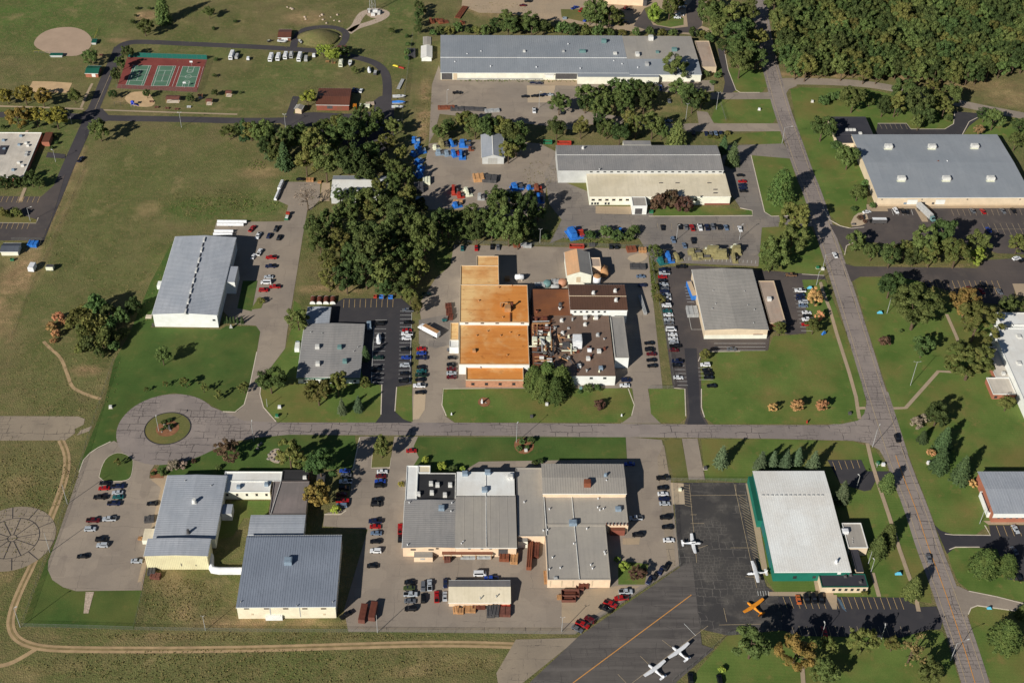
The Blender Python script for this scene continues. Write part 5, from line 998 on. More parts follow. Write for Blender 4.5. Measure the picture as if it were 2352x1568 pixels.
def crown_mesh(seed, mat, ncl=54, nlf=70, leaf=.042, rx=.5, rz=.42, zc=.72, clr=.12, lobes=.22, fill=.5, low=-.75):
    rs = np.random.RandomState(seed); rx *= 1; rz *= rs.uniform(.85, 1.25); ncl = int(ncl*rs.uniform(.75, 1.1)); lobes *= rs.uniform(1, 2.2); clr *= rs.uniform(.8, 1.15)
    d = rs.normal(size=(ncl*3, 3)); d /= np.linalg.norm(d, axis=1)[:, None]; d = d[d[:, 2] > low][:ncl]
    ph = rs.uniform(0, 6.28, 6); az = np.arctan2(d[:, 1], d[:, 0])
    sk = rs.normal(size=3)*.22; lob = 1+d@sk+lobes*(np.sin(2*az+ph[0])*.5+np.sin(3*az+ph[1]+2*d[:, 2])*.5+np.sin(5*az+ph[2])*.3+.5*rs.normal(size=len(d))*.5)
    r = np.clip((fill+(1-fill)*rs.uniform(size=len(d))**.5)*lob, .15, 1.12)*(1-clr*.8)
    c = d*r[:, None]*np.array([rx, rx, rz]); c[:, 2] += zc
    cr = clr*rs.uniform(.7, 1.3, len(c)); ct = rs.uniform(0, 1, len(c))
    k = np.repeat(np.arange(len(c)), nlf); q = rs.normal(size=(len(k), 3)); q /= np.linalg.norm(q, axis=1)[:, None]
    off = q*(cr[k]*rs.uniform(.35, 1, len(k))**.6)[:, None]; off[:, 2] *= .75
    p = c[k]+off; nor = q+np.array([0, 0, .5])+rs.normal(size=q.shape)*.45; nor /= np.linalg.norm(nor, axis=1)[:, None]
    tint = np.clip(ct[k]*.65+rs.uniform(0, .45, len(k))-.05, 0, 1)
    return leaf_mesh('crown', p, nor, leaf*rs.uniform(.7, 1.4, len(k)), tint, mat, rs)
def trunk_mesh(seed, h=.75, r=.035, bare=False):
    rs = random.Random(seed); b = MB(); b.tube((0, 0, -.02), (0, 0, h*.5), r, 7, r*.75); b.tube((0, 0, h*.5), (rs.uniform(-.03, .03), rs.uniform(-.03, .03), h), r*.75, 6, r*.3)
    for i in range(14 if bare else 6):
        a = rs.uniform(0, 6.28); z0 = h*rs.uniform(.42, .9); L = rs.uniform(.22, .4)
        e = (L*math.cos(a), L*math.sin(a), z0+rs.uniform(.12, .28)); b.tube((0, 0, z0), e, r*.42, 5, r*.12)
        if bare:
            for j in range(5):
                a2 = a+rs.uniform(-.9, .9); t = rs.uniform(.4, .95); s0 = (e[0]*t, e[1]*t, z0+(e[2]-z0)*t)
                b.tube(s0, (s0[0]+.16*math.cos(a2), s0[1]+.16*math.sin(a2), s0[2]+rs.uniform(.02, .14)), r*.2, 4, r*.06)
    return b.mesh('trunk', 'bark')
def conifer_mesh(seed, mat, levels=22, h=1.7, leaf=.05, dens=1.5, full=.6):
    rs = np.random.RandomState(seed); C, N, S, T = [], [], [], []
    for i in range(levels):
        f = i/(levels-1); nb = max(5, int(13-7*f)); a0 = rs.uniform(0, 6.28)
        for k in range(nb):
            z = .1+f*(h-.14)+rs.uniform(-.04, .04); rad = .5*(1-f)**full*rs.uniform(.78, 1.12)+.02
            a = a0+6.2832*k/nb+rs.normal()*.2; L = rad; n = max(4, int(17*dens*L/.5)); tb = rs.uniform(0, 1)
            for j in range(n):
                t = .25+.75*(j+rs.uniform())/n; w_ = .07*(1.2-t)
                x = L*t; y = rs.normal()*w_*1.1; zz = z+.05*L-.3*L*t*t+rs.normal()*.03
                C.append((x*math.cos(a)-y*math.sin(a), x*math.sin(a)+y*math.cos(a), zz)); nn = np.array([math.cos(a)*.7, math.sin(a)*.7, .75])+rs.normal(size=3)*.5
                N.append(nn/np.linalg.norm(nn)); S.append(leaf*rs.uniform(.7, 1.4)); T.append(np.clip(tb*.5+rs.uniform(0, .5), 0, 1))
    return leaf_mesh('crown', np.array(C), np.array(N), np.array(S), np.array(T), mat, rs)
def shrub_mesh(seed, mat, leaf=.08): return crown_mesh(seed, mat, 26, 34, leaf, .5, .38, .36, .16, .15, .55, -.3)
SPEC = {}
def spec(key, mat, name, desc, kind='leafy', nv=4, hf=1.0, **kw):
    SPEC[key] = dict(mat=mat, name=name, desc=desc, kind=kind, nv=nv, hf=hf, kw=kw)
spec('oak', 'leaf_oak', 'leafy_tree', 'green leafy tree', nv=9); spec('green', 'leaf_green', 'leafy_tree', 'bright green leafy tree'); spec('dark', 'leaf_dark', 'leafy_tree', 'dark green leafy tree', nv=8)
spec('olive', 'leaf_olive', 'leafy_tree', 'olive leafy tree', nv=6); spec('yellow', 'leaf_yellow', 'leafy_tree', 'yellowing round tree'); spec('lime', 'leaf_lime', 'leafy_tree', 'lime green tree')
spec('gold', 'leaf_gold', 'leafy_tree', 'golden autumn tree'); spec('orange', 'leaf_orange', 'young_maple', 'small orange autumn maple', nv=3); spec('maroon', 'leaf_maroon', 'leafy_tree', 'dark maroon-leaved tree', nv=2)
spec('brown', 'leaf_brown', 'leafy_tree', 'browning autumn tree', nv=2); spec('sparse', 'leaf_brown', 'leafy_tree', 'sparse brown half-bare tree', nv=2, ncl=34, nlf=16); spec('young', 'leaf_olive', 'young_tree', 'thin young tree', nv=2, ncl=26, nlf=26, leaf=.075)
spec('conifer', 'leaf_conifer', 'conifer', 'dark green conifer', 'conifer', 3, 1.0, full=.6); spec('pine', 'leaf_pine', 'pine_tree', 'olive-green pine', 'conifer', 3, .82, full=.45)
spec('spruce', 'leaf_spruce', 'spruce_tree', 'blue-grey spruce', 'conifer', 3, 1.0, full=.75); spec('bigpine', 'leaf_brightpine', 'pine_tree', 'tall bright green pine', 'conifer', 2, .75, full=.42, dens=2.4, leaf=.036, levels=26)
spec('big', 'leaf_oak', 'leafy_tree', 'very large green tree', nv=2, ncl=110, nlf=70, leaf=.032, clr=.085); spec('bigolive', 'leaf_olive', 'leafy_tree', 'very large olive tree', nv=2, ncl=110, nlf=70, leaf=.032, clr=.085)
for k, mt, ds in (('shrub', 'leaf_green', 'green shrub'), ('darkshrub', 'leaf_dark', 'dark rounded shrub'), ('limeshrub', 'leaf_lime', 'lime rounded shrub'), ('redshrub', 'leaf_maroon', 'reddish shrub'), ('yellowshrub', 'leaf_yellow', 'yellow shrub'), ('greyshrub', 'leaf_grey', 'grey bare shrub'), ('brownshrub', 'leaf_brown', 'brownish shrub'), ('orangeshrub', 'leaf_orange', 'russet shrub'), ('oliveshrub', 'leaf_olive', 'olive shrub')):
    spec(k, mt, 'shrub', ds, 'shrub', 2)
def tree(key, u, v, wpx, label, hf=1.0, group=None, name=None):
    S = SPEC[key]; wm = wpx/pxm(u, v); vi = random.randrange(S['nv'])
    if S['kind'] == 'leafy':
        cm = cached((key, vi), lambda: crown_mesh(sum(map(ord, S['mat'])) % 1000+vi*7+len(key), S['mat'], **S['kw'])); tm = cached(('trunk', vi), lambda: trunk_mesh(vi)); zc = .72
    elif S['kind'] == 'conifer':
        cm = cached((key, vi), lambda: conifer_mesh(vi*5+len(key), S['mat'], **S['kw'])); tm = cached('ctrunk', lambda: MB().tube((0, 0, -.02), (0, 0, 1.5), .035, 6, .006).mesh('trunk', 'bark')); zc = .66
    else:
        cm = cached((key, vi), lambda: shrub_mesh(vi*3+len(key), S['mat'])); tm = cached('strunk', lambda: MB().tube((0, 0, -.02), (0, 0, .35), .03, 5, .01).mesh('stem', 'bark')); zc = .34
    sz = wm*S['hf']*hf; c = G(u, v, zc*sz)
    t = thing(name or S['name'], label, 'shrub' if S['kind'] == 'shrub' else 'tree', (c[0], c[1], 0), random.uniform(0, 6.28), group)
    k_ = random.uniform(.94, 1.06)
    ob('stem' if S['kind'] == 'shrub' else 'trunk', tm, t, scale=(wm, wm, sz)); ob('foliage' if S['kind'] == 'shrub' else 'crown', cm, t, scale=(wm*k_, wm/k_, sz)); return t
def trees(key, where, pts, hf=1.0, by='u'):
    """a planted set: each told apart by its order"""
    d = SPEC[key]['desc']; o = ords(pts, (lambda p: p[0]) if by == 'u' else (lambda p: p[1])); side = 'from left' if by == 'u' else 'from top'
    for p, k in zip(pts, o):
        lb = f'{d} {where}' if len(pts) == 1 else f'{d}, {ORD[k]} {side} {where}'
        tree(key, p[0], p[1], p[2], lb, p[3] if len(p) > 3 else hf)
def wood(keys, label, group, pts, hf=1.1, name=None, var=(.8, 1.3)):
    """trees that stand so close that nothing tells one from the next"""
    d = {}
    for i, p in enumerate(pts):
        k = keys[i % len(keys)]; nm = SPEC[k]['desc']
        tree(k, p[0], p[1], p[2]*random.uniform(.8, 1.12), f'{nm} {label}', hf*random.uniform(*var), group, name if SPEC[k]['kind'] == 'leafy' else None)
trees('pine', 'at the top left beyond the ball field', [(373, 25, 40, 1.3)]); trees('oak', 'on the grass above the park road', [(331, 58, 38), (480, 27, 26)]); trees('darkshrub', 'around the sandy patch at the top', [(315, 20, 10), (305, 50, 12), (343, 20, 9), (311, 36, 8)])
trees('dark', 'left of the tennis courts', [(291, 117, 26), (276, 142, 26), (267, 172, 26)], 1.2, 'v'); trees('oak', 'beside the infield by the park road', [(207, 130, 36)]); trees('yellow', 'in the far row left of the sand court', [(14, 218, 36), (56, 216, 42), (97, 222, 40)], .95)
trees('yellow', 'in the near row beside the school', [(38, 264, 54), (82, 266, 44), (128, 268, 48)], .95); trees('olive', 'right of the sand volleyball court', [(170, 218, 32)]); trees('oak', 'at the corner of the field and park road', [(228, 296, 46)])
trees('dark', 'around the playground and picnic area', [(257, 215, 20), (337, 215, 18), (437, 224, 19), (492, 212, 16)]); trees('darkshrub', 'on the lawn right of the tennis courts', [(493, 174, 11), (497, 137, 11), (553, 213, 8), (540, 50, 10), (490, 66, 10), (8, 292, 12), (122, 292, 10)])
trees('lime', 'beside the mound loop road', [(742, 114, 30), (762, 122, 38)]); trees('dark', 'just right of the lime trees at the loop', [(790, 120, 26)]); trees('oak', 'on the park lawn near the loop road', [(898, 69, 16), (815, 160, 16)]); trees('lime', 'beside the brown barn', [(706, 222, 38)])
trees('shrub', 'along the fence west of the long factory', [(936, 84, 10), (937, 102, 12), (934, 122, 16), (935, 135, 12)], 1.2, 'v'); trees('dark', 'in the screen beyond the white shed', [(964, 12, 22), (962, 30, 22), (960, 48, 20), (961, 66, 18), (972, 24, 16)], 1.2, 'v')
wood(['shrub', 'darkshrub', 'oliveshrub'], 'in the hedge row behind the long factory', 'hedge behind the long factory', [(995, 76, 20), (1012, 70, 24), (1032, 71, 24), (1052, 67, 24), (1076, 71, 22), (1095, 72, 20), (1112, 71, 20), (1130, 70, 22), (1190, 62, 30), (1212, 66, 26), (1236, 66, 28), (1262, 68, 26), (1290, 66, 30), (1318, 70, 30), (1345, 72, 26), (1372, 74, 24), (1400, 76, 24), (1430, 76, 24), (1462, 78, 20), (1492, 74, 20), (1520, 76, 22), (1545, 76, 20), (1592, 76, 26), (1616, 80, 30), (1632, 88, 26)], 1.2)
wood(['dark', 'oak'], 'in the thicket behind the long factory', 'thicket behind the long factory', [(1140, 55, 34), (1168, 58, 44), (1195, 48, 42), (1222, 52, 46), (1250, 60, 34), (1160, 34, 34)], .85)
wood(['oak', 'dark', 'oak', 'olive'], 'in the wood south of the park yard', 'wood south of the park yard', [(600, 302, 44), (612, 332, 46), (640, 345, 50), (575, 300, 40), (526, 300, 34), (548, 296, 30), (690, 312, 56), (722, 330, 60), (760, 312, 60), (800, 302, 62), (840, 294, 52), (702, 366, 60), (748, 372, 62), (800, 362, 64), (850, 345, 60), (888, 322, 50), (880, 372, 56), (842, 392, 56), (908, 386, 44), (780, 288, 50), (742, 292, 50), (832, 268, 42), (862, 268, 36), (920, 350, 36), (930, 400, 40), (662, 320, 46), (900, 290, 40)])
trees('conifer', 'at the wood edge by the park road', [(560, 300, 34, .9), (622, 345, 34, .9), (652, 362, 44, .9)])
wood(['dark', 'oak', 'oak', 'olive', 'dark'], 'in the wood between the two parking lots', 'central wood', [(725, 520, 54), (760, 505, 60), (800, 490, 60), (840, 478, 60), (880, 480, 60), (920, 490, 60), (960, 505, 56), (735, 555, 54), (780, 545, 62), (830, 530, 66), (880, 530, 66), (930, 540, 66), (975, 545, 60), (760, 600, 50), (800, 580, 60), (850, 575, 66), (900, 580, 66), (950, 585, 60), (755, 640, 46), (795, 630, 56), (840, 620, 60), (890, 625, 62), (930, 630, 56), (960, 615, 46), (880, 660, 44), (920, 660, 44), (850, 455, 50), (895, 445, 46), (935, 455, 46), (962, 470, 40), (815, 462, 46), (990, 520, 36), (905, 415, 40), (870, 425, 36), (780, 448, 30), (806, 446, 36), (860, 432, 40), (835, 440, 34)], 1.15)
trees('olive', 'beside the truck drive left of the rust-roofed factory', [(948, 640, 34), (942, 676, 34), (958, 700, 30)], 1.2, 'v'); trees('oak', 'standing in front of the central wood', [(810, 640, 30)])
wood(['dark', 'oak', 'oak'], 'in the grove north of the rust-roofed factory', 'grove north of the factory', [(1015, 510, 44), (1045, 500, 50), (1080, 490, 50), (1110, 500, 50), (1150, 470, 60), (1185, 455, 60), (1215, 470, 56), (1130, 520, 50), (1170, 515, 56), (1210, 515, 50), (1235, 490, 40), (1060, 530, 40), (1095, 535, 40), (1190, 540, 40), (1030, 535, 36), (1140, 445, 40)])
trees('shrub', 'along the yard fence behind the rust-roofed factory', [(1250, 545, 16), (1355, 540, 26), (1390, 535, 30), (1420, 540, 30), (1445, 540, 26), (1456, 530, 26)], 1.0); trees('oak', 'at the corner of the fence by the khaki hoppers', [(1508, 572, 34)]); trees('oliveshrub', 'in the grass strip beside the row of parked cars', [(1508, 660, 18), (1516, 685, 24), (1498, 625, 12)], by='v')
wood(['oak', 'dark', 'olive'], 'in the row south of the long factory yard', 'row south of the long factory yard', [(1010, 298, 36), (1032, 290, 36), (1065, 272, 50), (1092, 286, 46), (1120, 290, 40), (1150, 290, 46), (1175, 305, 50), (1186, 335, 50), (1168, 345, 40), (1195, 300, 50), (1280, 288, 48), (1335, 290, 36), (1395, 290, 54), (1425, 300, 44), (1462, 288, 46), (1500, 285, 50), (1375, 280, 40), (1445, 275, 40), (1520, 300, 36)], 1.05)
wood(['oak', 'oak', 'dark'], 'in the grove in front of the long factory', 'grove in front of the long factory', [(1350, 210, 48), (1385, 216, 48), (1415, 196, 44), (1442, 204, 46), (1470, 198, 48), (1492, 214, 40), (1440, 236, 40), (1382, 240, 40), (1345, 238, 40), (1415, 225, 44), (1570, 206, 48), (1592, 230, 50), (1556, 196, 36), (1612, 225, 36), (1480, 235, 36)], 1.1)
trees('oak', 'standing alone in the long factory yard', [(1285, 236, 46)]); trees('oak', 'overhanging the long factory roof', [(1555, 150, 56)]); trees('pine', 'above the two-tone works', [(1556, 312, 48)]); trees('conifer', 'at the east end of the two-tone works', [(1662, 335, 26), (1684, 358, 36)])
trees('shrub', 'by the east annex of the long factory', [(1620, 172, 18), (1648, 172, 16), (1636, 190, 14)]); trees('oliveshrub', 'in the clipped hedge by the drive', [(1630, 314, 12), (1645, 316, 12), (1660, 314, 12), (1672, 305, 14)])
wood(['oak', 'olive', 'oak', 'dark'], 'in the grove beside the main road at the top', 'grove beside the main road at the top', [(1640, 22, 66), (1680, 32, 60), (1660, 62, 56), (1692, 80, 66), (1712, 110, 66), (1736, 86, 46), (1702, 138, 56), (1738, 132, 44), (1722, 58, 48), (1626, 6, 44), (1718, 22, 44), (1668, 100, 44)], 1.05)
wood(['oak', 'olive'], 'in the clump by the sandy yard at the top', 'clump by the sandy yard', [(1372, 22, 50), (1400, 32, 54), (1356, 34, 36), (1422, 38, 36), (1385, 44, 36), (1540, 10, 40), (1560, 0, 36)], .95); trees('lime', 'beside the drive at the top', [(1505, 28, 30, 1.3)])
# the wood beyond the curving road: the trees stand shoulder to shoulder
fp = [(1772, -10), (1778, 60), (1792, 110), (1812, 146), (1850, 160), (1900, 165), (2000, 172), (2080, 170), (2160, 175), (2250, 175), (2330, 155), (2400, 140), (2400, -10)]
def inside(x, y, poly):
    r = False
    for i in range(len(poly)):
        (x0, y0), (x1, y1) = poly[i], poly[i-1]
        if (y0 > y) != (y1 > y) and x < (x1-x0)*(y-y0)/(y1-y0)+x0: r = not r
    return r
rf = random.Random(8); fpts = []
vv = -14
while vv < 182:
    uu = 1765+rf.uniform(0, 20)
    while uu < 2395:
        p = (uu+rf.uniform(-6, 6), vv+rf.uniform(-4, 4))
        if inside(p[0], p[1], fp): fpts.append((p[0], p[1]-4, rf.uniform(36, 48)))
        uu += 26.5
    vv += 14.2
wood(['oak', 'dark', 'oak', 'olive', 'oak', 'dark'], 'in the dense wood beyond the curving road', 'dense wood beyond the curving road', fpts, 1.15, 'woodland_tree', (.93, 1.12))
wood(['oak', 'dark', 'olive'], 'in the clump between curving road and slate-roofed plant', 'clump north of the slate-roofed plant', [(1998, 232, 24), (2030, 242, 42), (2060, 236, 46), (2082, 204, 54), (2108, 236, 56), (2150, 226, 64), (2188, 216, 54), (2122, 262, 40), (2170, 246, 46), (2112, 278, 36), (2064, 252, 30), (2140, 195, 46)], 1.05)
trees('oak', 'leaning over the lawn by the curving road', [(1962, 224, 56)]); trees('shrub', 'on the lawn below the curving road', [(1893, 232, 26), (1925, 222, 28), (1908, 222, 22)]); trees('oak', 'on the lawn west of the slate-roofed plant', [(1890, 290, 56), (1950, 358, 52), (1971, 440, 36)], by='v')
trees('shrub', 'against the west wall of the slate-roofed plant', [(1922, 336, 26), (1988, 420, 18), (2004, 474, 16), (1962, 480, 14)], by='v'); trees('redshrub', 'in the bed at the plant entrance', [(1976, 500, 16), (1985, 508, 10)]); trees('brown', 'beside the dark drive behind the slate-roofed plant', [(2250, 297, 24)])
wood(['oak', 'dark'], 'along the right edge behind the slate-roofed plant', 'trees at the right edge behind the plant', [(2285, 268, 46), (2262, 262, 30), (2336, 318, 48), (2346, 285, 40), (2370, 340, 44)], 1.05); trees('shrub', 'on the kerb by the dark drive', [(2178, 272, 18)])
trees('bigpine', 'on the lawn beside the main road', [(1796, 432, 70, .95)]); trees('olive', 'beside the main road opposite the parking entrance', [(1826, 500, 74)]); trees('oak', 'in the group beside the main road above the drive', [(1782, 578, 66), (1820, 548, 66), (1770, 600, 44)])
trees('oak', 'at the corner of the plant parking lot', [(1970, 552, 44)]); wood(['oak', 'dark', 'olive'], 'in the belt below the plant parking lot', 'belt below the plant parking lot', [(2004, 576, 34), (2048, 580, 42), (2080, 572, 50), (2121, 554, 66), (2168, 532, 58), (2199, 577, 62), (2252, 554, 58), (2100, 588, 48), (2140, 580, 50), (2160, 570, 40)], 1.05)
trees('lime', 'at the right end of the belt below the parking lot', [(2244, 588, 38)]); trees('olive', 'at the right edge beside the plant parking lot', [(2340, 557, 46)])
trees('dark', 'at the corner of the eastern lawn', [(2046, 652, 58)]); trees('big', 'on the eastern lawn', [(2106, 707, 110, .8)]); trees('gold', 'beside the bay lines on the eastern lot', [(2221, 692, 64)]); trees('bigolive', 'between the golden tree and white-roofed building', [(2246, 738, 96, .85)]); trees('oak', 'at the right edge beside the eastern lot', [(2324, 699, 44), (2352, 700, 30)])
trees('orange', 'along the footpath beside the tan warehouse lot', [(1874, 680, 38), (1883, 724, 24)], by='v'); trees('olive', 'at the south end of the tan warehouse', [(1869, 748, 36), (1791, 754, 32)]); trees('orange', 'in the line on the lawn by the crossing', [(1774, 934, 22), (1834, 928, 30), (1891, 928, 28)])
trees('green', 'on the eastern lawn near the footpath bend', [(2121, 795, 48)]); trees('redshrub', 'on the eastern lawn', [(2036, 784, 26)]); trees('bigolive', 'over the annex of the white-roofed building', [(2232, 826, 106, .8)]); trees('olive', 'in front of the brick annex', [(2314, 924, 38)])
trees('dark', 'on the slope right of the main road', [(2154, 950, 54)]); trees('greyshrub', 'beside the slope trees right of the road', [(2108, 972, 30), (2124, 962, 24)]); trees('conifer', 'in the line right of the main road', [(2120, 1004, 26, .8), (2169, 1011, 44, .9), (2161, 1058, 46, .95), (2210, 1082, 48, .95)], by='v'); trees('orangeshrub', 'by the steel-roofed brick office', [(2236, 1111, 22), (2140, 1040, 20)])
trees('oak', 'on the lawn left of the roundabout drive', [(372, 814, 36, 1.25)]); trees('young', 'in the curve of young trees above the roundabout', [(334, 893, 12), (380, 879, 14), (425, 874, 24), (467, 888, 20), (500, 905, 20)], 1.25); trees('olive', 'beside the drive above the roundabout', [(560, 888, 28)]); trees('young', 'on the kerbed lawn island', [(268, 1058, 17, 1.4)])
trees('maroon', 'on the lawn right of the roundabout', [(520, 1034, 54)]); trees('redshrub', 'on the lawn below the roundabout', [(445, 1058, 13)]); trees('greyshrub', 'in the bed below the roundabout', [(398, 1068, 30), (420, 1066, 22)]); trees('shrub', 'in the bed below the roundabout', [(370, 1082, 20), (500, 1075, 14), (352, 1088, 12)])
trees('darkshrub', 'on the roundabout island', [(376, 970, 14), (390, 965, 12), (396, 978, 12), (382, 980, 12), (372, 986, 8)])
trees('oak', 'at the drive beside the green-trimmed office', [(620, 870, 62)]); trees('olive', 'in front of the green-trimmed office', [(730, 898, 62), (775, 876, 46, 1.4), (839, 876, 26)]); trees('spruce', 'on the lawn of the green-trimmed office', [(785, 935, 26), (823, 929, 26)]); trees('conifer', 'against the east wall of the green-trimmed office', [(839, 813, 24)])
trees('oak', 'on the north-west corner of the green-trimmed office', [(684, 730, 50)]); trees('olive', 'on the lawn above the flat grey roof', [(665, 1042, 68)]); trees('green', 'shading the flat grey roof', [(735, 1064, 78)]); trees('gold', 'beside the flat grey roof', [(730, 1134, 60)]); trees('limeshrub', 'next to the golden tree by the parked cars', [(771, 1169, 22)])
trees('olive', 'on the island by the south factory drive', [(876, 1024, 40, 1.35)]); trees('limeshrub', 'at the corner of the south factory', [(978, 1056, 17), (1015, 1072, 24), (1063, 1077, 14)]); trees('darkshrub', 'between lime shrubs at the south factory', [(1040, 1076, 22)]); trees('yellowshrub', 'against the west wall of the south factory', [(922, 1112, 15)])
trees('bigpine', 'clustered in front of the rust-stained factory', [(1226, 868, 54), (1256, 862, 58), (1290, 872, 60), (1246, 892, 54), (1276, 896, 54)], .9); trees('redshrub', 'on the factory front lawn', [(1374, 928, 26)]); trees('shrub', 'by the white front wall of the factory', [(1352, 892, 22), (1373, 890, 18), (1332, 900, 10)])
trees('olive', 'by the asphalt drive below the tan warehouse', [(1618, 813, 26)]); trees('shrub', 'in the ring bed on the south factory lawn', [(1200, 1012, 15), (1219, 1011, 18), (1193, 1029, 15), (1212, 1028, 12)]); trees('darkshrub', 'at the north wall of the south factory', [(1228, 1063, 14), (1242, 1060, 16)])
trees('spruce', 'on the lawn north of the white hangar', [(1658, 1050, 38), (1748, 1062, 36), (1776, 1057, 30), (1806, 1059, 36), (1833, 1050, 32), (1869, 1062, 38)], .95); trees('spruce', 'against the east wall of the white hangar', [(1936, 1132, 40)]); trees('pine', 'at the footpath by the hangar drive', [(2039, 1108, 38)]); trees('pine', 'beside the footpath east of the white hangar', [(2041, 1230, 46), (2018, 1256, 44), (2099, 1350, 46)], by='v')
trees('limeshrub', 'beside the south factory path', [(1418, 1283, 15), (1436, 1298, 25)]); trees('maroon', 'by the parked cars at the taxiway fence', [(1466, 1316, 38, .8)]); trees('bigpine', 'on the lawn at the lower right', [(2264, 1292, 70), (2314, 1296, 56), (2312, 1458, 80)], .75); trees('pine', 'at the right edge by the lower drive', [(2348, 1404, 30)])
trees('green', 'at the corner of the apron lawn', [(1728, 1474, 84)]); trees('gold', 'below the hangar parking lot', [(1831, 1490, 84)]); trees('olive', 'below the hangar parking lot', [(1904, 1480, 38), (1984, 1470, 70), (2051, 1478, 38)]); trees('sparse', 'below the hangar parking lot by the road', [(2096, 1490, 72)]); trees('oak', 'along the bottom edge by the road', [(2136, 1534, 60), (1894, 1542, 62)]); trees('limeshrub', 'on the lawn beside the lower taxiway', [(1658, 1538, 17)])
# brush thicket in the west field, hedge and weeds
wood(['oliveshrub', 'oliveshrub', 'shrub', 'darkshrub'], 'in the brush thicket in the west field', 'brush thicket in the west field', [(178, 730, 40), (200, 715, 44), (225, 705, 44), (250, 715, 44), (190, 760, 46), (220, 745, 50), (250, 745, 46), (205, 790, 44), (235, 780, 46), (262, 775, 40), (275, 730, 40), (305, 705, 36), (185, 800, 30), (285, 765, 34), (262, 795, 26), (230, 810, 30), (160, 745, 30)], 1.15)
wood(['orangeshrub'], 'at the left side of the brush thicket', 'pink-brown shrubs at the thicket', [(136, 728, 24), (120, 752, 24), (128, 768, 20), (124, 782, 14), (145, 740, 16)])
trees('conifer', 'in the clipped row at the metal hangar corner', [(514, 736, 9), (522, 735, 9), (530, 736, 9), (537, 735, 9), (546, 736, 9), (556, 736, 10)], 1.25); trees('oliveshrub', 'on the small island in the hangar lot', [(600, 690, 18)]); trees('oliveshrub', 'on the planting island of the school lot', [(38, 488, 28), (8, 488, 22), (20, 496, 14)]); trees('dark', 'in front of the school', [(28, 415, 30), (8, 418, 30), (45, 417, 24), (72, 412, 30), (88, 418, 24), (70, 398, 22)])
trees('darkshrub', 'beside the school porch', [(128, 312, 12), (130, 328, 10), (118, 340, 10)], by='v'); trees('darkshrub', 'at the front steps of the slate-roofed plant', [(2070, 760, 10)]); trees('redshrub', 'beside the two-tone works', [(1520, 468, 42), (1545, 462, 46), (1574, 472, 42)], 1.2); trees('oliveshrub', 'at the entrance lamp of the hangar', [(1985, 1362, 16)])
def bare_tree(u, v, wpx, label):
    wm = wpx/pxm(u, v); c = G(u, v, .75*wm); t = thing('bare_tree', label, 'tree', (c[0], c[1], 0)); ob('trunk', trunk_mesh(91, .95, .03, True), t, scale=(wm,)*3)
    ob('crown', crown_mesh(77, 'leaf_grey', 40, 9, .035, .5, .4, .85), t, scale=(wm,)*3)
bare_tree(705, 452, 50, 'bare grey tree beside the metal hangar drive')
rs = np.random.RandomState(3); C_, S_ = [], []
for u, v, ru, rv, n in ((300, 560, 200, 180, 2600), (150, 850, 130, 110, 900), (90, 1100, 90, 70, 900), (40, 1150, 60, 150, 500), (600, 1530, 560, 40, 2600), (420, 1380, 90, 50, 700), (560, 150, 260, 120, 900), (480, 470, 120, 34, 900), (975, 230, 20, 90, 500), (600, 1462, 420, 10, 700), (740, 40, 200, 40, 500), (1150, 30, 80, 24, 250), (2230, 195, 130, 20, 250), (720, 560, 20, 110, 400), (2120, 604, 150, 10, 300), (1240, 400, 40, 30, 200)):
    for _ in range(n):
        a, r_ = rs.uniform(0, 6.28), math.sqrt(rs.uniform()); p = G(u+ru*r_*math.cos(a), v+rv*r_*math.sin(a)); C_.append((p[0], p[1], rs.uniform(.05, .3))); S_.append(rs.uniform(.15, .5))
nr = rs.normal(size=(len(C_), 3))*.6+np.array([0, 0, .6]); nr /= np.linalg.norm(nr, axis=1)[:, None]
gw = leaf_mesh('field_weeds', np.array(C_), nr, np.array(S_), rs.uniform(0, 1, len(C_)), 'weed', rs)
o = tag(struct(ob('field_weeds', gw), 'stuff'), 'dry weed tufts scattered over the open fields', 'weeds')
rs = np.random.RandomState(5); C_, S_ = [], []
for u, v, ru, rv, n in ((500, 470, 90, 16, 160), (590, 474, 60, 16, 90), (1225, 186, 180, 3, 300), (1380, 545, 90, 14, 700), (1245, 540, 30, 12, 250), (1500, 640, 6, 50, 300), (590, 380, 22, 12, 90)):
    for _ in range(n):
        a, r_ = rs.uniform(0, 6.28), math.sqrt(rs.uniform()); p = G(u+ru*r_*math.cos(a), v+rv*r_*math.sin(a)); C_.append((p[0], p[1], rs.uniform(.05, .4))); S_.append(rs.uniform(.25, .7))
nr = rs.normal(size=(len(C_), 3))*.5+np.array([0, 0, .7]); nr /= np.linalg.norm(nr, axis=1)[:, None]
tag(struct(ob('rank_growth', leaf_mesh('rank_growth', np.array(C_), nr, np.array(S_), rs.uniform(0, 1, len(C_)), 'ivygreen', rs)), 'stuff'), 'rank green growth on the ditch and fence lines', 'weeds')
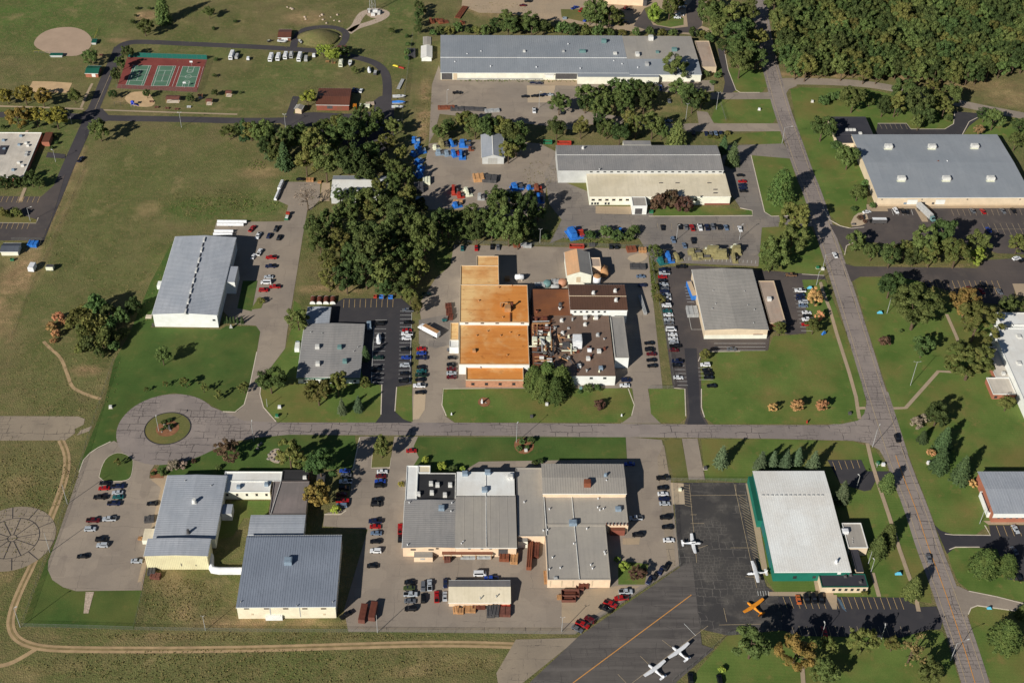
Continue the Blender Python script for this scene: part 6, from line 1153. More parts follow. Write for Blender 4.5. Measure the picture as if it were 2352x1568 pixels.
# ---------------------------------------------------------------- vehicles (x forward, metres)
def hull(prof, w_, wt, zt0, b=None):
    """side profile (x,z) swept across the width, narrowing above zt0"""
    b = b or MB(); n = len(prof)
    def half(z): return w_/2 if z <= zt0 else w_/2-(w_-wt)/2*min(1, (z-zt0)/.5)
    ring = lambda k, f: [(x, k*half(z)*f, z) for x, z in prof]
    b.loft([ring(-1, .94), ring(-1, 1), ring(1, 1), ring(1, .94)] if False else [ring(-1, 1), ring(1, 1)]); return b
KIND = {
 'sedan': dict(L=4.7, W=1.8, body=[(-2.35, .35), (2.35, .35), (2.35, .62), (2.2, .76), (.95, .92), (-1.75, .95), (-2.3, .86)], cab=[(1.05, .9), (.25, 1.4), (-.95, 1.42), (-1.75, .94)], name='sedan'),
 'suv': dict(L=4.7, W=1.9, body=[(-2.35, .42), (2.35, .42), (2.35, .8), (2.2, .98), (1.05, 1.08), (-2.32, 1.1)], cab=[(1.1, 1.05), (.5, 1.72), (-2.0, 1.74), (-2.3, 1.08)], name='suv'),
 'pickup': dict(L=5.6, W=1.95, body=[(-2.8, .5), (2.8, .5), (2.8, .95), (2.65, 1.08), (1.4, 1.14), (-2.8, 1.14)], cab=[(1.45, 1.1), (.75, 1.82), (-.55, 1.84), (-.75, 1.1)], name='pickup_truck'),
 'van': dict(L=5.3, W=2.0, body=[(-2.65, .42), (2.65, .42), (2.65, .85), (2.5, 1.1), (2.1, 1.15), (-2.65, 1.15)], cab=[(2.15, 1.1), (1.5, 2.05), (-2.45, 2.1), (-2.62, 1.1)], name='van'),
}
def vmesh(kind, part, colour):
    K_ = KIND[kind]; W_ = K_['W']; c = K_['cab']; cz = max(z for x, z in c)
    def quad3(a, bb, ya, yb, off): return [(a[0], -ya, a[1]), (a[0], ya, a[1]), (bb[0], yb, bb[1]), (bb[0], -yb, bb[1])]
    b = MB(); wt = W_*.74
    if part == 'body':
        prof = K_['body']; z1 = max(z for x, z in prof)
        b.loft([[(x*.985, -W_/2*.9, z-.03 if z > .5 else z+.05) for x, z in prof], [(x, -W_/2, z-.06 if z > .5 else z) for x, z in prof], [(x, -W_/2*.86, z) for x, z in prof], [(x, W_/2*.86, z) for x, z in prof], [(x, W_/2, z-.06 if z > .5 else z) for x, z in prof], [(x*.985, W_/2*.9, z-.03 if z > .5 else z+.05) for x, z in prof]])
        if kind == 'pickup':
            pass
        return b.mesh('body', 'car_'+colour)
    if part == 'cabin':
        f = lambda z: (W_*.9-(W_*.9-wt)*((z-c[0][1])/(cz-c[0][1])))/2
        b.loft([[(x, -f(z), z) for x, z in c], [(x, f(z), z) for x, z in c]]); return b.mesh('cabin', 'car_'+colour)
    if part == 'bed':
        return b.box((-1.8, 0, 1.145), (1.8, W_*.76, .012)).mesh('cargo_bed', 'tyre')
    h0 = W_*.45; h1 = wt/2
    def lerp(p, q_, t): return (p[0]+(q_[0]-p[0])*t, p[1]+(q_[1]-p[1])*t)
    if part == 'windscreen':
        p, q_ = lerp(c[0], c[1], .1), lerp(c[0], c[1], .92); n_ = Vector((c[0][1]-c[1][1], 0, -(c[0][0]-c[1][0]))); n_ = Vector((c[1][1]-c[0][1], 0, c[0][0]-c[1][0])).normalized()*.03
        return b.add([(p[0]+n_.x, -h0*.92, p[1]+n_.z), (p[0]+n_.x, h0*.92, p[1]+n_.z), (q_[0]+n_.x, h1*.94, q_[1]+n_.z), (q_[0]+n_.x, -h1*.94, q_[1]+n_.z)], [(0, 1, 2, 3)]).mesh(part, 'glass')
    if part == 'rear_window':
        p, q_ = lerp(c[3], c[2], .25 if kind != 'sedan' else .08), lerp(c[3], c[2], .9); n_ = Vector((-(c[2][1]-c[3][1]), 0, c[2][0]-c[3][0])).normalized()*.03
        return b.add([(p[0]+n_.x, h0*.9, p[1]+n_.z), (p[0]+n_.x, -h0*.9, p[1]+n_.z), (q_[0]+n_.x, -h1*.9, q_[1]+n_.z), (q_[0]+n_.x, h1*.9, q_[1]+n_.z)], [(0, 1, 2, 3)]).mesh(part, 'glass')
    if part in ('side_r', 'side_l'):
        k = -1 if part == 'side_r' else 1; g = [lerp(c[0], c[3], .1), lerp(c[3], c[0], .08), lerp(c[2], c[1], .06), lerp(c[1], c[2], .06)]
        zb, zt = c[0][1]+.08, cz-.1
        P = [(g[0][0], zb), (g[1][0], zb), (g[2][0], zt), (g[3][0], zt)]; f = lambda z: (W_*.9-(W_*.9-wt)*((z-c[0][1])/(cz-c[0][1])))/2+.02
        vs = [(x, k*f(z), z) for x, z in P]; return b.add(vs, [(0, 1, 2, 3) if k < 0 else (3, 2, 1, 0)]).mesh('side_window', 'glass')
    if part == 'wheel': return b.tube((0, -.11, 0), (0, .11, 0), .34, 12).mesh('wheel', 'tyre')
def vehicle(kind, colour, u, v, ang, label, group=None, name=None):
    K_ = KIND[kind]; c = G(u, v, .75); a = ang+R(random.uniform(-2, 2))
    t = thing(name or K_['name'], label, {'sedan': 'car', 'suv': 'car', 'pickup': 'truck', 'van': 'van'}[kind], (c[0], c[1], 0), a, group)
    for part, nm in (('body', 'body'), ('cabin', 'cabin'), ('windscreen', 'windscreen'), ('rear_window', 'rear_window'), ('side_l', 'side_window'), ('side_r', 'side_window')):
        ob(nm, cached(('v', kind, part, colour if part in ('body', 'cabin') else 0), lambda: vmesh(kind, part, colour)), t)
    if kind == 'pickup': ob('cargo_bed', cached(('v', kind, 'bed'), lambda: vmesh(kind, 'bed', colour)), t)
    for x in (-1, 1):
        for y in (-1, 1): ob('wheel', cached(('wheel',), lambda: vmesh('sedan', 'wheel', colour)), t, (x*K_['L']*.31, y*(K_['W']/2-.1), .34))
    return t
CN = dict(navy='dark blue', slate='blue-grey', silver='silver', teal='teal', tan='tan')
KN = dict(s=('sedan', 'sedan'), u=('suv', 'SUV'), p=('pickup', 'pickup'), v=('van', 'van'))
def row(where, spec_, ang=0.0, by='v'):
    """'colour kind u v [angle]' entries; each is told apart by its order in the row"""
    items = [x.split() for x in spec_.split(';') if x.strip()]
    its = [(i[0], i[1], float(i[2]), float(i[3]), R(float(i[4])) if len(i) > 4 else None) for i in items]
    o = ords(its, (lambda p: p[3]) if by == 'v' else (lambda p: p[2])); side = 'from top' if by == 'v' else 'from left'
    for (cl, k, u, v, a), n in zip(its, o):
        kd, kn = KN[k]; lb = f'{CN.get(cl, cl)} {kn} {where}' if len(its) == 1 else f'{CN.get(cl, cl)} {kn}, {ORD[n]} {side} {where}'
        base = ang if a is None else a
        vehicle(kd, cl, u, v, base+(math.pi if random.random() < .5 and len(its) > 1 else 0), lb, f'vehicles {where}')
N90 = R(90)
row('in the lot below the roundabout', 'black s 241 1108;red s 239 1120;navy p 271 1116;silver s 270 1130;teal s 271 1140;black p 230 1141;navy p 262 1155;black s 350 1155;maroon p 214 1194;silver p 251 1191;silver u 207 1214;black u 232 1238;silver u 235 1251;black s 190 1276;silver s 314 1287')
row('in the shaded bays behind the golden tree', 'blue s 792 1080;grey s 795 1090;white p 794 1105;black u 790 1120;maroon s 785 1134;red p 787 1149;slate u 785 1160')
row('in the column west of the south factory', 'white s 878 1082;maroon s 875 1092;blue s 873 1104;black u 872 1114;black s 866 1146;black u 864 1157;navy p 862 1196;red s 862 1208;slate s 864 1223;black s 863 1242;white u 863 1264;black s 856 1298')
row('parked against the west wall of the south factory', 'red p 919 1214;black s 919 1234', N90); row('by the corner of the blue-roofed warehouse', 'black p 795 1411 40'); row('on the drive at the south factory lawn', 'red s 945 1034')
row('in the west bank of the yard by the cream garage', 'black s 942 1336;olive s 940 1349;silver p 943 1364;grey s 942 1379;black u 943 1397'); row('in the upright bank left of the cream garage', 'grey u 972 1346;silver p 987 1343;navy s 1023 1338;black u 972 1373;red p 1003 1370;silver s 1022 1368', N90, 'u')
row('just behind the cream garage', 'white v 1102 1317;blue p 1128 1328', 0, 'u')
row('in the east bays of the green-trimmed office', 'grey p 937 712;black s 938 740;red s 935 758;white p 935 766;white u 934 776;black s 932 801;blue s 933 820;silver u 930 838;black s 930 857;black u 927 874'); row('in the west bays of the green-trimmed office', 'black u 872 743;green s 869 820;black s 863 848')
row('in the column across the grass from the office bays', 'red s 968 800;blue s 968 810;navy p 968 821;black s 968 842;teal s 968 851;green p 967 861;black s 965 871;white p 963 885;black s 965 900'); row('against the west wall of the rust-stained factory', 'grey s 1038 802;black s 1039 820;black s 1037 836;maroon s 1037 846;silver s 1037 856;maroon s 1037 865'); row('on the drive under the olive trees', 'green s 980 675')
row('in the column east of the rust-stained factory', 'slate s 1472 634;navy s 1475 654;black s 1491 787;black u 1492 802;maroon s 1496 812;black s 1496 826;black s 1498 839'); row('at the white front corner of the factory', 'white s 1435 884;navy u 1438 872'); row('on the far fence of the factory yard', 'teal s 1062 569;red s 1094 569;black s 1130 566;grey s 1144 567;black u 1403 565;black u 1416 565', N90, 'u')
row('along the fence west of the tan warehouse', 'navy p 1525 619;silver p 1526 627;red s 1522 635;black s 1523 644;silver s 1525 652;grey s 1526 661;navy s 1527 668;silver s 1530 676;white s 1531 684;black s 1531 692;white u 1531 701;teal s 1533 713;white s 1535 722;silver s 1536 733;grey s 1537 741;white v 1541 756;white s 1545 767;white s 1546 777;silver u 1548 786;black p 1551 794;maroon s 1548 803;navy p 1555 829;black s 1554 838;white s 1558 866')
row('on the drive behind the tan warehouse', 'black p 1565 612;brown p 1817 631', 0, 'u'); row('in the bays on the west edge of the lawn', 'white u 1620 837;black s 1624 849;black u 1627 857;black s 1628 866;black s 1635 885'); row('in front of the tan warehouse', 'grey s 1681 801')
row('in the bays east of the tan warehouse', 'white p 1838 667;navy s 1839 677;navy s 1839 685;silver u 1845 693;slate s 1845 701;white s 1853 717;black s 1855 725;white p 1855 733;red s 1852 744')
row('in the line north of the khaki hoppers', 'black s 1522 522;black s 1562 520;grey s 1576 521;red p 1590 523;white p 1608 522;navy p 1624 522;grey u 1637 521;black u 1652 521;slate s 1668 522;white s 1700 525', R(94), 'u'); row('near the blue loader in the northern lot', 'slate u 1546 551;slate s 1572 563;black u 1592 553', R(96), 'u'); row('east of the two-tone works', 'black s 1701 402;red s 1705 416;navy s 1705 424;navy s 1706 431;black s 1708 438')
row('in the long factory yard', 'navy s 1225 189;navy s 1238 190;black s 1206 221;black s 1228 220;black s 1240 219;navy s 1250 217;silver s 1262 217;black p 1050 213', 0, 'u'); row('under the trees south of the long factory', 'white p 1227 254 90;black u 1291 258 90;blue p 1517 201 90;grey s 1537 231 90;slate s 1536 277 0', 0, 'u'); row('behind the clipped hedge by the drive', 'navy u 1593 305;navy s 1622 306;grey s 1633 306;slate s 1644 305;navy s 1656 306', N90, 'u')
row('in the sandy yard at the top', 'blue p 1320 18 40;red p 1335 23 60;blue u 1345 46 60;white s 1375 48 120;red u 1437 17 60;grey s 1446 20 0;silver s 1566 16 0;slate s 1569 8 0;white p 1561 34 0;white s 1556 40 0;black p 1435 52 0;black u 1212 3 0;maroon s 1201 12 0', 0, 'u')
row('in the bays of the slate-roofed plant', 'white s 1991 486 20;white u 2058 484;black u 2073 484;black s 2083 485;grey s 2234 483;red s 2258 485;grey s 2304 484;black s 2328 483;blue s 2271 527', R(100), 'u'); row('on the eastern lot beside the golden tree', 'navy s 2131 652;maroon s 2228 663;black s 2258 653;red s 2255 667;grey s 2296 669', R(105), 'u'); row('at the right edge below the plant lot', 'white u 2335 593;black u 2349 598', R(20), 'u')
vehicle('sedan', 'white', 1918, 585, R(92), 'white sedan driving on the main road near the top drive'); vehicle('suv', 'black', 2061, 1006, R(-88), 'black SUV driving through the road junction'); vehicle('sedan', 'grey', 2134, 1281, R(-90), 'dark grey sedan driving on the main road at the lower right')
row('on the lower right office lot', 'silver s 2333 1214;grey s 2330 1263;black s 2340 1323', R(100)); row('in front of the white hangar', 'orange s 1834 1375;black u 1853 1374;black u 1870 1373;black u 1886 1374', N90, 'u'); row('in the shaded bay below the hangar lot', 'red s 1894 1449 90')
row('at the bottom edge below the taxiway', 'black u 1586 1556;black u 1653 1560', N90, 'u'); row('along the fence beside the apron', 'black p 1522 1097;black s 1522 1119;white s 1523 1133;navy s 1525 1144;silver s 1527 1155;black u 1528 1187;black s 1533 1209;white s 1536 1239'); row('in the bays east of the south factory', 'blue s 1446 1064;silver p 1460 1189;black u 1465 1227')
row('angled at the taxiway fence below the maroon tree', 'black u 1531 1300;navy s 1518 1309;black s 1505 1321;navy s 1492 1331', R(60), 'u'); row('in the bottom corner of the south factory yard', 'silver p 1437 1358 0;red p 1427 1373 5;red p 1402 1386 -30;black p 1391 1397 -30;maroon u 1355 1422 -32;red p 1338 1433 -32;grey s 1326 1443 -35', 0, 'u')
row('in the hangar lot beside the metal hangar', 'red p 579 525 70;black u 634 526 80;white p 593 541 78;navy u 618 541 80;black u 641 545 80;white p 596 579 80;white s 582 588 78;red p 623 591 0;navy p 622 611 0;silver s 617 635 0;white v 611 648 0;red p 631 658 0;red u 605 666 0;black s 690 411 0', 0); row('on the verge of the school road', 'navy p 186 366 70')
row('parked by the brown barn', 'navy s 812 206 80;navy s 820 208 80;white s 829 208 80', 0, 'u')
# ---------------------------------------------------------------- other vehicles
def boxy(name, label, cat, u, v, ang, L, W_, H_, mat, parts=(), z0=.55, wheels=(-.3, .3), roofmat_=None, cabmat=None, nose=0.0, round_=.12):
    c = G(u, v, H_*.5); t = thing(name, label, cat, (c[0], c[1], 0), ang); b = MB(); r_ = round_
    ring = lambda x, s_=1: [(x, -W_/2*s_, z0), (x, W_/2*s_, z0), (x, W_/2*s_, H_-r_*2), (x, W_/2*s_-r_*2, H_), (x, -W_/2*s_+r_*2, H_), (x, -W_/2*s_, H_-r_*2)]
    b.loft([ring(-L/2), ring(L/2-nose), ring(L/2, .92)] if nose else [ring(-L/2), ring(L/2)]); ob('body', b.mesh('body', mat), t)
    if roofmat_: ob('roof', MB().box((0, 0, H_+.004), (L*.96, W_*.86, .05)).mesh('roof', roofmat_), t)
    for x in wheels:
        for y in (-1, 1): ob('wheel', cached(('bigwheel',), lambda: MB().tube((0, -.13, 0), (0, .13, 0), .42, 10).mesh('wheel', 'tyre')), t, (x*L, y*(W_/2-.15), .42))
    for nm, cpos, sz, mt in parts: ob(nm, MB().box(cpos, sz).mesh(nm, mt), t)
    return t
RVP = lambda L: [('windscreen', (L/2-.02, 0, 1.5), (.12, 1.9, .8), 'glass'), ('side_window', (.3, -1.2, 1.6), (1.6, .12, .6), 'glass'), ('roof_vent', (-.6, 0, 2.95), (.8, .7, .22), 'metal_light'), ('roof_vent', (.9, .3, 2.95), (.6, .6, .2), 'metal_light')]
for i, (u, v, L) in enumerate(((532, 127, 8.5), (622, 132, 7.5), (639, 131, 6.5), (656, 128, 6.0), (688, 131, 8.5))): boxy('motorhome', f'white motorhome with roof vents, {ORD[i]} from left along the park loop road', 'motorhome', u, v, R(-93), L, 2.4, 2.95, 'white', RVP(L))
boxy('camper_trailer', 'tan camper trailer right of the lime trees in the park', 'camper', 783, 145, R(-90), 7, 2.4, 2.9, 'cream', RVP(7)); boxy('camper_trailer', 'grey camper trailer between two white motorhomes', 'camper', 669, 127, R(-90), 5.5, 2.3, 2.6, 'galv', RVP(5.5))
boxy('cargo_trailer', 'silver cargo trailer next to the last white motorhome', 'trailer', 703, 135, R(-90), 5, 2.1, 2.3, 'galv'); boxy('cargo_trailer', 'tiny white trailer right of the motorhome row', 'trailer', 721, 128, R(-90), 2.8, 1.9, 1.9, 'white'); boxy('cargo_trailer', 'rounded pale trailer right of the first motorhome', 'trailer', 544, 130, R(-95), 4.5, 2, 2.2, 'galv', nose=1.0); boxy('cargo_trailer', 'little white trailer at the right of the tennis lawn', 'trailer', 570, 135, R(-90), 2.6, 1.8, 1.8, 'white'); boxy('cargo_trailer', 'small dark-topped trailer below the curving park road', 'trailer', 862, 168, R(-95), 4, 2, 1.9, 'metal_dark', roofmat_='galv')
boxy('cargo_trailer', 'white box trailer on the edge of the west field', 'trailer', 74, 614, R(85), 4.5, 3.0, 3.2, 'white'); boxy('cargo_trailer', 'dark-roofed little hut on skids in the west field', 'hut', 115, 615, R(0), 3.6, 2.6, 2.6, 'cream', roofmat_='metal_dark')
for i, (u, v, L) in enumerate(((533, 509, 15.5), (529, 516, 14), (514, 531, 10), (512, 538, 10))): boxy('glider_trailer', f'long white enclosed trailer, {ORD[i]} from the far end behind the metal hangar', 'trailer', u, v, R(0), L, 1.5, 1.8, 'white', nose=2.0, wheels=(-.05, .05), round_=.25, parts=[('drawbar', (L/2+.6, 0, .5), (1.4, .15, .15), 'metal_dark')])
boxy('glider_trailer', 'long white enclosed trailer at the head of the hangar yard', 'trailer', 637, 448, R(82), 9, 1.6, 2.0, 'white', nose=2, wheels=(-.05, .05), round_=.25); boxy('glider_trailer', 'white trailer with ribbed top at the head of the hangar yard', 'trailer', 645, 426, R(82), 8, 1.8, 2.2, 'white', wheels=(-.1, .1), parts=[('rib', (x, 0, 2.2), (.15, 1.6, .1), 'metal_dark') for x in (-3, -1.5, 0, 1.5, 3)])
boxy('flatbed_truck', 'green flatbed truck with load at the hangar yard entrance', 'truck', 660, 498, R(85), 6, 2.1, 1.2, 'green', parts=[('cab', (2.0, 0, 1.2), (1.6, 1.9, .9), 'red'), ('load', (-1, 0, 1.2), (2.4, 1.5, .4), 'metal_light')])
def truckbox(u, v, ang, label, boxmat, roofm, cab='white', L=9.5):
    t = boxy('box_truck', label, 'truck', u, v, ang, L, 2.5, 3.7, boxmat, z0=1.1, wheels=(-.36, -.26), roofmat_=roofm, round_=.05)
    b = MB(); x = L/2+.3; ring = [(x, 1.0), (x+2.4, 1.0), (x+2.4, 1.7), (x+1.5, 1.9), (x+1.2, 3.0), (x, 3.1)]
    b.loft([[(a, -1.1, z) for a, z in ring], [(a, 1.1, z) for a, z in ring]]); ob('cab', b.mesh('cab', cab), t); ob('windscreen', MB().add([(x+1.52, -1, 1.95), (x+1.52, 1, 1.95), (x+1.24, .95, 2.9), (x+1.24, -.95, 2.9)], [(0, 1, 2, 3)]).mesh('windscreen', 'glass'), t)
    ob('wheel', CACHE[('bigwheel',)], t, (x+1.5, -1, .42)); ob('wheel', CACHE[('bigwheel',)], t, (x+1.5, 1, .42)); return t
truckbox(990, 761, R(142), 'white semi truck with tan-topped trailer beside the rust-stained factory', 'white', 'wood'); truckbox(2124, 485, R(-70), 'long silver semi trailer backed into the plant dock', 'galv', 'metal_light', 'metal_teal', 12.5)
boxy('shuttle_bus', 'dark shuttle bus with white roof in the plant lot', 'bus', 2019, 507, R(180), 8, 2.4, 2.8, 'metal_dark', roofmat_='white', parts=[('hood', (4.4, 0, .6), (1.2, 2.1, .9), 'tyre'), ('side_window', (-.3, -1.2, 1.6), (6, .1, .6), 'glass'), ('windscreen', (3.98, 0, 1.6), (.1, 2, .8), 'glass')]); boxy('dock_trailer', 'blue-sided trailer with pale roof at the west wall of the tan warehouse', 'trailer', 1588, 668, R(97), 12, 2.6, 3.2, 'blue', roofmat_='concrete_pale')
for u, v, a, lb in ((834, 1408, 84, 'left one of two brown open containers at the yard fence'), (857, 1403, 84, 'right one of two brown open containers at the yard fence')): boxy('container', lb, 'container', u, v, R(a), 8, 2.6, 2.4, 'brown_red', z0=.1, wheels=(), roofmat_='rust_dark', round_=.02)
boxy('tow_trailer', 'flat car trailer behind the brown pickup', 'trailer', 1808, 631, 0, 3.2, 1.9, .8, 'metal_dark')
boxy('boat_trailer', 'covered utility trailer on the dark office lot', 'trailer', 848, 748, R(95), 5, 2.2, 2.0, 'metal_blue')
def boat(u, v, ang, L, label, hullm='white', deck='cream', cover=None):
    c = G(u, v, .9); t = thing('boat', label, 'boat', (c[0], c[1], 0), ang); W_ = L*.34
    def ring(x, w_, zb): return [(x, -w_/2, 1.5), (x, -w_*.3, zb), (x, w_*.3, zb), (x, w_/2, 1.5)]
    ob('hull', MB().loft([ring(-L/2, W_*.9, .6), ring(0, W_, .55), ring(L*.3, W_*.75, .7), ring(L/2, .1, 1.3)]).mesh('hull', hullm), t)
    ob('cockpit', MB().box((-L*.16, 0, 1.502), (L*.4, W_*.6, .03)).mesh('cockpit', deck), t)
    if cover: ob('cover', MB().loft([[(x, -w_/2, 1.5), (x, 0, 1.5+hh_), (x, w_/2, 1.5)] for x, w_, hh_ in ((-L/2, W_*.9, .5), (0, W_, 1.0), (L*.3, W_*.75, .6), (L/2, .1, .1))]).mesh('cover', cover), t)
    else: ob('windscreen', MB().box((L*.1, 0, 1.5), (.1, W_*.7, .5)).mesh('windscreen', 'glass'), t)
    ob('trailer_frame', MB().box((0, 0, .3), (L*.9, W_*.4, .2)).mesh('trailer_frame', 'metal_dark'), t)
    for y in (-1, 1): ob('wheel', CACHE[('wheel',)], t, (-L*.15, y*W_*.4, .34))
boat(804, 146, R(-90), 6.5, 'white open boat on a trailer below the park loop road'); boat(848, 161, R(95), 6.5, 'white covered boat standing on the park lawn', cover='white'); boat(648, 95, R(-10), 6, 'white boat in front of the brown-roofed park garage', deck='metal_dark'); boat(690, 96, R(-60), 4.5, 'small grey boat beside the mound loop', 'galv'); boat(619, 94, R(30), 3.2, 'small dark boat left of the park garage', 'metal_dark')
boat(917, 222, R(5), 8, 'white cabin boat at the fence by the park yard', deck='metal_light'); boat(916, 236, R(3), 8, 'blue-covered boat at the fence by the park yard', cover='blue'); boat(913, 246, R(2), 7, 'white boat nearest the trees at the park yard fence'); boat(870, 778, R(92), 7, 'white boat on a trailer in the green-trimmed office lot', cover='white')
# ---------------------------------------------------------------- aeroplanes
def plane(u, v, ang, label, mat='white', high=True, stripe=None, zc=2.0, span=11.0):
    c = G(u, v, zc); t = thing('light_aircraft', label, 'aeroplane', (c[0], c[1], 0), ang)
    st = [(3.1, .35, .95, 1.25), (2.7, .55, .75, 1.5), (1.2, .6, .7, 1.7), (.9, .6, .7, 2.2), (-.8, .58, .75, 2.2), (-2.0, .42, .95, 1.75), (-4.6, .14, 1.25, 1.55)]
    rg = []
    for x, w_, zb, ztt in st:
        zm, hh_ = (zb+ztt)/2, (ztt-zb)/2; rg.append([(x, w_*math.cos(6.2832*k/10)*(1 if abs(math.cos(6.2832*k/10)) < .9 else .95), zm+hh_*math.sin(6.2832*k/10)) for k in range(10)])
    ob('fuselage', MB().loft(rg).mesh('fuselage', mat), t); zw = 2.22 if high else 1.0; ch = 1.6; b = MB(); hs = span/2
    def sec(y, c_, z): return [(.75, y, z), (.55, y, z+.12), (-.2, y, z+.1), (.75-c_, y, z), (0, y, z-.06)]
    b.loft([sec(-hs, ch*.72, zw+.22), sec(-hs*.5, ch, zw+.08), sec(hs*.5, ch, zw+.08), sec(hs, ch*.72, zw+.22)] if not high else [sec(-hs, ch*.75, zw+.1), sec(-hs*.45, ch, zw+.03), sec(hs*.45, ch, zw+.03), sec(hs, ch*.75, zw+.1)]); ob('wing', b.mesh('wing', mat), t)
    b = MB(); b.loft([[(x, y, z) for x, z in ((-3.9+a, 1.5), (-4.0+a, 1.56), (-4.9, 1.5), (-4.4, 1.47))] for y, a in ((-1.7, -.2), (0, 0), (1.7, -.2))]); ob('tailplane', b.mesh('tailplane', mat), t)
    ob('fin', MB().add([(-3.4, -.05, 1.5), (-4.9, -.05, 1.5), (-5.1, -.03, 2.75), (-4.5, -.03, 2.75), (-3.4, .05, 1.5), (-4.9, .05, 1.5), (-5.1, .03, 2.75), (-4.5, .03, 2.75)], [(0, 1, 2, 3), (7, 6, 5, 4), (0, 3, 7, 4), (1, 5, 6, 2), (3, 2, 6, 7)]).mesh('fin', mat), t)
    ob('windscreen', MB().add([(1.24, -.5, 1.72), (1.24, .5, 1.72), (.92, .5, 2.2), (.92, -.5, 2.2)], [(0, 1, 2, 3)]).mesh('windscreen', 'glass'), t)
    for k in (-1, 1):
        ob('side_window', MB().box((-.1, k*.585, 1.75), (1.5, .06, .35)).mesh('side_window', 'glass'), t); ob('wheel', MB().tube((0, -.08, 0), (0, .08, 0), .25, 10).mesh('wheel', 'tyre'), t, (-.2, k*1.25, .25)); ob('gear_leg', MB().tube((-.2, k*1.2, .3), (0, k*.4, .85), .06, 6).mesh('gear_leg', mat), t)
        if high: ob('wing_strut', MB().tube((.2, k*.55, .95), (.1, k*2.6, 2.22), .05, 6).mesh('wing_strut', mat), t)
    ob('wheel', MB().tube((2.2, -.07, .22), (2.2, .07, .22), .22, 10).mesh('wheel', 'tyre'), t); ob('spinner', MB().tube((3.1, 0, 1.12), (3.45, 0, 1.12), .2, 8, .03).mesh('spinner', mat), t)
    ob('propeller', MB().box((3.28, 0, .2), (.05, .16, 1.85)).mesh('propeller', 'metal_dark'), t)
    if stripe: ob('stripe', MB().box((-1.2, 0, 1.35), (3, 1.22, .1)).mesh('stripe', stripe), t)
plane(1592, 1247, R(2), 'white low-wing aeroplane on the apron beside the fence', high=False, stripe='metal_blue', zc=1.2, span=10.5); plane(1735, 1313, R(184), 'white high-wing aeroplane parked against the hangar side'); plane(1731, 1391, R(127), 'bright orange high-wing aeroplane on the apron corner', 'orange'); plane(1559, 1494, R(129), 'upper of two white high-wing aeroplanes at the taxiway edge'); plane(1504, 1535, R(129), 'lower of two white high-wing aeroplanes at the taxiway edge')
# ---------------------------------------------------------------- tennis courts
TC = surf('tennis_court', [(293, 131), (476, 137), (452, 212), (268, 203)], 'court_red', 1)
def court(quad, kind):
    p = [np.array(G(u, v)[:2]) for u, v in quad]; TL, TR, BR, BL = p
    ob('court_surface', sheet_mesh('court_surface', [tuple(x) for x in (BL, BR, TR, TL)], .115+random.random()*.01, 'court_green'), TC)
    P = lambda s, t: tuple(TL*(1-s)*(1-t)+TR*s*(1-t)+BR*s*t+BL*(1-s)*t)
    def ln(a, b): 
        LINE['n'] += 1; ob('court_line', ribbon([P(*a), P(*b)], .16, .135+.0002*(LINE['n'] % 40), 'paint_white', 'court_line'), TC)
    for a, b in (((0, 0), (1, 0)), ((0, 1), (1, 1)), ((0, 0), (0, 1)), ((1, 0), (1, 1))): ln(a, b)
    if kind == 'tennis':
        for a, b in (((.125, 0), (.125, 1)), ((.875, 0), (.875, 1)), ((.125, .23), (.875, .23)), ((.125, .77), (.875, .77)), ((.5, .23), (.5, .77))): ln(a, b)
        a, b = P(-.05, .5), P(1.05, .5); L = math.hypot(b[0]-a[0], b[1]-a[1])
        t = thing('tennis_net', f'low tennis net across the {kind_words.pop(0)} green court', 'net', (a[0], a[1], 0), math.atan2(b[1]-a[1], b[0]-a[0])); ob('mesh', MB().box((L/2, 0, .1), (L, .03, .85)).mesh('mesh', 'mesh_fabric'), t)
        for x in (0, L): ob('post', MB().tube((x, 0, 0), (x, 0, 1.05), .06, 6).mesh('post', 'metal_dark'), t)
    else:
        ln((0, .5), (1, .5))
        for a, b in (((.34, 0), (.34, .24)), ((.66, 0), (.66, .24)), ((.34, .24), (.66, .24)), ((.34, 1), (.34, .76)), ((.66, 1), (.66, .76)), ((.34, .76), (.66, .76)), ((-.2, .0), (-.2, 1)), ((1.18, 0), (1.18, 1))): ln(a, b)
        for cy in (.5, .24, .76): 
            c0 = np.array(P(.5, cy)); ob('court_line', ribbon([(c0[0]+1.9*math.cos(k*.262), c0[1]+1.9*math.sin(k*.262)) for k in range(25)], .16, .146+.002*cy, 'paint_white', 'court_line'), TC)
        for t_, w_ in ((-.04, 'far'), (1.04, 'near')):
            q_ = P(.5, t_); h_ = thing('basketball_hoop', f'basketball hoop at the {w_} end of the right court', 'hoop', (q_[0], q_[1], 0)); d_ = -1 if t_ < 0 else 1
            ob('post', MB().tube((0, -d_*.0, 0), (0, 0, 3.4), .09, 6).mesh('post', 'galv'), h_); ob('backboard', MB().box((0, d_*.5, 2.7), (1.8, .08, 1.1)).mesh('backboard', 'white'), h_); ob('arm', MB().tube((0, 0, 3.2), (0, d_*.5, 3.2), .06, 5).mesh('arm', 'galv'), h_)
kind_words = ['left', 'middle']
court([(307, 151), (347.5, 151.3), (330, 197), (289, 195.5)], 'tennis'); court([(363, 152), (404, 152.3), (387, 198), (347, 198)], 'tennis'); court([(420, 153), (460, 154.3), (446, 201), (404, 199.5)], 'ball')
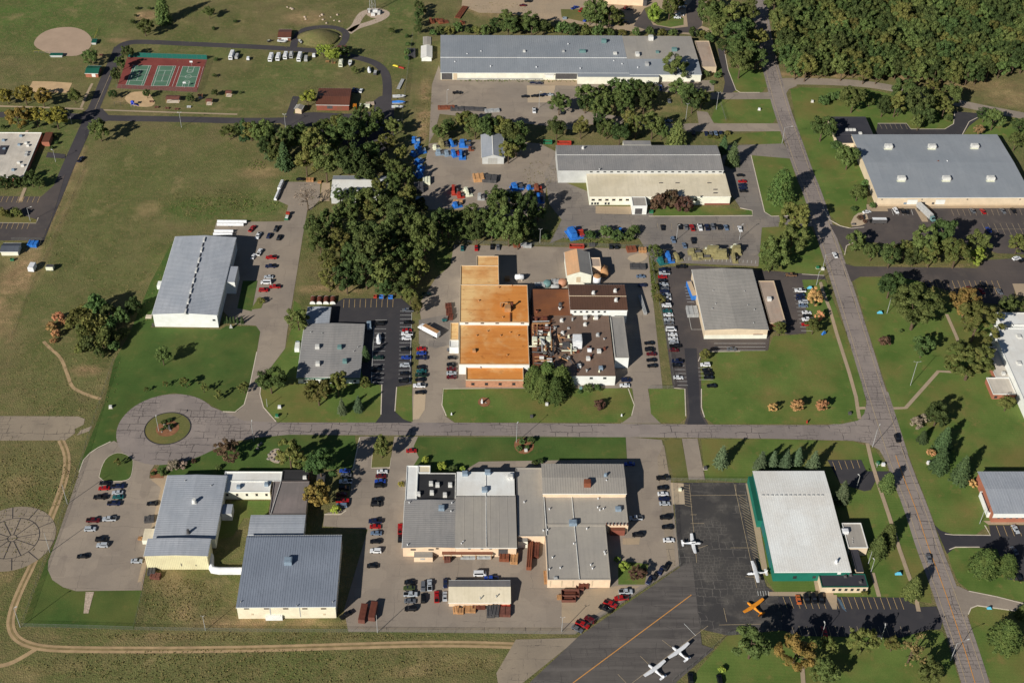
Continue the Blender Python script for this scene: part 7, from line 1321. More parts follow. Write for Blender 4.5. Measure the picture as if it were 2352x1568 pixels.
# ---------------------------------------------------------------- fences
def fence(label, pts, h=2.2, mat='mesh_fabric', step=3.2, post='fence_steel', name='chain_link_fence', rail=True, both=False):
    W_ = W(pts); o0 = W_[0]; t = thing(name, label, 'fence', (o0[0], o0[1], 0))
    pm = cached(('fpost', h, post), lambda: MB().tube((0, 0, 0), (0, 0, h+.05), .04, 5).mesh('post', post))
    for a, b in zip(W_, W_[1:]):
        L = math.hypot(b[0]-a[0], b[1]-a[1]); an = math.atan2(b[1]-a[1], b[0]-a[0]); n = max(1, round(L/step)); s_ = L/n
        ob('mesh_panel', MB().add([(0, 0, .08), (L, 0, .08), (L, 0, h-.05), (0, 0, h-.05)], [(0, 1, 2, 3)]).mesh('mesh_panel', mat), t, (a[0]-o0[0], a[1]-o0[1], 0), an)
        if rail: ob('top_rail', MB().tube((0, 0, h), (L, 0, h), .028, 5).mesh('top_rail', post), t, (a[0]-o0[0], a[1]-o0[1], 0), an)
        for i in range(n): ob('post', pm, t, (a[0]-o0[0]+math.cos(an)*s_*i, a[1]-o0[1]+math.sin(an)*s_*i, 0))
fence('green windscreen fence along the far side of the tennis courts', [(293, 131.5), (476, 137.5)], 3.4, 'screen_green', name='windscreen_fence'); fence('chain-link fence along the near side of the tennis courts', [(268, 204), (453, 213)], 3.0); fence('chain-link fence along the right side of the tennis courts', [(453.5, 213), (477, 138)], 3.0)
fence('long chain-link fence between the park and the long factory', [(948, 82), (940, 140), (932, 200), (925, 262), (922, 300)], 2.4); fence('chain-link fence around the lawn below the roundabout lot', [(262, 830), (210, 985), (185, 1070), (150, 1165), (100, 1300), (51, 1438)], 2.2); fence('chain-link fence along the bottom left lawn', [(52, 1439), (180, 1442), (307, 1446)], 2.2, step=4)
fence('pale fence beside the corner of the roundabout lot lawn', [(330, 1355), (318, 1400), (308, 1445)], 2.2); fence('long chain-link fence along the south edge of the yards', [(310, 1446), (560, 1450), (870, 1452), (1100, 1454), (1322, 1456)], 2.0, step=5); fence('chain-link fence angled along the taxiway', [(1324, 1456), (1440, 1380), (1562, 1302)], 2.2, step=4); fence('chain-link fence at the apron edge by the parked cars', [(1562, 1300), (1553, 1230), (1546, 1110)], 2.0, step=4)
fence('chain-link fence along the north end of the apron', [(1530, 1104), (1600, 1105), (1716, 1106)], 2.0); fence('chain-link fence behind the rust-stained factory yard', [(1042, 560), (1180, 563), (1340, 566), (1488, 571)], 2.2, step=4); fence('chain-link fence beside the row of cars at the tan warehouse', [(1490, 572), (1512, 690), (1540, 820), (1549, 892)], 2.2, step=4); fence('short chain-link fence across the end of the grass strip', [(1488, 893), (1548, 893)], 2.0); fence('chain-link fence along the apron lawn by the taxiway', [(1545, 1565), (1620, 1505), (1672, 1458), (1690, 1457)], 2.0, step=4)
fence('old field boundary fence west of the open field', [(196, 300), (192, 392), (147, 497), (100, 597), (62, 680), (22, 782)], 1.2, step=6, rail=False); fence('chain-link fence strip beside the drive at the curve', [(1655, 240), (1668, 282)], 2.0); fence('blue equipment enclosure fence at the school lot', [(27, 552), (60, 552), (97, 553), (92, 568)], 1.8); fence('yellow-topped foul line fence left of the infield', [(77, 121), (114, 123)], 1.4, post='yellow'); fence('yellow-topped foul line fence right of the infield', [(218, 88), (226, 68)], 1.4, post='yellow')
fence('wooden-post fence at the hangar corner', [(326, 1354), (331, 1330), (336, 1306)], 2.2, post='wood')
# ---------------------------------------------------------------- poles and lamps
def pole(u, v, h, label, arms=(), r=.14, mat='galv', name='lamp_post', head='metal_light'):
    c = G(u, v); t = thing(name, label, 'utility pole' if name == 'utility_pole' else 'lamp post', (c[0], c[1], 0)); ob('pole', MB().tube((0, 0, 0), (0, 0, h), r, 7, r*.65).mesh('pole', mat), t)
    for a, L in arms:
        x, y = L*math.cos(R(a)), L*math.sin(R(a)); ob('arm', MB().tube((0, 0, h-.3), (x, y, h+.1), .06, 5).mesh('arm', mat), t)
        if name == 'lamp_post': ob('lamp_head', MB().box((x, y, h-.02), (.9, .35, .18), R(a)).mesh('lamp_head', head), t)
        else: ob('insulator', MB().tube((x, y, h), (x, y, h+.35), .08, 5).mesh('insulator', head), t)
    return t
def lampset(lst):
    for u, v, h, lb, arms in lst: pole(u, v, h, lb, arms)
lampset([(365, 990, 9, 'white lamp post on the roundabout island', ((100, .6),)), (165, 286, 9, 'lamp post at the school road junction', ((150, 1.2),)), (417, 293, 10, 'twin lamp post on the park road edge', ((20, .8), (160, .8))), (656, 294, 9, 'lamp post at the park yard entrance', ((30, .8), (150, .8))), (128, 372, 8, 'lamp post beside the school', ((160, .8),)), (70, 509, 9, 'lamp post on the school lot island', ((20, 2.0),)), (583, 1012, 11, 'tall lamp post at the road right of the roundabout', ((90, 1.5),)),
         (1186, 1016, 12, 'tall white lamp post beside the ring bed', ((60, .6),)), (2004, 1026, 11, 'lamp post at the road junction with long arm', ((60, 3.5),)), (1889, 620, 10, 'street lamp with long arm at the upper drive', ((15, 4.0),)), (1796, 330, 11, 'street lamp with long arm by the hedge drive', ((15, 4.5),)), (2183, 1516, 11, 'street lamp with long arm at the lower road', ((20, 5),)), (1968, 1118, 7, 'lamp post on the hangar corner lot', ((120, .8),)), (2000, 1314, 8, 'lamp post by the hangar path', ((120, .6),)), (1887, 1461, 8, 'white lamp post in the lower hangar lot', ((100, .8),)), (2024, 1466, 8, 'white lamp post below the hangar lot near the olive trees', ((80, .8),)),
         (155, 1157, 12, 'lamp post at the top of the roundabout lot fence', ()), (115, 1268, 12, 'lamp post halfway down the roundabout lot fence', ()), (47, 1440, 12, 'lamp post at the bottom left fence corner', ((30, .8),)), (1238, 248, 11, 'lamp post in the long factory yard', ((10, .7),)), (1027, 240, 10, 'lamp post at the west end of the long factory yard', ((20, .7),)), (1553, 552, 10, 'lamp post in the northern lot among parked cars', ((20, .7),)), (1698, 551, 10, 'lamp post near the khaki hoppers', ((20, .7),)), (2014, 1072, 3, 'short post on the lawn by the junction', ()), (614, 934, 5, 'white flag pole on the office lawn corner', ()), (867, 1452, 11, 'wooden pole at the south fence', ())])
for u, v, h, lb, ar in ((2091, 885, 15, 'white utility pole with crossarm on the eastern lawn', ((0, 1.6), (180, 1.6))), (2037, 720, 10, 'slim utility pole on the eastern lawn', ((0, .6), (180, .6))), (472, 1447, 9, 'leaning utility pole at the south fence', ((0, .6), (180, .6))), (1645, 252, 12, 'utility pole at the curve of the lower drive', ((0, 1), (180, 1))), (1575, 275, 11, 'utility pole under the grove trees', ((0, 1), (180, 1))), (1240, 558, 9, 'utility pole at the grove fence', ((0, .8), (180, .8))), (1875, 655, 9, 'utility pole at the tan warehouse sign', ((0, .5),)), (914, 306, 9, 'utility pole at the park yard corner', ((0, .8),)), (1290, 1450, 9, 'utility pole at the south yard corner', ((0, .8), (180, .8))), (2250, 1202, 9, 'utility pole by the brick office', ((0, .6),)), (1994, 1295, 8, 'white pole by the hangar annex', ())): pole(u, v, h, lb, ar, name='utility_pole', mat='galv')
# ---------------------------------------------------------------- lattice mast, mound, boulders
c = G(856, 27); t = thing('radio_mast', 'lattice radio mast with equipment at its foot, cut by the top edge', 'mast', (c[0], c[1], 0)); H_ = 62
P3 = lambda k, z: ((2.3-.022*z)*math.cos(2.0944*k+.5), (2.3-.022*z)*math.sin(2.0944*k+.5), z)
for k in range(3): ob('leg', MB().tube(P3(k, 0), P3(k, H_), .14, 6).mesh('leg', 'galv'), t)
b = MB()
for i in range(16):
    for k in range(3): b.tube(P3(k, i*3.9), P3((k+1) % 3, (i+1)*3.9), .06, 4); b.tube(P3(k, i*3.9), P3((k+1) % 3, i*3.9), .05, 4)
struct(ob('bracing', b.mesh('bracing', 'galv'), t), 'stuff')
for i, (u, v, s_, m_) in enumerate(((848, 26, (2, 2, 2.4), 'metal_dark'), (862, 27, (3, 2, 2.4), 'white'), (870, 30, (2, 2, 2.0), 'galv'), (857, 33, (2.4, 1.6, 1.8), 'white'))):
    q_ = G(u, v, 1); t = thing('equipment_cabinet', f'{["dark", "white wide", "grey", "small white"][i]} cabinet at the foot of the lattice mast', 'cabinet', (q_[0], q_[1], 0)); ob('body', MB().box((0, 0, 0), s_).mesh('body', m_), t); ob('lid', MB().box((0, 0, s_[2]), (s_[0]*1.06, s_[1]*1.06, .12)).mesh('lid', 'metal_light'), t); ob('door', MB().box((0, -s_[1]/2, .2), (s_[0]*.6, .08, s_[2]*.75)).mesh('door', 'metal_light'), t)
c = G(733, 88); rg = []
for rr, zz in ((1, .02), (.85, .8), (.66, 2.2), (.42, 3.4), (.2, 4.0), (.03, 4.1)): rg.append([(c[0]+14*rr*math.cos(6.2832*i/28)*(1+.06*math.sin(3*i*.22)), c[1]+12*rr*math.sin(6.2832*i/28), zz) for i in range(28)])
struct(ob('mound', MB().loft(rg).mesh('mound', 'field', True)))
def rock(u, v, s_, label, mat='rock', group=None):
    rs_ = random.Random(int(u*7+v)); c = G(u, v); t = []
    for z, k in ((0, 1), (.35, 1.05), (.7, .75), (.95, .3)): t.append([(s_*k*math.cos(6.2832*i/8)*rs_.uniform(.8, 1.15), s_*k*.8*math.sin(6.2832*i/8)*rs_.uniform(.8, 1.15), z*s_*.8) for i in range(8)])
    return tag(ob('boulder', MB().loft(t).mesh('boulder', mat), None, (c[0], c[1], 0), rs_.uniform(0, 6)), label, 'boulder', group)
for i, (u, v, s_) in enumerate(((386, 982, 1.2), (378, 975, .8), (392, 988, .7), (372, 992, .6))): rock(u, v, s_, f'dark boulder on the roundabout island, {ORD[i]} largest of the bed')
for u, v in ((618, 1044), (624, 1038), (622, 1052), (630, 1045), (628, 1056), (634, 1036), (616, 1054), (638, 1058), (595, 1022), (592, 1030), (600, 1018)): rock(u, v, .8, 'rounded stone in the rock bed above the flat grey roof', 'rock', 'stones of the rock bed')
for u, v in ((760, 40), (742, 46), (775, 35), (750, 54), (735, 38), (768, 48), (780, 50), (702, 45), (668, 20), (660, 17), (672, 22), (700, 40), (775, 88), (768, 92), (782, 85), (740, 35)): rock(u, v, random.uniform(.5, 1.3), 'pale rubble boulder on the rough ground by the mound', 'gravel', 'rubble near the mound')
for u, v in ((1105, 922), (1116, 925)): rock(u, v, .6, 'stone in the small bed on the factory lawn', 'rock', 'stones in the small lawn bed')
# ---------------------------------------------------------------- yard goods: machines, pallets, bins
def machine(u, v, label, mat, size, mat2='metal_dark', rz=0.0, seed=0):
    rs_ = random.Random(seed+int(u)); c = G(u, v, size[2]*.4); t = thing('industrial_machine', label, 'machine', (c[0], c[1], 0), rz); L, D, H_ = size
    ob('base_frame', MB().box((0, 0, 0), (L, D, H_*.16)).mesh('base_frame', mat), t); ob('housing', MB().box((-L*.22, 0, H_*.16), (L*.4, D*.8, H_*.62), 0, .85).mesh('housing', mat), t)
    ob('drum', MB().tube((L*.05, 0, H_*.45), (L*.45, 0, H_*.45), min(D, H_)*.27, 12).mesh('drum', mat2), t); ob('hopper', MB().box((-L*.22, 0, H_*.78), (L*.2, D*.4, H_*.22), 0, 1.6).mesh('hopper', mat), t)
    ob('motor', MB().box((L*.3, D*.28*rs_.choice([-1, 1]), H_*.16), (L*.22, D*.24, H_*.3)).mesh('motor', mat2), t); ob('pipe', MB().path([(-L*.4, D*.3, H_*.2), (-L*.4, D*.3, H_*.9), (L*.1, D*.3, H_*.9), (L*.1, D*.1, H_*.5)], .13).mesh('pipe', mat), t)
    for k in (-1, 1): ob('rail', MB().tube((-L/2, k*D*.48, H_*.5), (L/2, k*D*.48, H_*.5), .07, 5).mesh('rail', mat), t)
    return t
k = 0
for u, v, s_ in ((955, 322, (5, 4, 3)), (968, 345, (5, 4, 3.5)), (952, 352, (4, 4, 3)), (962, 370, (6, 4, 3)), (966, 386, (6, 4, 3.5)), (958, 335, (4, 3, 2.5)), (962, 400, (5, 4, 3))): machine(u, v, f'bright blue machine, {ORD[[0, 2, 3, 4, 5, 1, 6][k]]} from the far end along the yard fence', 'blue', s_, 'metal_blue', R(20*k), k); k += 1
for u, v, s_, m_, lb in ((1018, 330, (5, 6, 4.5), 'khaki', 'khaki hopper machine at the head of the machinery yard'), (1039, 328, (3, 6, 3), 'blue', 'slim blue machine beside the khaki hopper'), (1068, 330, (7, 5, 3.6), 'blue', 'large flat-topped blue machine beside the steel shed'), (1012, 350, (6, 3.5, 3), 'metal_blue', 'pale blue roller machine in the machinery yard'), (1030, 352, (5, 3.5, 3), 'metal_blue', 'second pale blue roller machine in the machinery yard'), (1045, 352, (4.5, 5, 3.4), 'blue', 'blue and red machine in the machinery yard'), (1062, 355, (4, 8, 3), 'blue', 'blue conveyor machine in the machinery yard'), (1082, 342, (3, 3, 2), 'rust', 'rusty drum machine next to the large blue machine'),
                         (1002, 338, (4, 3, 2.5), 'cream', 'cream machine parts at the left of the machinery yard'), (1187, 428, (7, 5, 3.5), 'blue', 'blue machine under the grove edge'), (1218, 430, (4, 3, 2.5), 'blue', 'small blue machine right of the grove'), (1240, 455, (4, 7, 3.4), 'blue', 'tall blue conveyor beside the grove'), (1236, 432, (4, 6, 3.6), 'rust', 'red-brown frame machine beside the grove'), (1322, 534, (9, 9, 4), 'blue', 'big blue machine with red top behind the factory fence'),
                         (1395, 525, (4, 3, 3), 'metal_teal', 'teal machine in the shrubs by the northern lot'), (1428, 530, (3, 3, 2.4), 'blue', 'small blue machine in the shrubs by the northern lot'), (1538, 590, (4, 7, 4), 'blue', 'blue loader machine at the corner of the northern lot'), (1522, 598, (5, 5, 3), 'teal', 'dark blue machine beside the blue loader'), (1556, 590, (4, 6, 3.5), 'khaki', 'tan machine right of the blue loader'), (1045, 436, (4, 8, 3), 'red', 'red skip machine in the beige yard'), (1058, 448, (4, 4, 2.6), 'red', 'small red machine in the beige yard'), (1075, 440, (4, 7, 3), 'cream', 'cream machine with blue frame in the beige yard'),
                         (1050, 470, (5, 4, 2.6), 'blue', 'blue machine under the grove at the beige yard'), (1105, 452, (4, 4, 3), 'galv', 'grey steel machine in the beige yard')): machine(u, v, lb, m_, s_, 'red' if 'red' in lb and m_ != 'red' else 'metal_dark', R(k*37 % 30), k); k += 1
for u, v, s_, lb in ((1636, 575, (5.5, 9, 6), 'khaki tower hopper, left one of the three'), (1655, 582, (5, 8, 5.5), 'khaki tower hopper, middle one of the three'), (1690, 572, (6, 6, 5), 'khaki tower hopper with dark louvred top, right one of the three')): machine(u, v, lb, 'khaki', s_, 'cream', R(90), k); k += 1
for u, v, s_, lb in ((1595, 578, (7, 4, 2.4), 'khaki roller machine left of the tower hoppers'), (1615, 588, (8, 4, 2.4), 'khaki conveyor machine below the tower hoppers'), (1600, 590, (5, 4, 2.2), 'tan pump skid beside the khaki rollers'), (1688, 592, (3, 7, 3), 'khaki mixer below the right tower hopper'), (1625, 577, (4, 3, 2.2), 'dark pump skid between khaki rollers and hoppers')): machine(u, v, lb, 'khaki', s_, 'metal_dark', 0, k); k += 1
for u, v, s_, lb in ((1005, 46, (8, 3, 1.4), 'rusty scrap frame near the top fence'), (1018, 50, (7, 4, 1.4), 'second rusty scrap frame near the top fence'), (992, 48, (3, 4, 3), 'red rusty machine near the top fence'), (1062, 52, (3, 3, 2), 'orange rusty bin below the steel beams')): machine(u, v, lb, 'rust', s_, 'rust_dark', .3, k); k += 1
def pallets(u, v, label, size=(3, 2.4, 1.6), mat='pallet', rz=0.0, n=4):
    c = G(u, v, size[2]*.5); t = thing('pallet_stack', label, 'pallets', (c[0], c[1], 0), rz)
    for i in range(n):
        z = size[2]*i/n; ob('pallet', MB().box((random.uniform(-.1, .1), random.uniform(-.1, .1), z), (size[0], size[1], size[2]/n*.55)).mesh('pallet', mat), t)
        for x in (-.42, 0, .42): ob('slat', MB().box((x*size[0], 0, z+size[2]/n*.55), (size[0]*.14, size[1], size[2]/n*.45)).mesh('slat', mat), t)
for u, v, s_, m_, lb in ((1099, 408, (6, 6, 2.4), 'pallet', 'tall orange crate stack at the top of the beige yard'), (1125, 410, (8, 6, 2), 'metal_dark', 'dark steel rack beside the orange crate stack'), (1052, 464, (5, 3, 1.5), 'pallet', 'timber pallets below the red machines'), (712, 413, (4, 3, 1.2), 'wood', 'timber pile at the head of the hangar yard'), (734, 418, (2, 2, 1), 'wood', 'small timber pile by the loading pad'), (1030, 702, (3, 3, 1.6), 'rust_dark', 'far brown pallet stack on the factory drive'), (1032, 716, (3, 4, 1.8), 'rust_dark', 'middle brown pallet stack on the factory drive'), (1035, 728, (2.4, 3, 1.8), 'rust_dark', 'near brown pallet stack on the factory drive'),
                         (1048, 1400, (2.4, 3, 1.2), 'pallet', 'leftmost pale pallets in front of the cream garage'), (1058, 1403, (2.4, 2.4, 1.4), 'wood', 'second pallets from left in front of the cream garage'), (1078, 1399, (5, 3, 1), 'wood', 'loose timber in front of the cream garage'), (1100, 1393, (5, 2, 1), 'rust_dark', 'dark lumber behind the loose timber at the garage'), (1127, 1404, (3, 5, 1.6), 'metal_dark', 'black crate stack in front of the cream garage'), (1138, 1402, (3, 5, 1.8), 'metal_dark', 'second black crate stack in front of the cream garage'), (1158, 1404, (5, 4, 1.6), 'brown_red', 'red-brown crates at the right end of the cream garage'), (1161, 1391, (4, 2, 1.2), 'red', 'bright red bins at the right end of the cream garage'),
                         (1027, 1282, (2.4, 3, 2.2), 'brown_red', 'rusty racks under the lean-to of the south factory'), (1075, 1278, (6, 2, 1.6), 'galv', 'grey pipe rack under the lean-to'), (1112, 1277, (6, 2, 1.6), 'galv', 'second grey pipe rack under the lean-to'), (1158, 1280, (4, 3, 2.2), 'rust', 'rusty parts rack at the dock of the south factory'), (1181, 1282, (3, 5, 1.8), 'wood', 'crates stacked at the corner of the south factory'), (1217, 1270, (2, 16, 2.2), 'rust', 'long row of rusty racks in the south factory alley'), (1231, 1262, (2.5, 8, 1.6), 'rust_dark', 'dark racks beside the long rusty row'), (1255, 1325, (2, 6, 1.4), 'wood', 'boards along the wall of the south factory alley'),
                         (1340, 1340, (4, 3, 3), 'rust_dark', 'dark rusty bin at the south wall of the factory'), (1292, 651, (2, 2, 1.5), 'metal_light', 'pallet of grey parts behind the brown roofs'), (1240, 655, (5, 3, 2), 'galv', 'grey parts rack behind the brown roofs'), (1275, 647, (4, 2.6, 2), 'galv', 'white drum rack behind the brown roofs'), (1465, 612, (8, 4, 1.4), 'metal_dark', 'dark drums laid out in the factory yard'), (1450, 572, (5, 4, 1.8), 'rust', 'rusty scrap pile at the corner of the factory yard'), (1476, 574, (4, 3, 1.8), 'wood', 'timber bin at the corner of the factory yard'), (1208, 563, (6, 3, 1.4), 'galv', 'grey racks at the fence behind the factory'), (1190, 563, (5, 3, 1.2), 'rust', 'rusty racks at the fence behind the factory'), (1360, 562, (3, 2, 1.6), 'metal_dark', 'dark bins beside the orange skip'), (1165, 640, (2.4, 2.4, 2), 'wood', 'brown crate beside the white tank'),
                         (1590, 715, (5.5, 7, 2), 'galv', 'bundled grey pipes in the tan warehouse lot'), (1285, 1371, (2, 2, 1), 'wood', 'small pallets beside the rusty skips'), (348, 1312, (3, 3, 1.6), 'metal_dark', 'dark bins in the yellow shed enclosure'), (357, 1322, (4, 2.6, 1.4), 'brown_red', 'brown bins in the yellow shed enclosure'), (343, 1192, (4, 3, 1.4), 'metal_dark', 'dark machine parts on the works driveway'), (322, 1236, (1.6, 1.4, 1), 'wood', 'orange crate by the cream canopy'), (945, 122, (5, 10, 1.6), 'metal_dark', 'dark scrap heap west of the white shed'), (1025, 247, (10, 3, 1.6), 'rust', 'scrap heap at the left of the long factory yard'), (1085, 250, (14, 3, 1.4), 'metal_dark', 'row of dark scrap in the long factory yard'), (1130, 254, (9, 3, 1.2), 'galv', 'row of grey scrap in the long factory yard'), (1050, 250, (8, 3, 1.6), 'metal_dark', 'black and white drums in the long factory yard'), (838, 243, (6, 3, 1.2), 'cream', 'stone pile beside the brown barn'), (815, 245, (2, 3, 2.5), 'orange', 'orange plastic barrier beside the brown barn'), (850, 238, (5, 3, .8), 'gravel', 'paving stacks beside the brown barn'), (76, 560, (5, 4, 1.8), 'blue', 'bright blue barrels stacked at the school lot'), (1476, 700, (1.5, 14, 1.6), 'galv', 'long white pipe rack east of the factory'), (962, 430, (5, 8, 2.4), 'metal_dark', 'grey steel racks at the yard fence'), (980, 415, (4, 6, 2), 'cream', 'cream and black racks at the yard fence'), (960, 460, (6, 5, 2), 'metal_blue', 'blue-grey steel racks at the yard fence')): pallets(u, v, lb, s_, m_, R(random.uniform(-8, 8)))
def skip(u, v, ang, L, label, mat, D=2.4, H_=1.7, name='skip_bin'):
    c = G(u, v, H_*.6); t = thing(name, label, 'bin', (c[0], c[1], 0), ang); b = MB(); w_ = .12
    for cx, cy, sx, sy in ((0, -D/2, L, w_), (0, D/2, L, w_), (-L/2, 0, w_, D-w_), (L/2, 0, w_, D-w_)): ob('side_wall', MB().box((cx, cy, .2), (sx, sy, H_-.2)).mesh('side_wall', mat), t)
    ob('floor', MB().box((0, 0, .2), (L-.2, D-.2, .1)).mesh('floor', mat), t); ob('contents', MB().box((0, 0, .3), (L*.85, D*.7, H_*.4), 0, .7).mesh('contents', 'rust_dark'), t)
skip(1325, 565, 0, 7.5, 'orange-red skip at the fence behind the factory', 'red'); skip(1296, 328, 0, 8, 'bright red skip at the corner of the two-tone works', 'red'); skip(1258, 326, 0, 5, 'dark green skip left of the bright red skip', 'green'); skip(1310, 1362, 0, 7, 'upper brown skip below the south factory', 'brown_red', 3); skip(1306, 1374, 0, 5.5, 'lower brown skip below the south factory', 'brown_red'); skip(1332, 1348, 0, 3, 'narrow brown skip beside the upper brown skip', 'brown_red'); skip(877, 681, 0, 2.4, 'left blue waste bin on the dark office lot', 'blue', 1.6, 1.4); skip(897, 682, 0, 2.2, 'right blue waste bin on the dark office lot', 'blue', 1.6, 1.4); skip(862, 681, 0, 1.6, 'orange waste bin on the dark office lot', 'red', 1.4, 1.2); skip(914, 672, 0, 2.6, 'maroon waste bin at the corner of the dark office lot', 'brown_red', 1.6, 1.2)
skip(1496, 486, 0, 2.0, 'green waste bin beside the dock of the two-tone works', 'green', 1.6, 1.4); skip(1297, 42, R(0), 2.6, 'blue-grey waste bin in the grass by the sandy yard', 'metal_blue', 1.6, 1.2); skip(28, 596, 0, 1.8, 'dark green waste bin below the storage shed', 'green', 1.2, 1.2); skip(683, 790, N90, 3, 'blue-white bin at the west wall of the office', 'metal_blue', 1.6, 1.6); skip(905, 283, 0, 6, 'blue skip under the trees at the park yard', 'metal_blue', 4); skip(1575, 1215-1098+20, 0, 1.5, 'small grey bin on the tank pad', 'galv', 1.2, 1.1)
b = MB(); c = G(1060, 30); t = thing('steel_beams', 'stack of long rusty steel beams at the top yard', 'beams', (c[0], c[1], 0), R(72))
for i in range(5): ob('beam', cached('beam', lambda: MB().box((0, 0, 0), (17, .5, .7)).mesh('beam', 'rust')), t, (0, (i-2)*.8, .2 if i % 2 else .25))
c = G(920, 195); t = thing('loading_ramp', 'long grey metal ramp lying by the park fence', 'ramp', (c[0], c[1], 0), R(78)); ob('deck', MB().box((0, 0, .5), (12, 2, .2)).mesh('deck', 'galv'), t)
for x in (-4.5, 0, 4.5): ob('support', MB().box((x, 0, 0), (.3, 1.8, .5)).mesh('support', 'metal_dark'), t)
c = G(1023, 737); t = thing('forklift', 'teal forklift beside the brown pallet stacks', 'forklift', (c[0], c[1], 0), R(15)); ob('body', MB().box((-.3, 0, .35), (2, 1.2, .8)).mesh('body', 'teal'), t); ob('cage', MB().box((-.3, 0, 1.9), (1.2, 1.1, .1)).mesh('cage', 'metal_dark'), t); ob('mast', MB().box((.85, 0, .2), (.2, 1.0, 2.2)).mesh('mast', 'metal_dark'), t); ob('counterweight', MB().box((-1.3, 0, .4), (.5, 1.2, 1)).mesh('counterweight', 'teal'), t)
for x, y in ((-.05, .3), (-.05, -.3)): ob('fork', MB().box((1.4, y, .1), (1.1, .12, .06)).mesh('fork', 'metal_dark'), t)
for x in (-1, .6):
    for y in (-.6, .6): ob('wheel', CACHE[('wheel',)], t, (x, y, .34))
    for y in (-.5, .5): ob('post', MB().box((x*.7-.1, y, 1.1), (.08, .08, .85)).mesh('post', 'metal_dark'), t)
# ---------------------------------------------------------------- playground, tables, signs, cabinets
c = G(305, 240, 1); t = thing('climbing_frame', 'blue playground climbing frame on the sand', 'play set', (c[0], c[1], 0)); ob('platform', MB().box((0, 0, 1.4), (2, 2, .15)).mesh('platform', 'playblue'), t); ob('roof', MB().box((0, 0, 2.8), (2.2, 2.2, .9), 0, .1).mesh('roof', 'playblue'), t)
for x in (-.9, .9):
    for y in (-.9, .9): ob('post', MB().tube((x, y, 0), (x, y, 2.8), .06, 5).mesh('post', 'white'), t)
ob('slide', MB().add([(1, -.4, 1.45), (1, .4, 1.45), (3.4, .4, .2), (3.4, -.4, .2), (1, -.4, 1.3), (1, .4, 1.3), (3.4, .4, .05), (3.4, -.4, .05)], [(0, 3, 2, 1), (4, 5, 6, 7), (0, 1, 5, 4), (2, 3, 7, 6), (0, 4, 7, 3), (1, 2, 6, 5)]).mesh('slide', 'playblue'), t)
c = G(270, 240, .8); t = thing('swing_frame', 'dark swing frame left of the blue climbing frame', 'swing', (c[0], c[1], 0))
for x in (-1.8, 1.8):
    for y in (-1, 1): ob('leg', MB().tube((x, y, 0), (x, 0, 2.4), .06, 5).mesh('leg', 'metal_dark'), t)
ob('top_bar', MB().tube((-1.8, 0, 2.4), (1.8, 0, 2.4), .06, 5).mesh('top_bar', 'metal_dark'), t)
for x in (-.8, .8): ob('seat', MB().box((x, 0, .5), (.5, .2, .06)).mesh('seat', 'tyre'), t)
c = G(916, 152, 1); t = thing('tube_slide', 'yellow and red plastic slide lying in the park grass', 'slide', (c[0], c[1], 0), R(-28)); ob('upper_chute', MB().box((-2.3, 0, .3), (4, 1.2, .6), 0, .8).mesh('upper_chute', 'yellow'), t); ob('lower_chute', MB().box((2.0, 0, .2), (4, 1.3, .6), 0, .8).mesh('lower_chute', 'red'), t)
def table(u, v, label, mat='brown_red'):
    c = G(u, v, .5); t = thing('picnic_table', label, 'table', (c[0], c[1], 0)); ob('table_top', MB().box((0, 0, .7), (2.4, .9, .08)).mesh('table_top', mat), t)
    for y in (-.8, .8): ob('bench', MB().box((0, y, .42), (2.4, .35, .07)).mesh('bench', mat), t)
    for x in (-.8, .8): ob('leg_frame', MB().box((x, 0, 0), (.12, 1.4, .7), 0, .5).mesh('leg_frame', mat), t)
for i, (u, v) in enumerate(((348, 233), (360, 246), (384, 248), (406, 250))): table(u, v, f'red-brown picnic table, {ORD[i]} from left below the tennis courts')
table(434, 245, 'white picnic table below the brown shelters', 'white'); table(232, 126, 'red-brown picnic table beside the park road', 'brown_red'); table(752, 141, 'grey picnic table under the lime trees', 'wood'); table(766, 144, 'second grey picnic table beside the tan camper', 'wood')
def cabinet(u, v, label, mat='green', s_=(1.3, 1.1, 1.1)):
    c = G(u, v, .6); t = thing('utility_cabinet', label, 'cabinet', (c[0], c[1], 0), R(random.uniform(-6, 6))); ob('body', MB().box((0, 0, .1), s_).mesh('body', mat), t); ob('lid', MB().box((0, 0, s_[2]+.1), (s_[0]*1.05, s_[1]*1.05, .12), 0, .9).mesh('lid', mat), t); ob('pad', MB().box((0, 0, 0), (s_[0]*1.4, s_[1]*1.4, .1)).mesh('pad', 'kerb'), t)
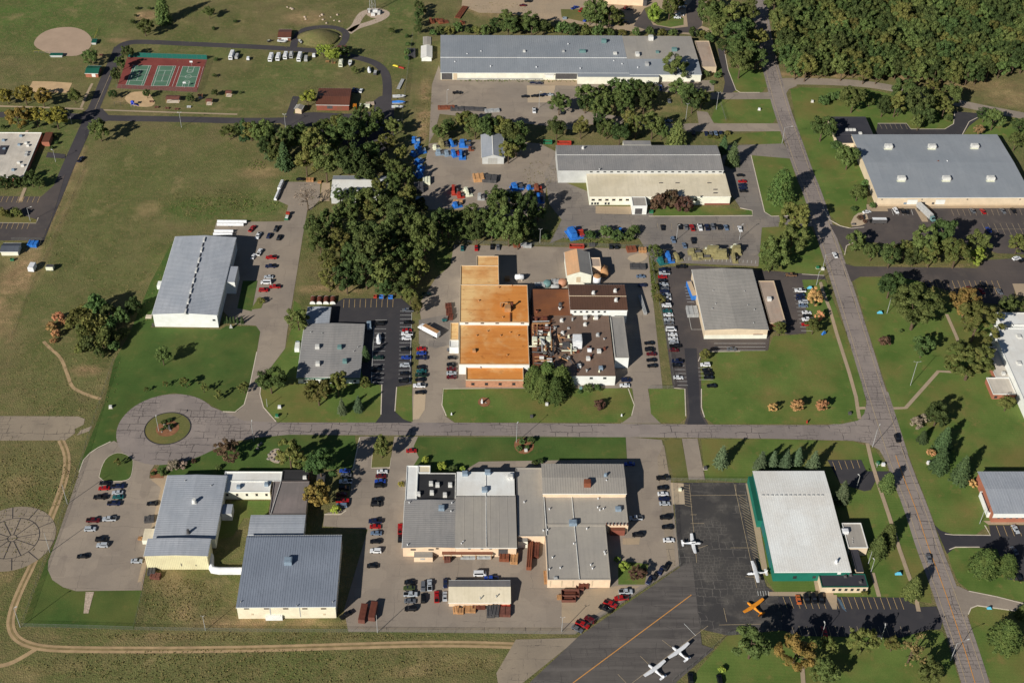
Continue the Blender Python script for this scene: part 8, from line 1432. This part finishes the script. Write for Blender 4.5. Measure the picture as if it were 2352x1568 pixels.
for u, v, lb, m_ in ((254, 934, 'white and grey utility cabinet on the lawn left of the roundabout', 'metal_light'), (636, 954, 'green utility box at the office lawn corner', 'green'), (642, 934, 'small white utility box on the office lawn', 'white'), (1256, 928, 'grey utility cabinet below the factory pines', 'metal_light'), (1334, 891, 'pale teal cabinet at the factory front', 'metal_teal'), (1952, 949, 'dark utility cabinet at the junction lawn', 'metal_dark'), (2017, 1063, 'green utility box beside the hangar footpath', 'green'), (2029, 1066, 'white utility box beside the hangar footpath', 'white'), (1221, 956, 'dark low meter box on the factory lawn', 'metal_dark'), (1890, 617, 'pale box on the verge by the upper drive', 'metal_light'), (1878, 614, 'dark green box on the verge by the upper drive', 'green'), (1208, 1034, 'pale pedestal in the ring bed', 'metal_light'), (1866, 233, 'pale pad cabinet on the lawn by the curving road', 'metal_light'), (1744, 251, 'white pump box on the lawn above the hedge', 'white'), (1562, 1124, 'fuel tank box on the apron pad', 'cream'), (1620, 1074, 'dark box beside the apron drive', 'metal_dark'), (2133, 1062, 'white box by the spruce line', 'white')): cabinet(u, v, lb, m_)
def sign(u, v, label, mat='turquoise', w_=3.0, h_=1.4, rz=0.0):
    c = G(u, v, h_); t = thing('sign_board', label, 'sign', (c[0], c[1], 0), rz); ob('panel', MB().box((0, 0, .5), (w_, .9, h_), 0, .35).mesh('panel', mat), t)
    for x in (-.4, .4): ob('post', MB().box((x*w_, 0, 0), (.15, .3, .5)).mesh('post', 'metal_dark'), t)
sign(2022, 716, 'turquoise sign board on the eastern lawn'); sign(2065, 1315, 'turquoise sign board on the hangar lawn'); sign(1861, 659, 'turquoise sign board at the tan warehouse drive'); sign(2273, 1395, 'small blue sign at the lower right drive', w_=2, h_=1); sign(1893, 762, 'bright blue folded play sculpture on the lawn edge', 'blue', 2.6, 1.8, .6); sign(1107, 918, 'white upright marker sign on the factory lawn', 'white', .9, 2.4); sign(1961, 514, 'dark entrance sign at the plant drive', 'metal_dark', 2.4, .9); sign(530, 747, 'grey entrance sign below the clipped conifers', 'wall_grey', 1.6, 2.0); sign(388, 977, 'dark upright marker stone on the roundabout island', 'metal_dark', 1.0, 2.6); sign(1428, 952, 'small white sign on the factory lawn corner', 'white', .7, 1.2); sign(1037, 949, 'small white sign on the west factory lawn corner', 'white', .7, 1.2); sign(1854, 966, 'stop sign post at the junction lawn', 'red', .6, 1.6)
# every label must single its thing out: things that share one carry one group
for lb, os_ in LABELS.items():
    n_ = len(lb.replace(',', '').split())
    if len(os_) > 1 and not all(o.get('group') and o['group'] == os_[0].get('group') for o in os_): print('SAME', lb, len(os_))
    if n_ > 16 or n_ < 4: print('LEN', n_, lb)
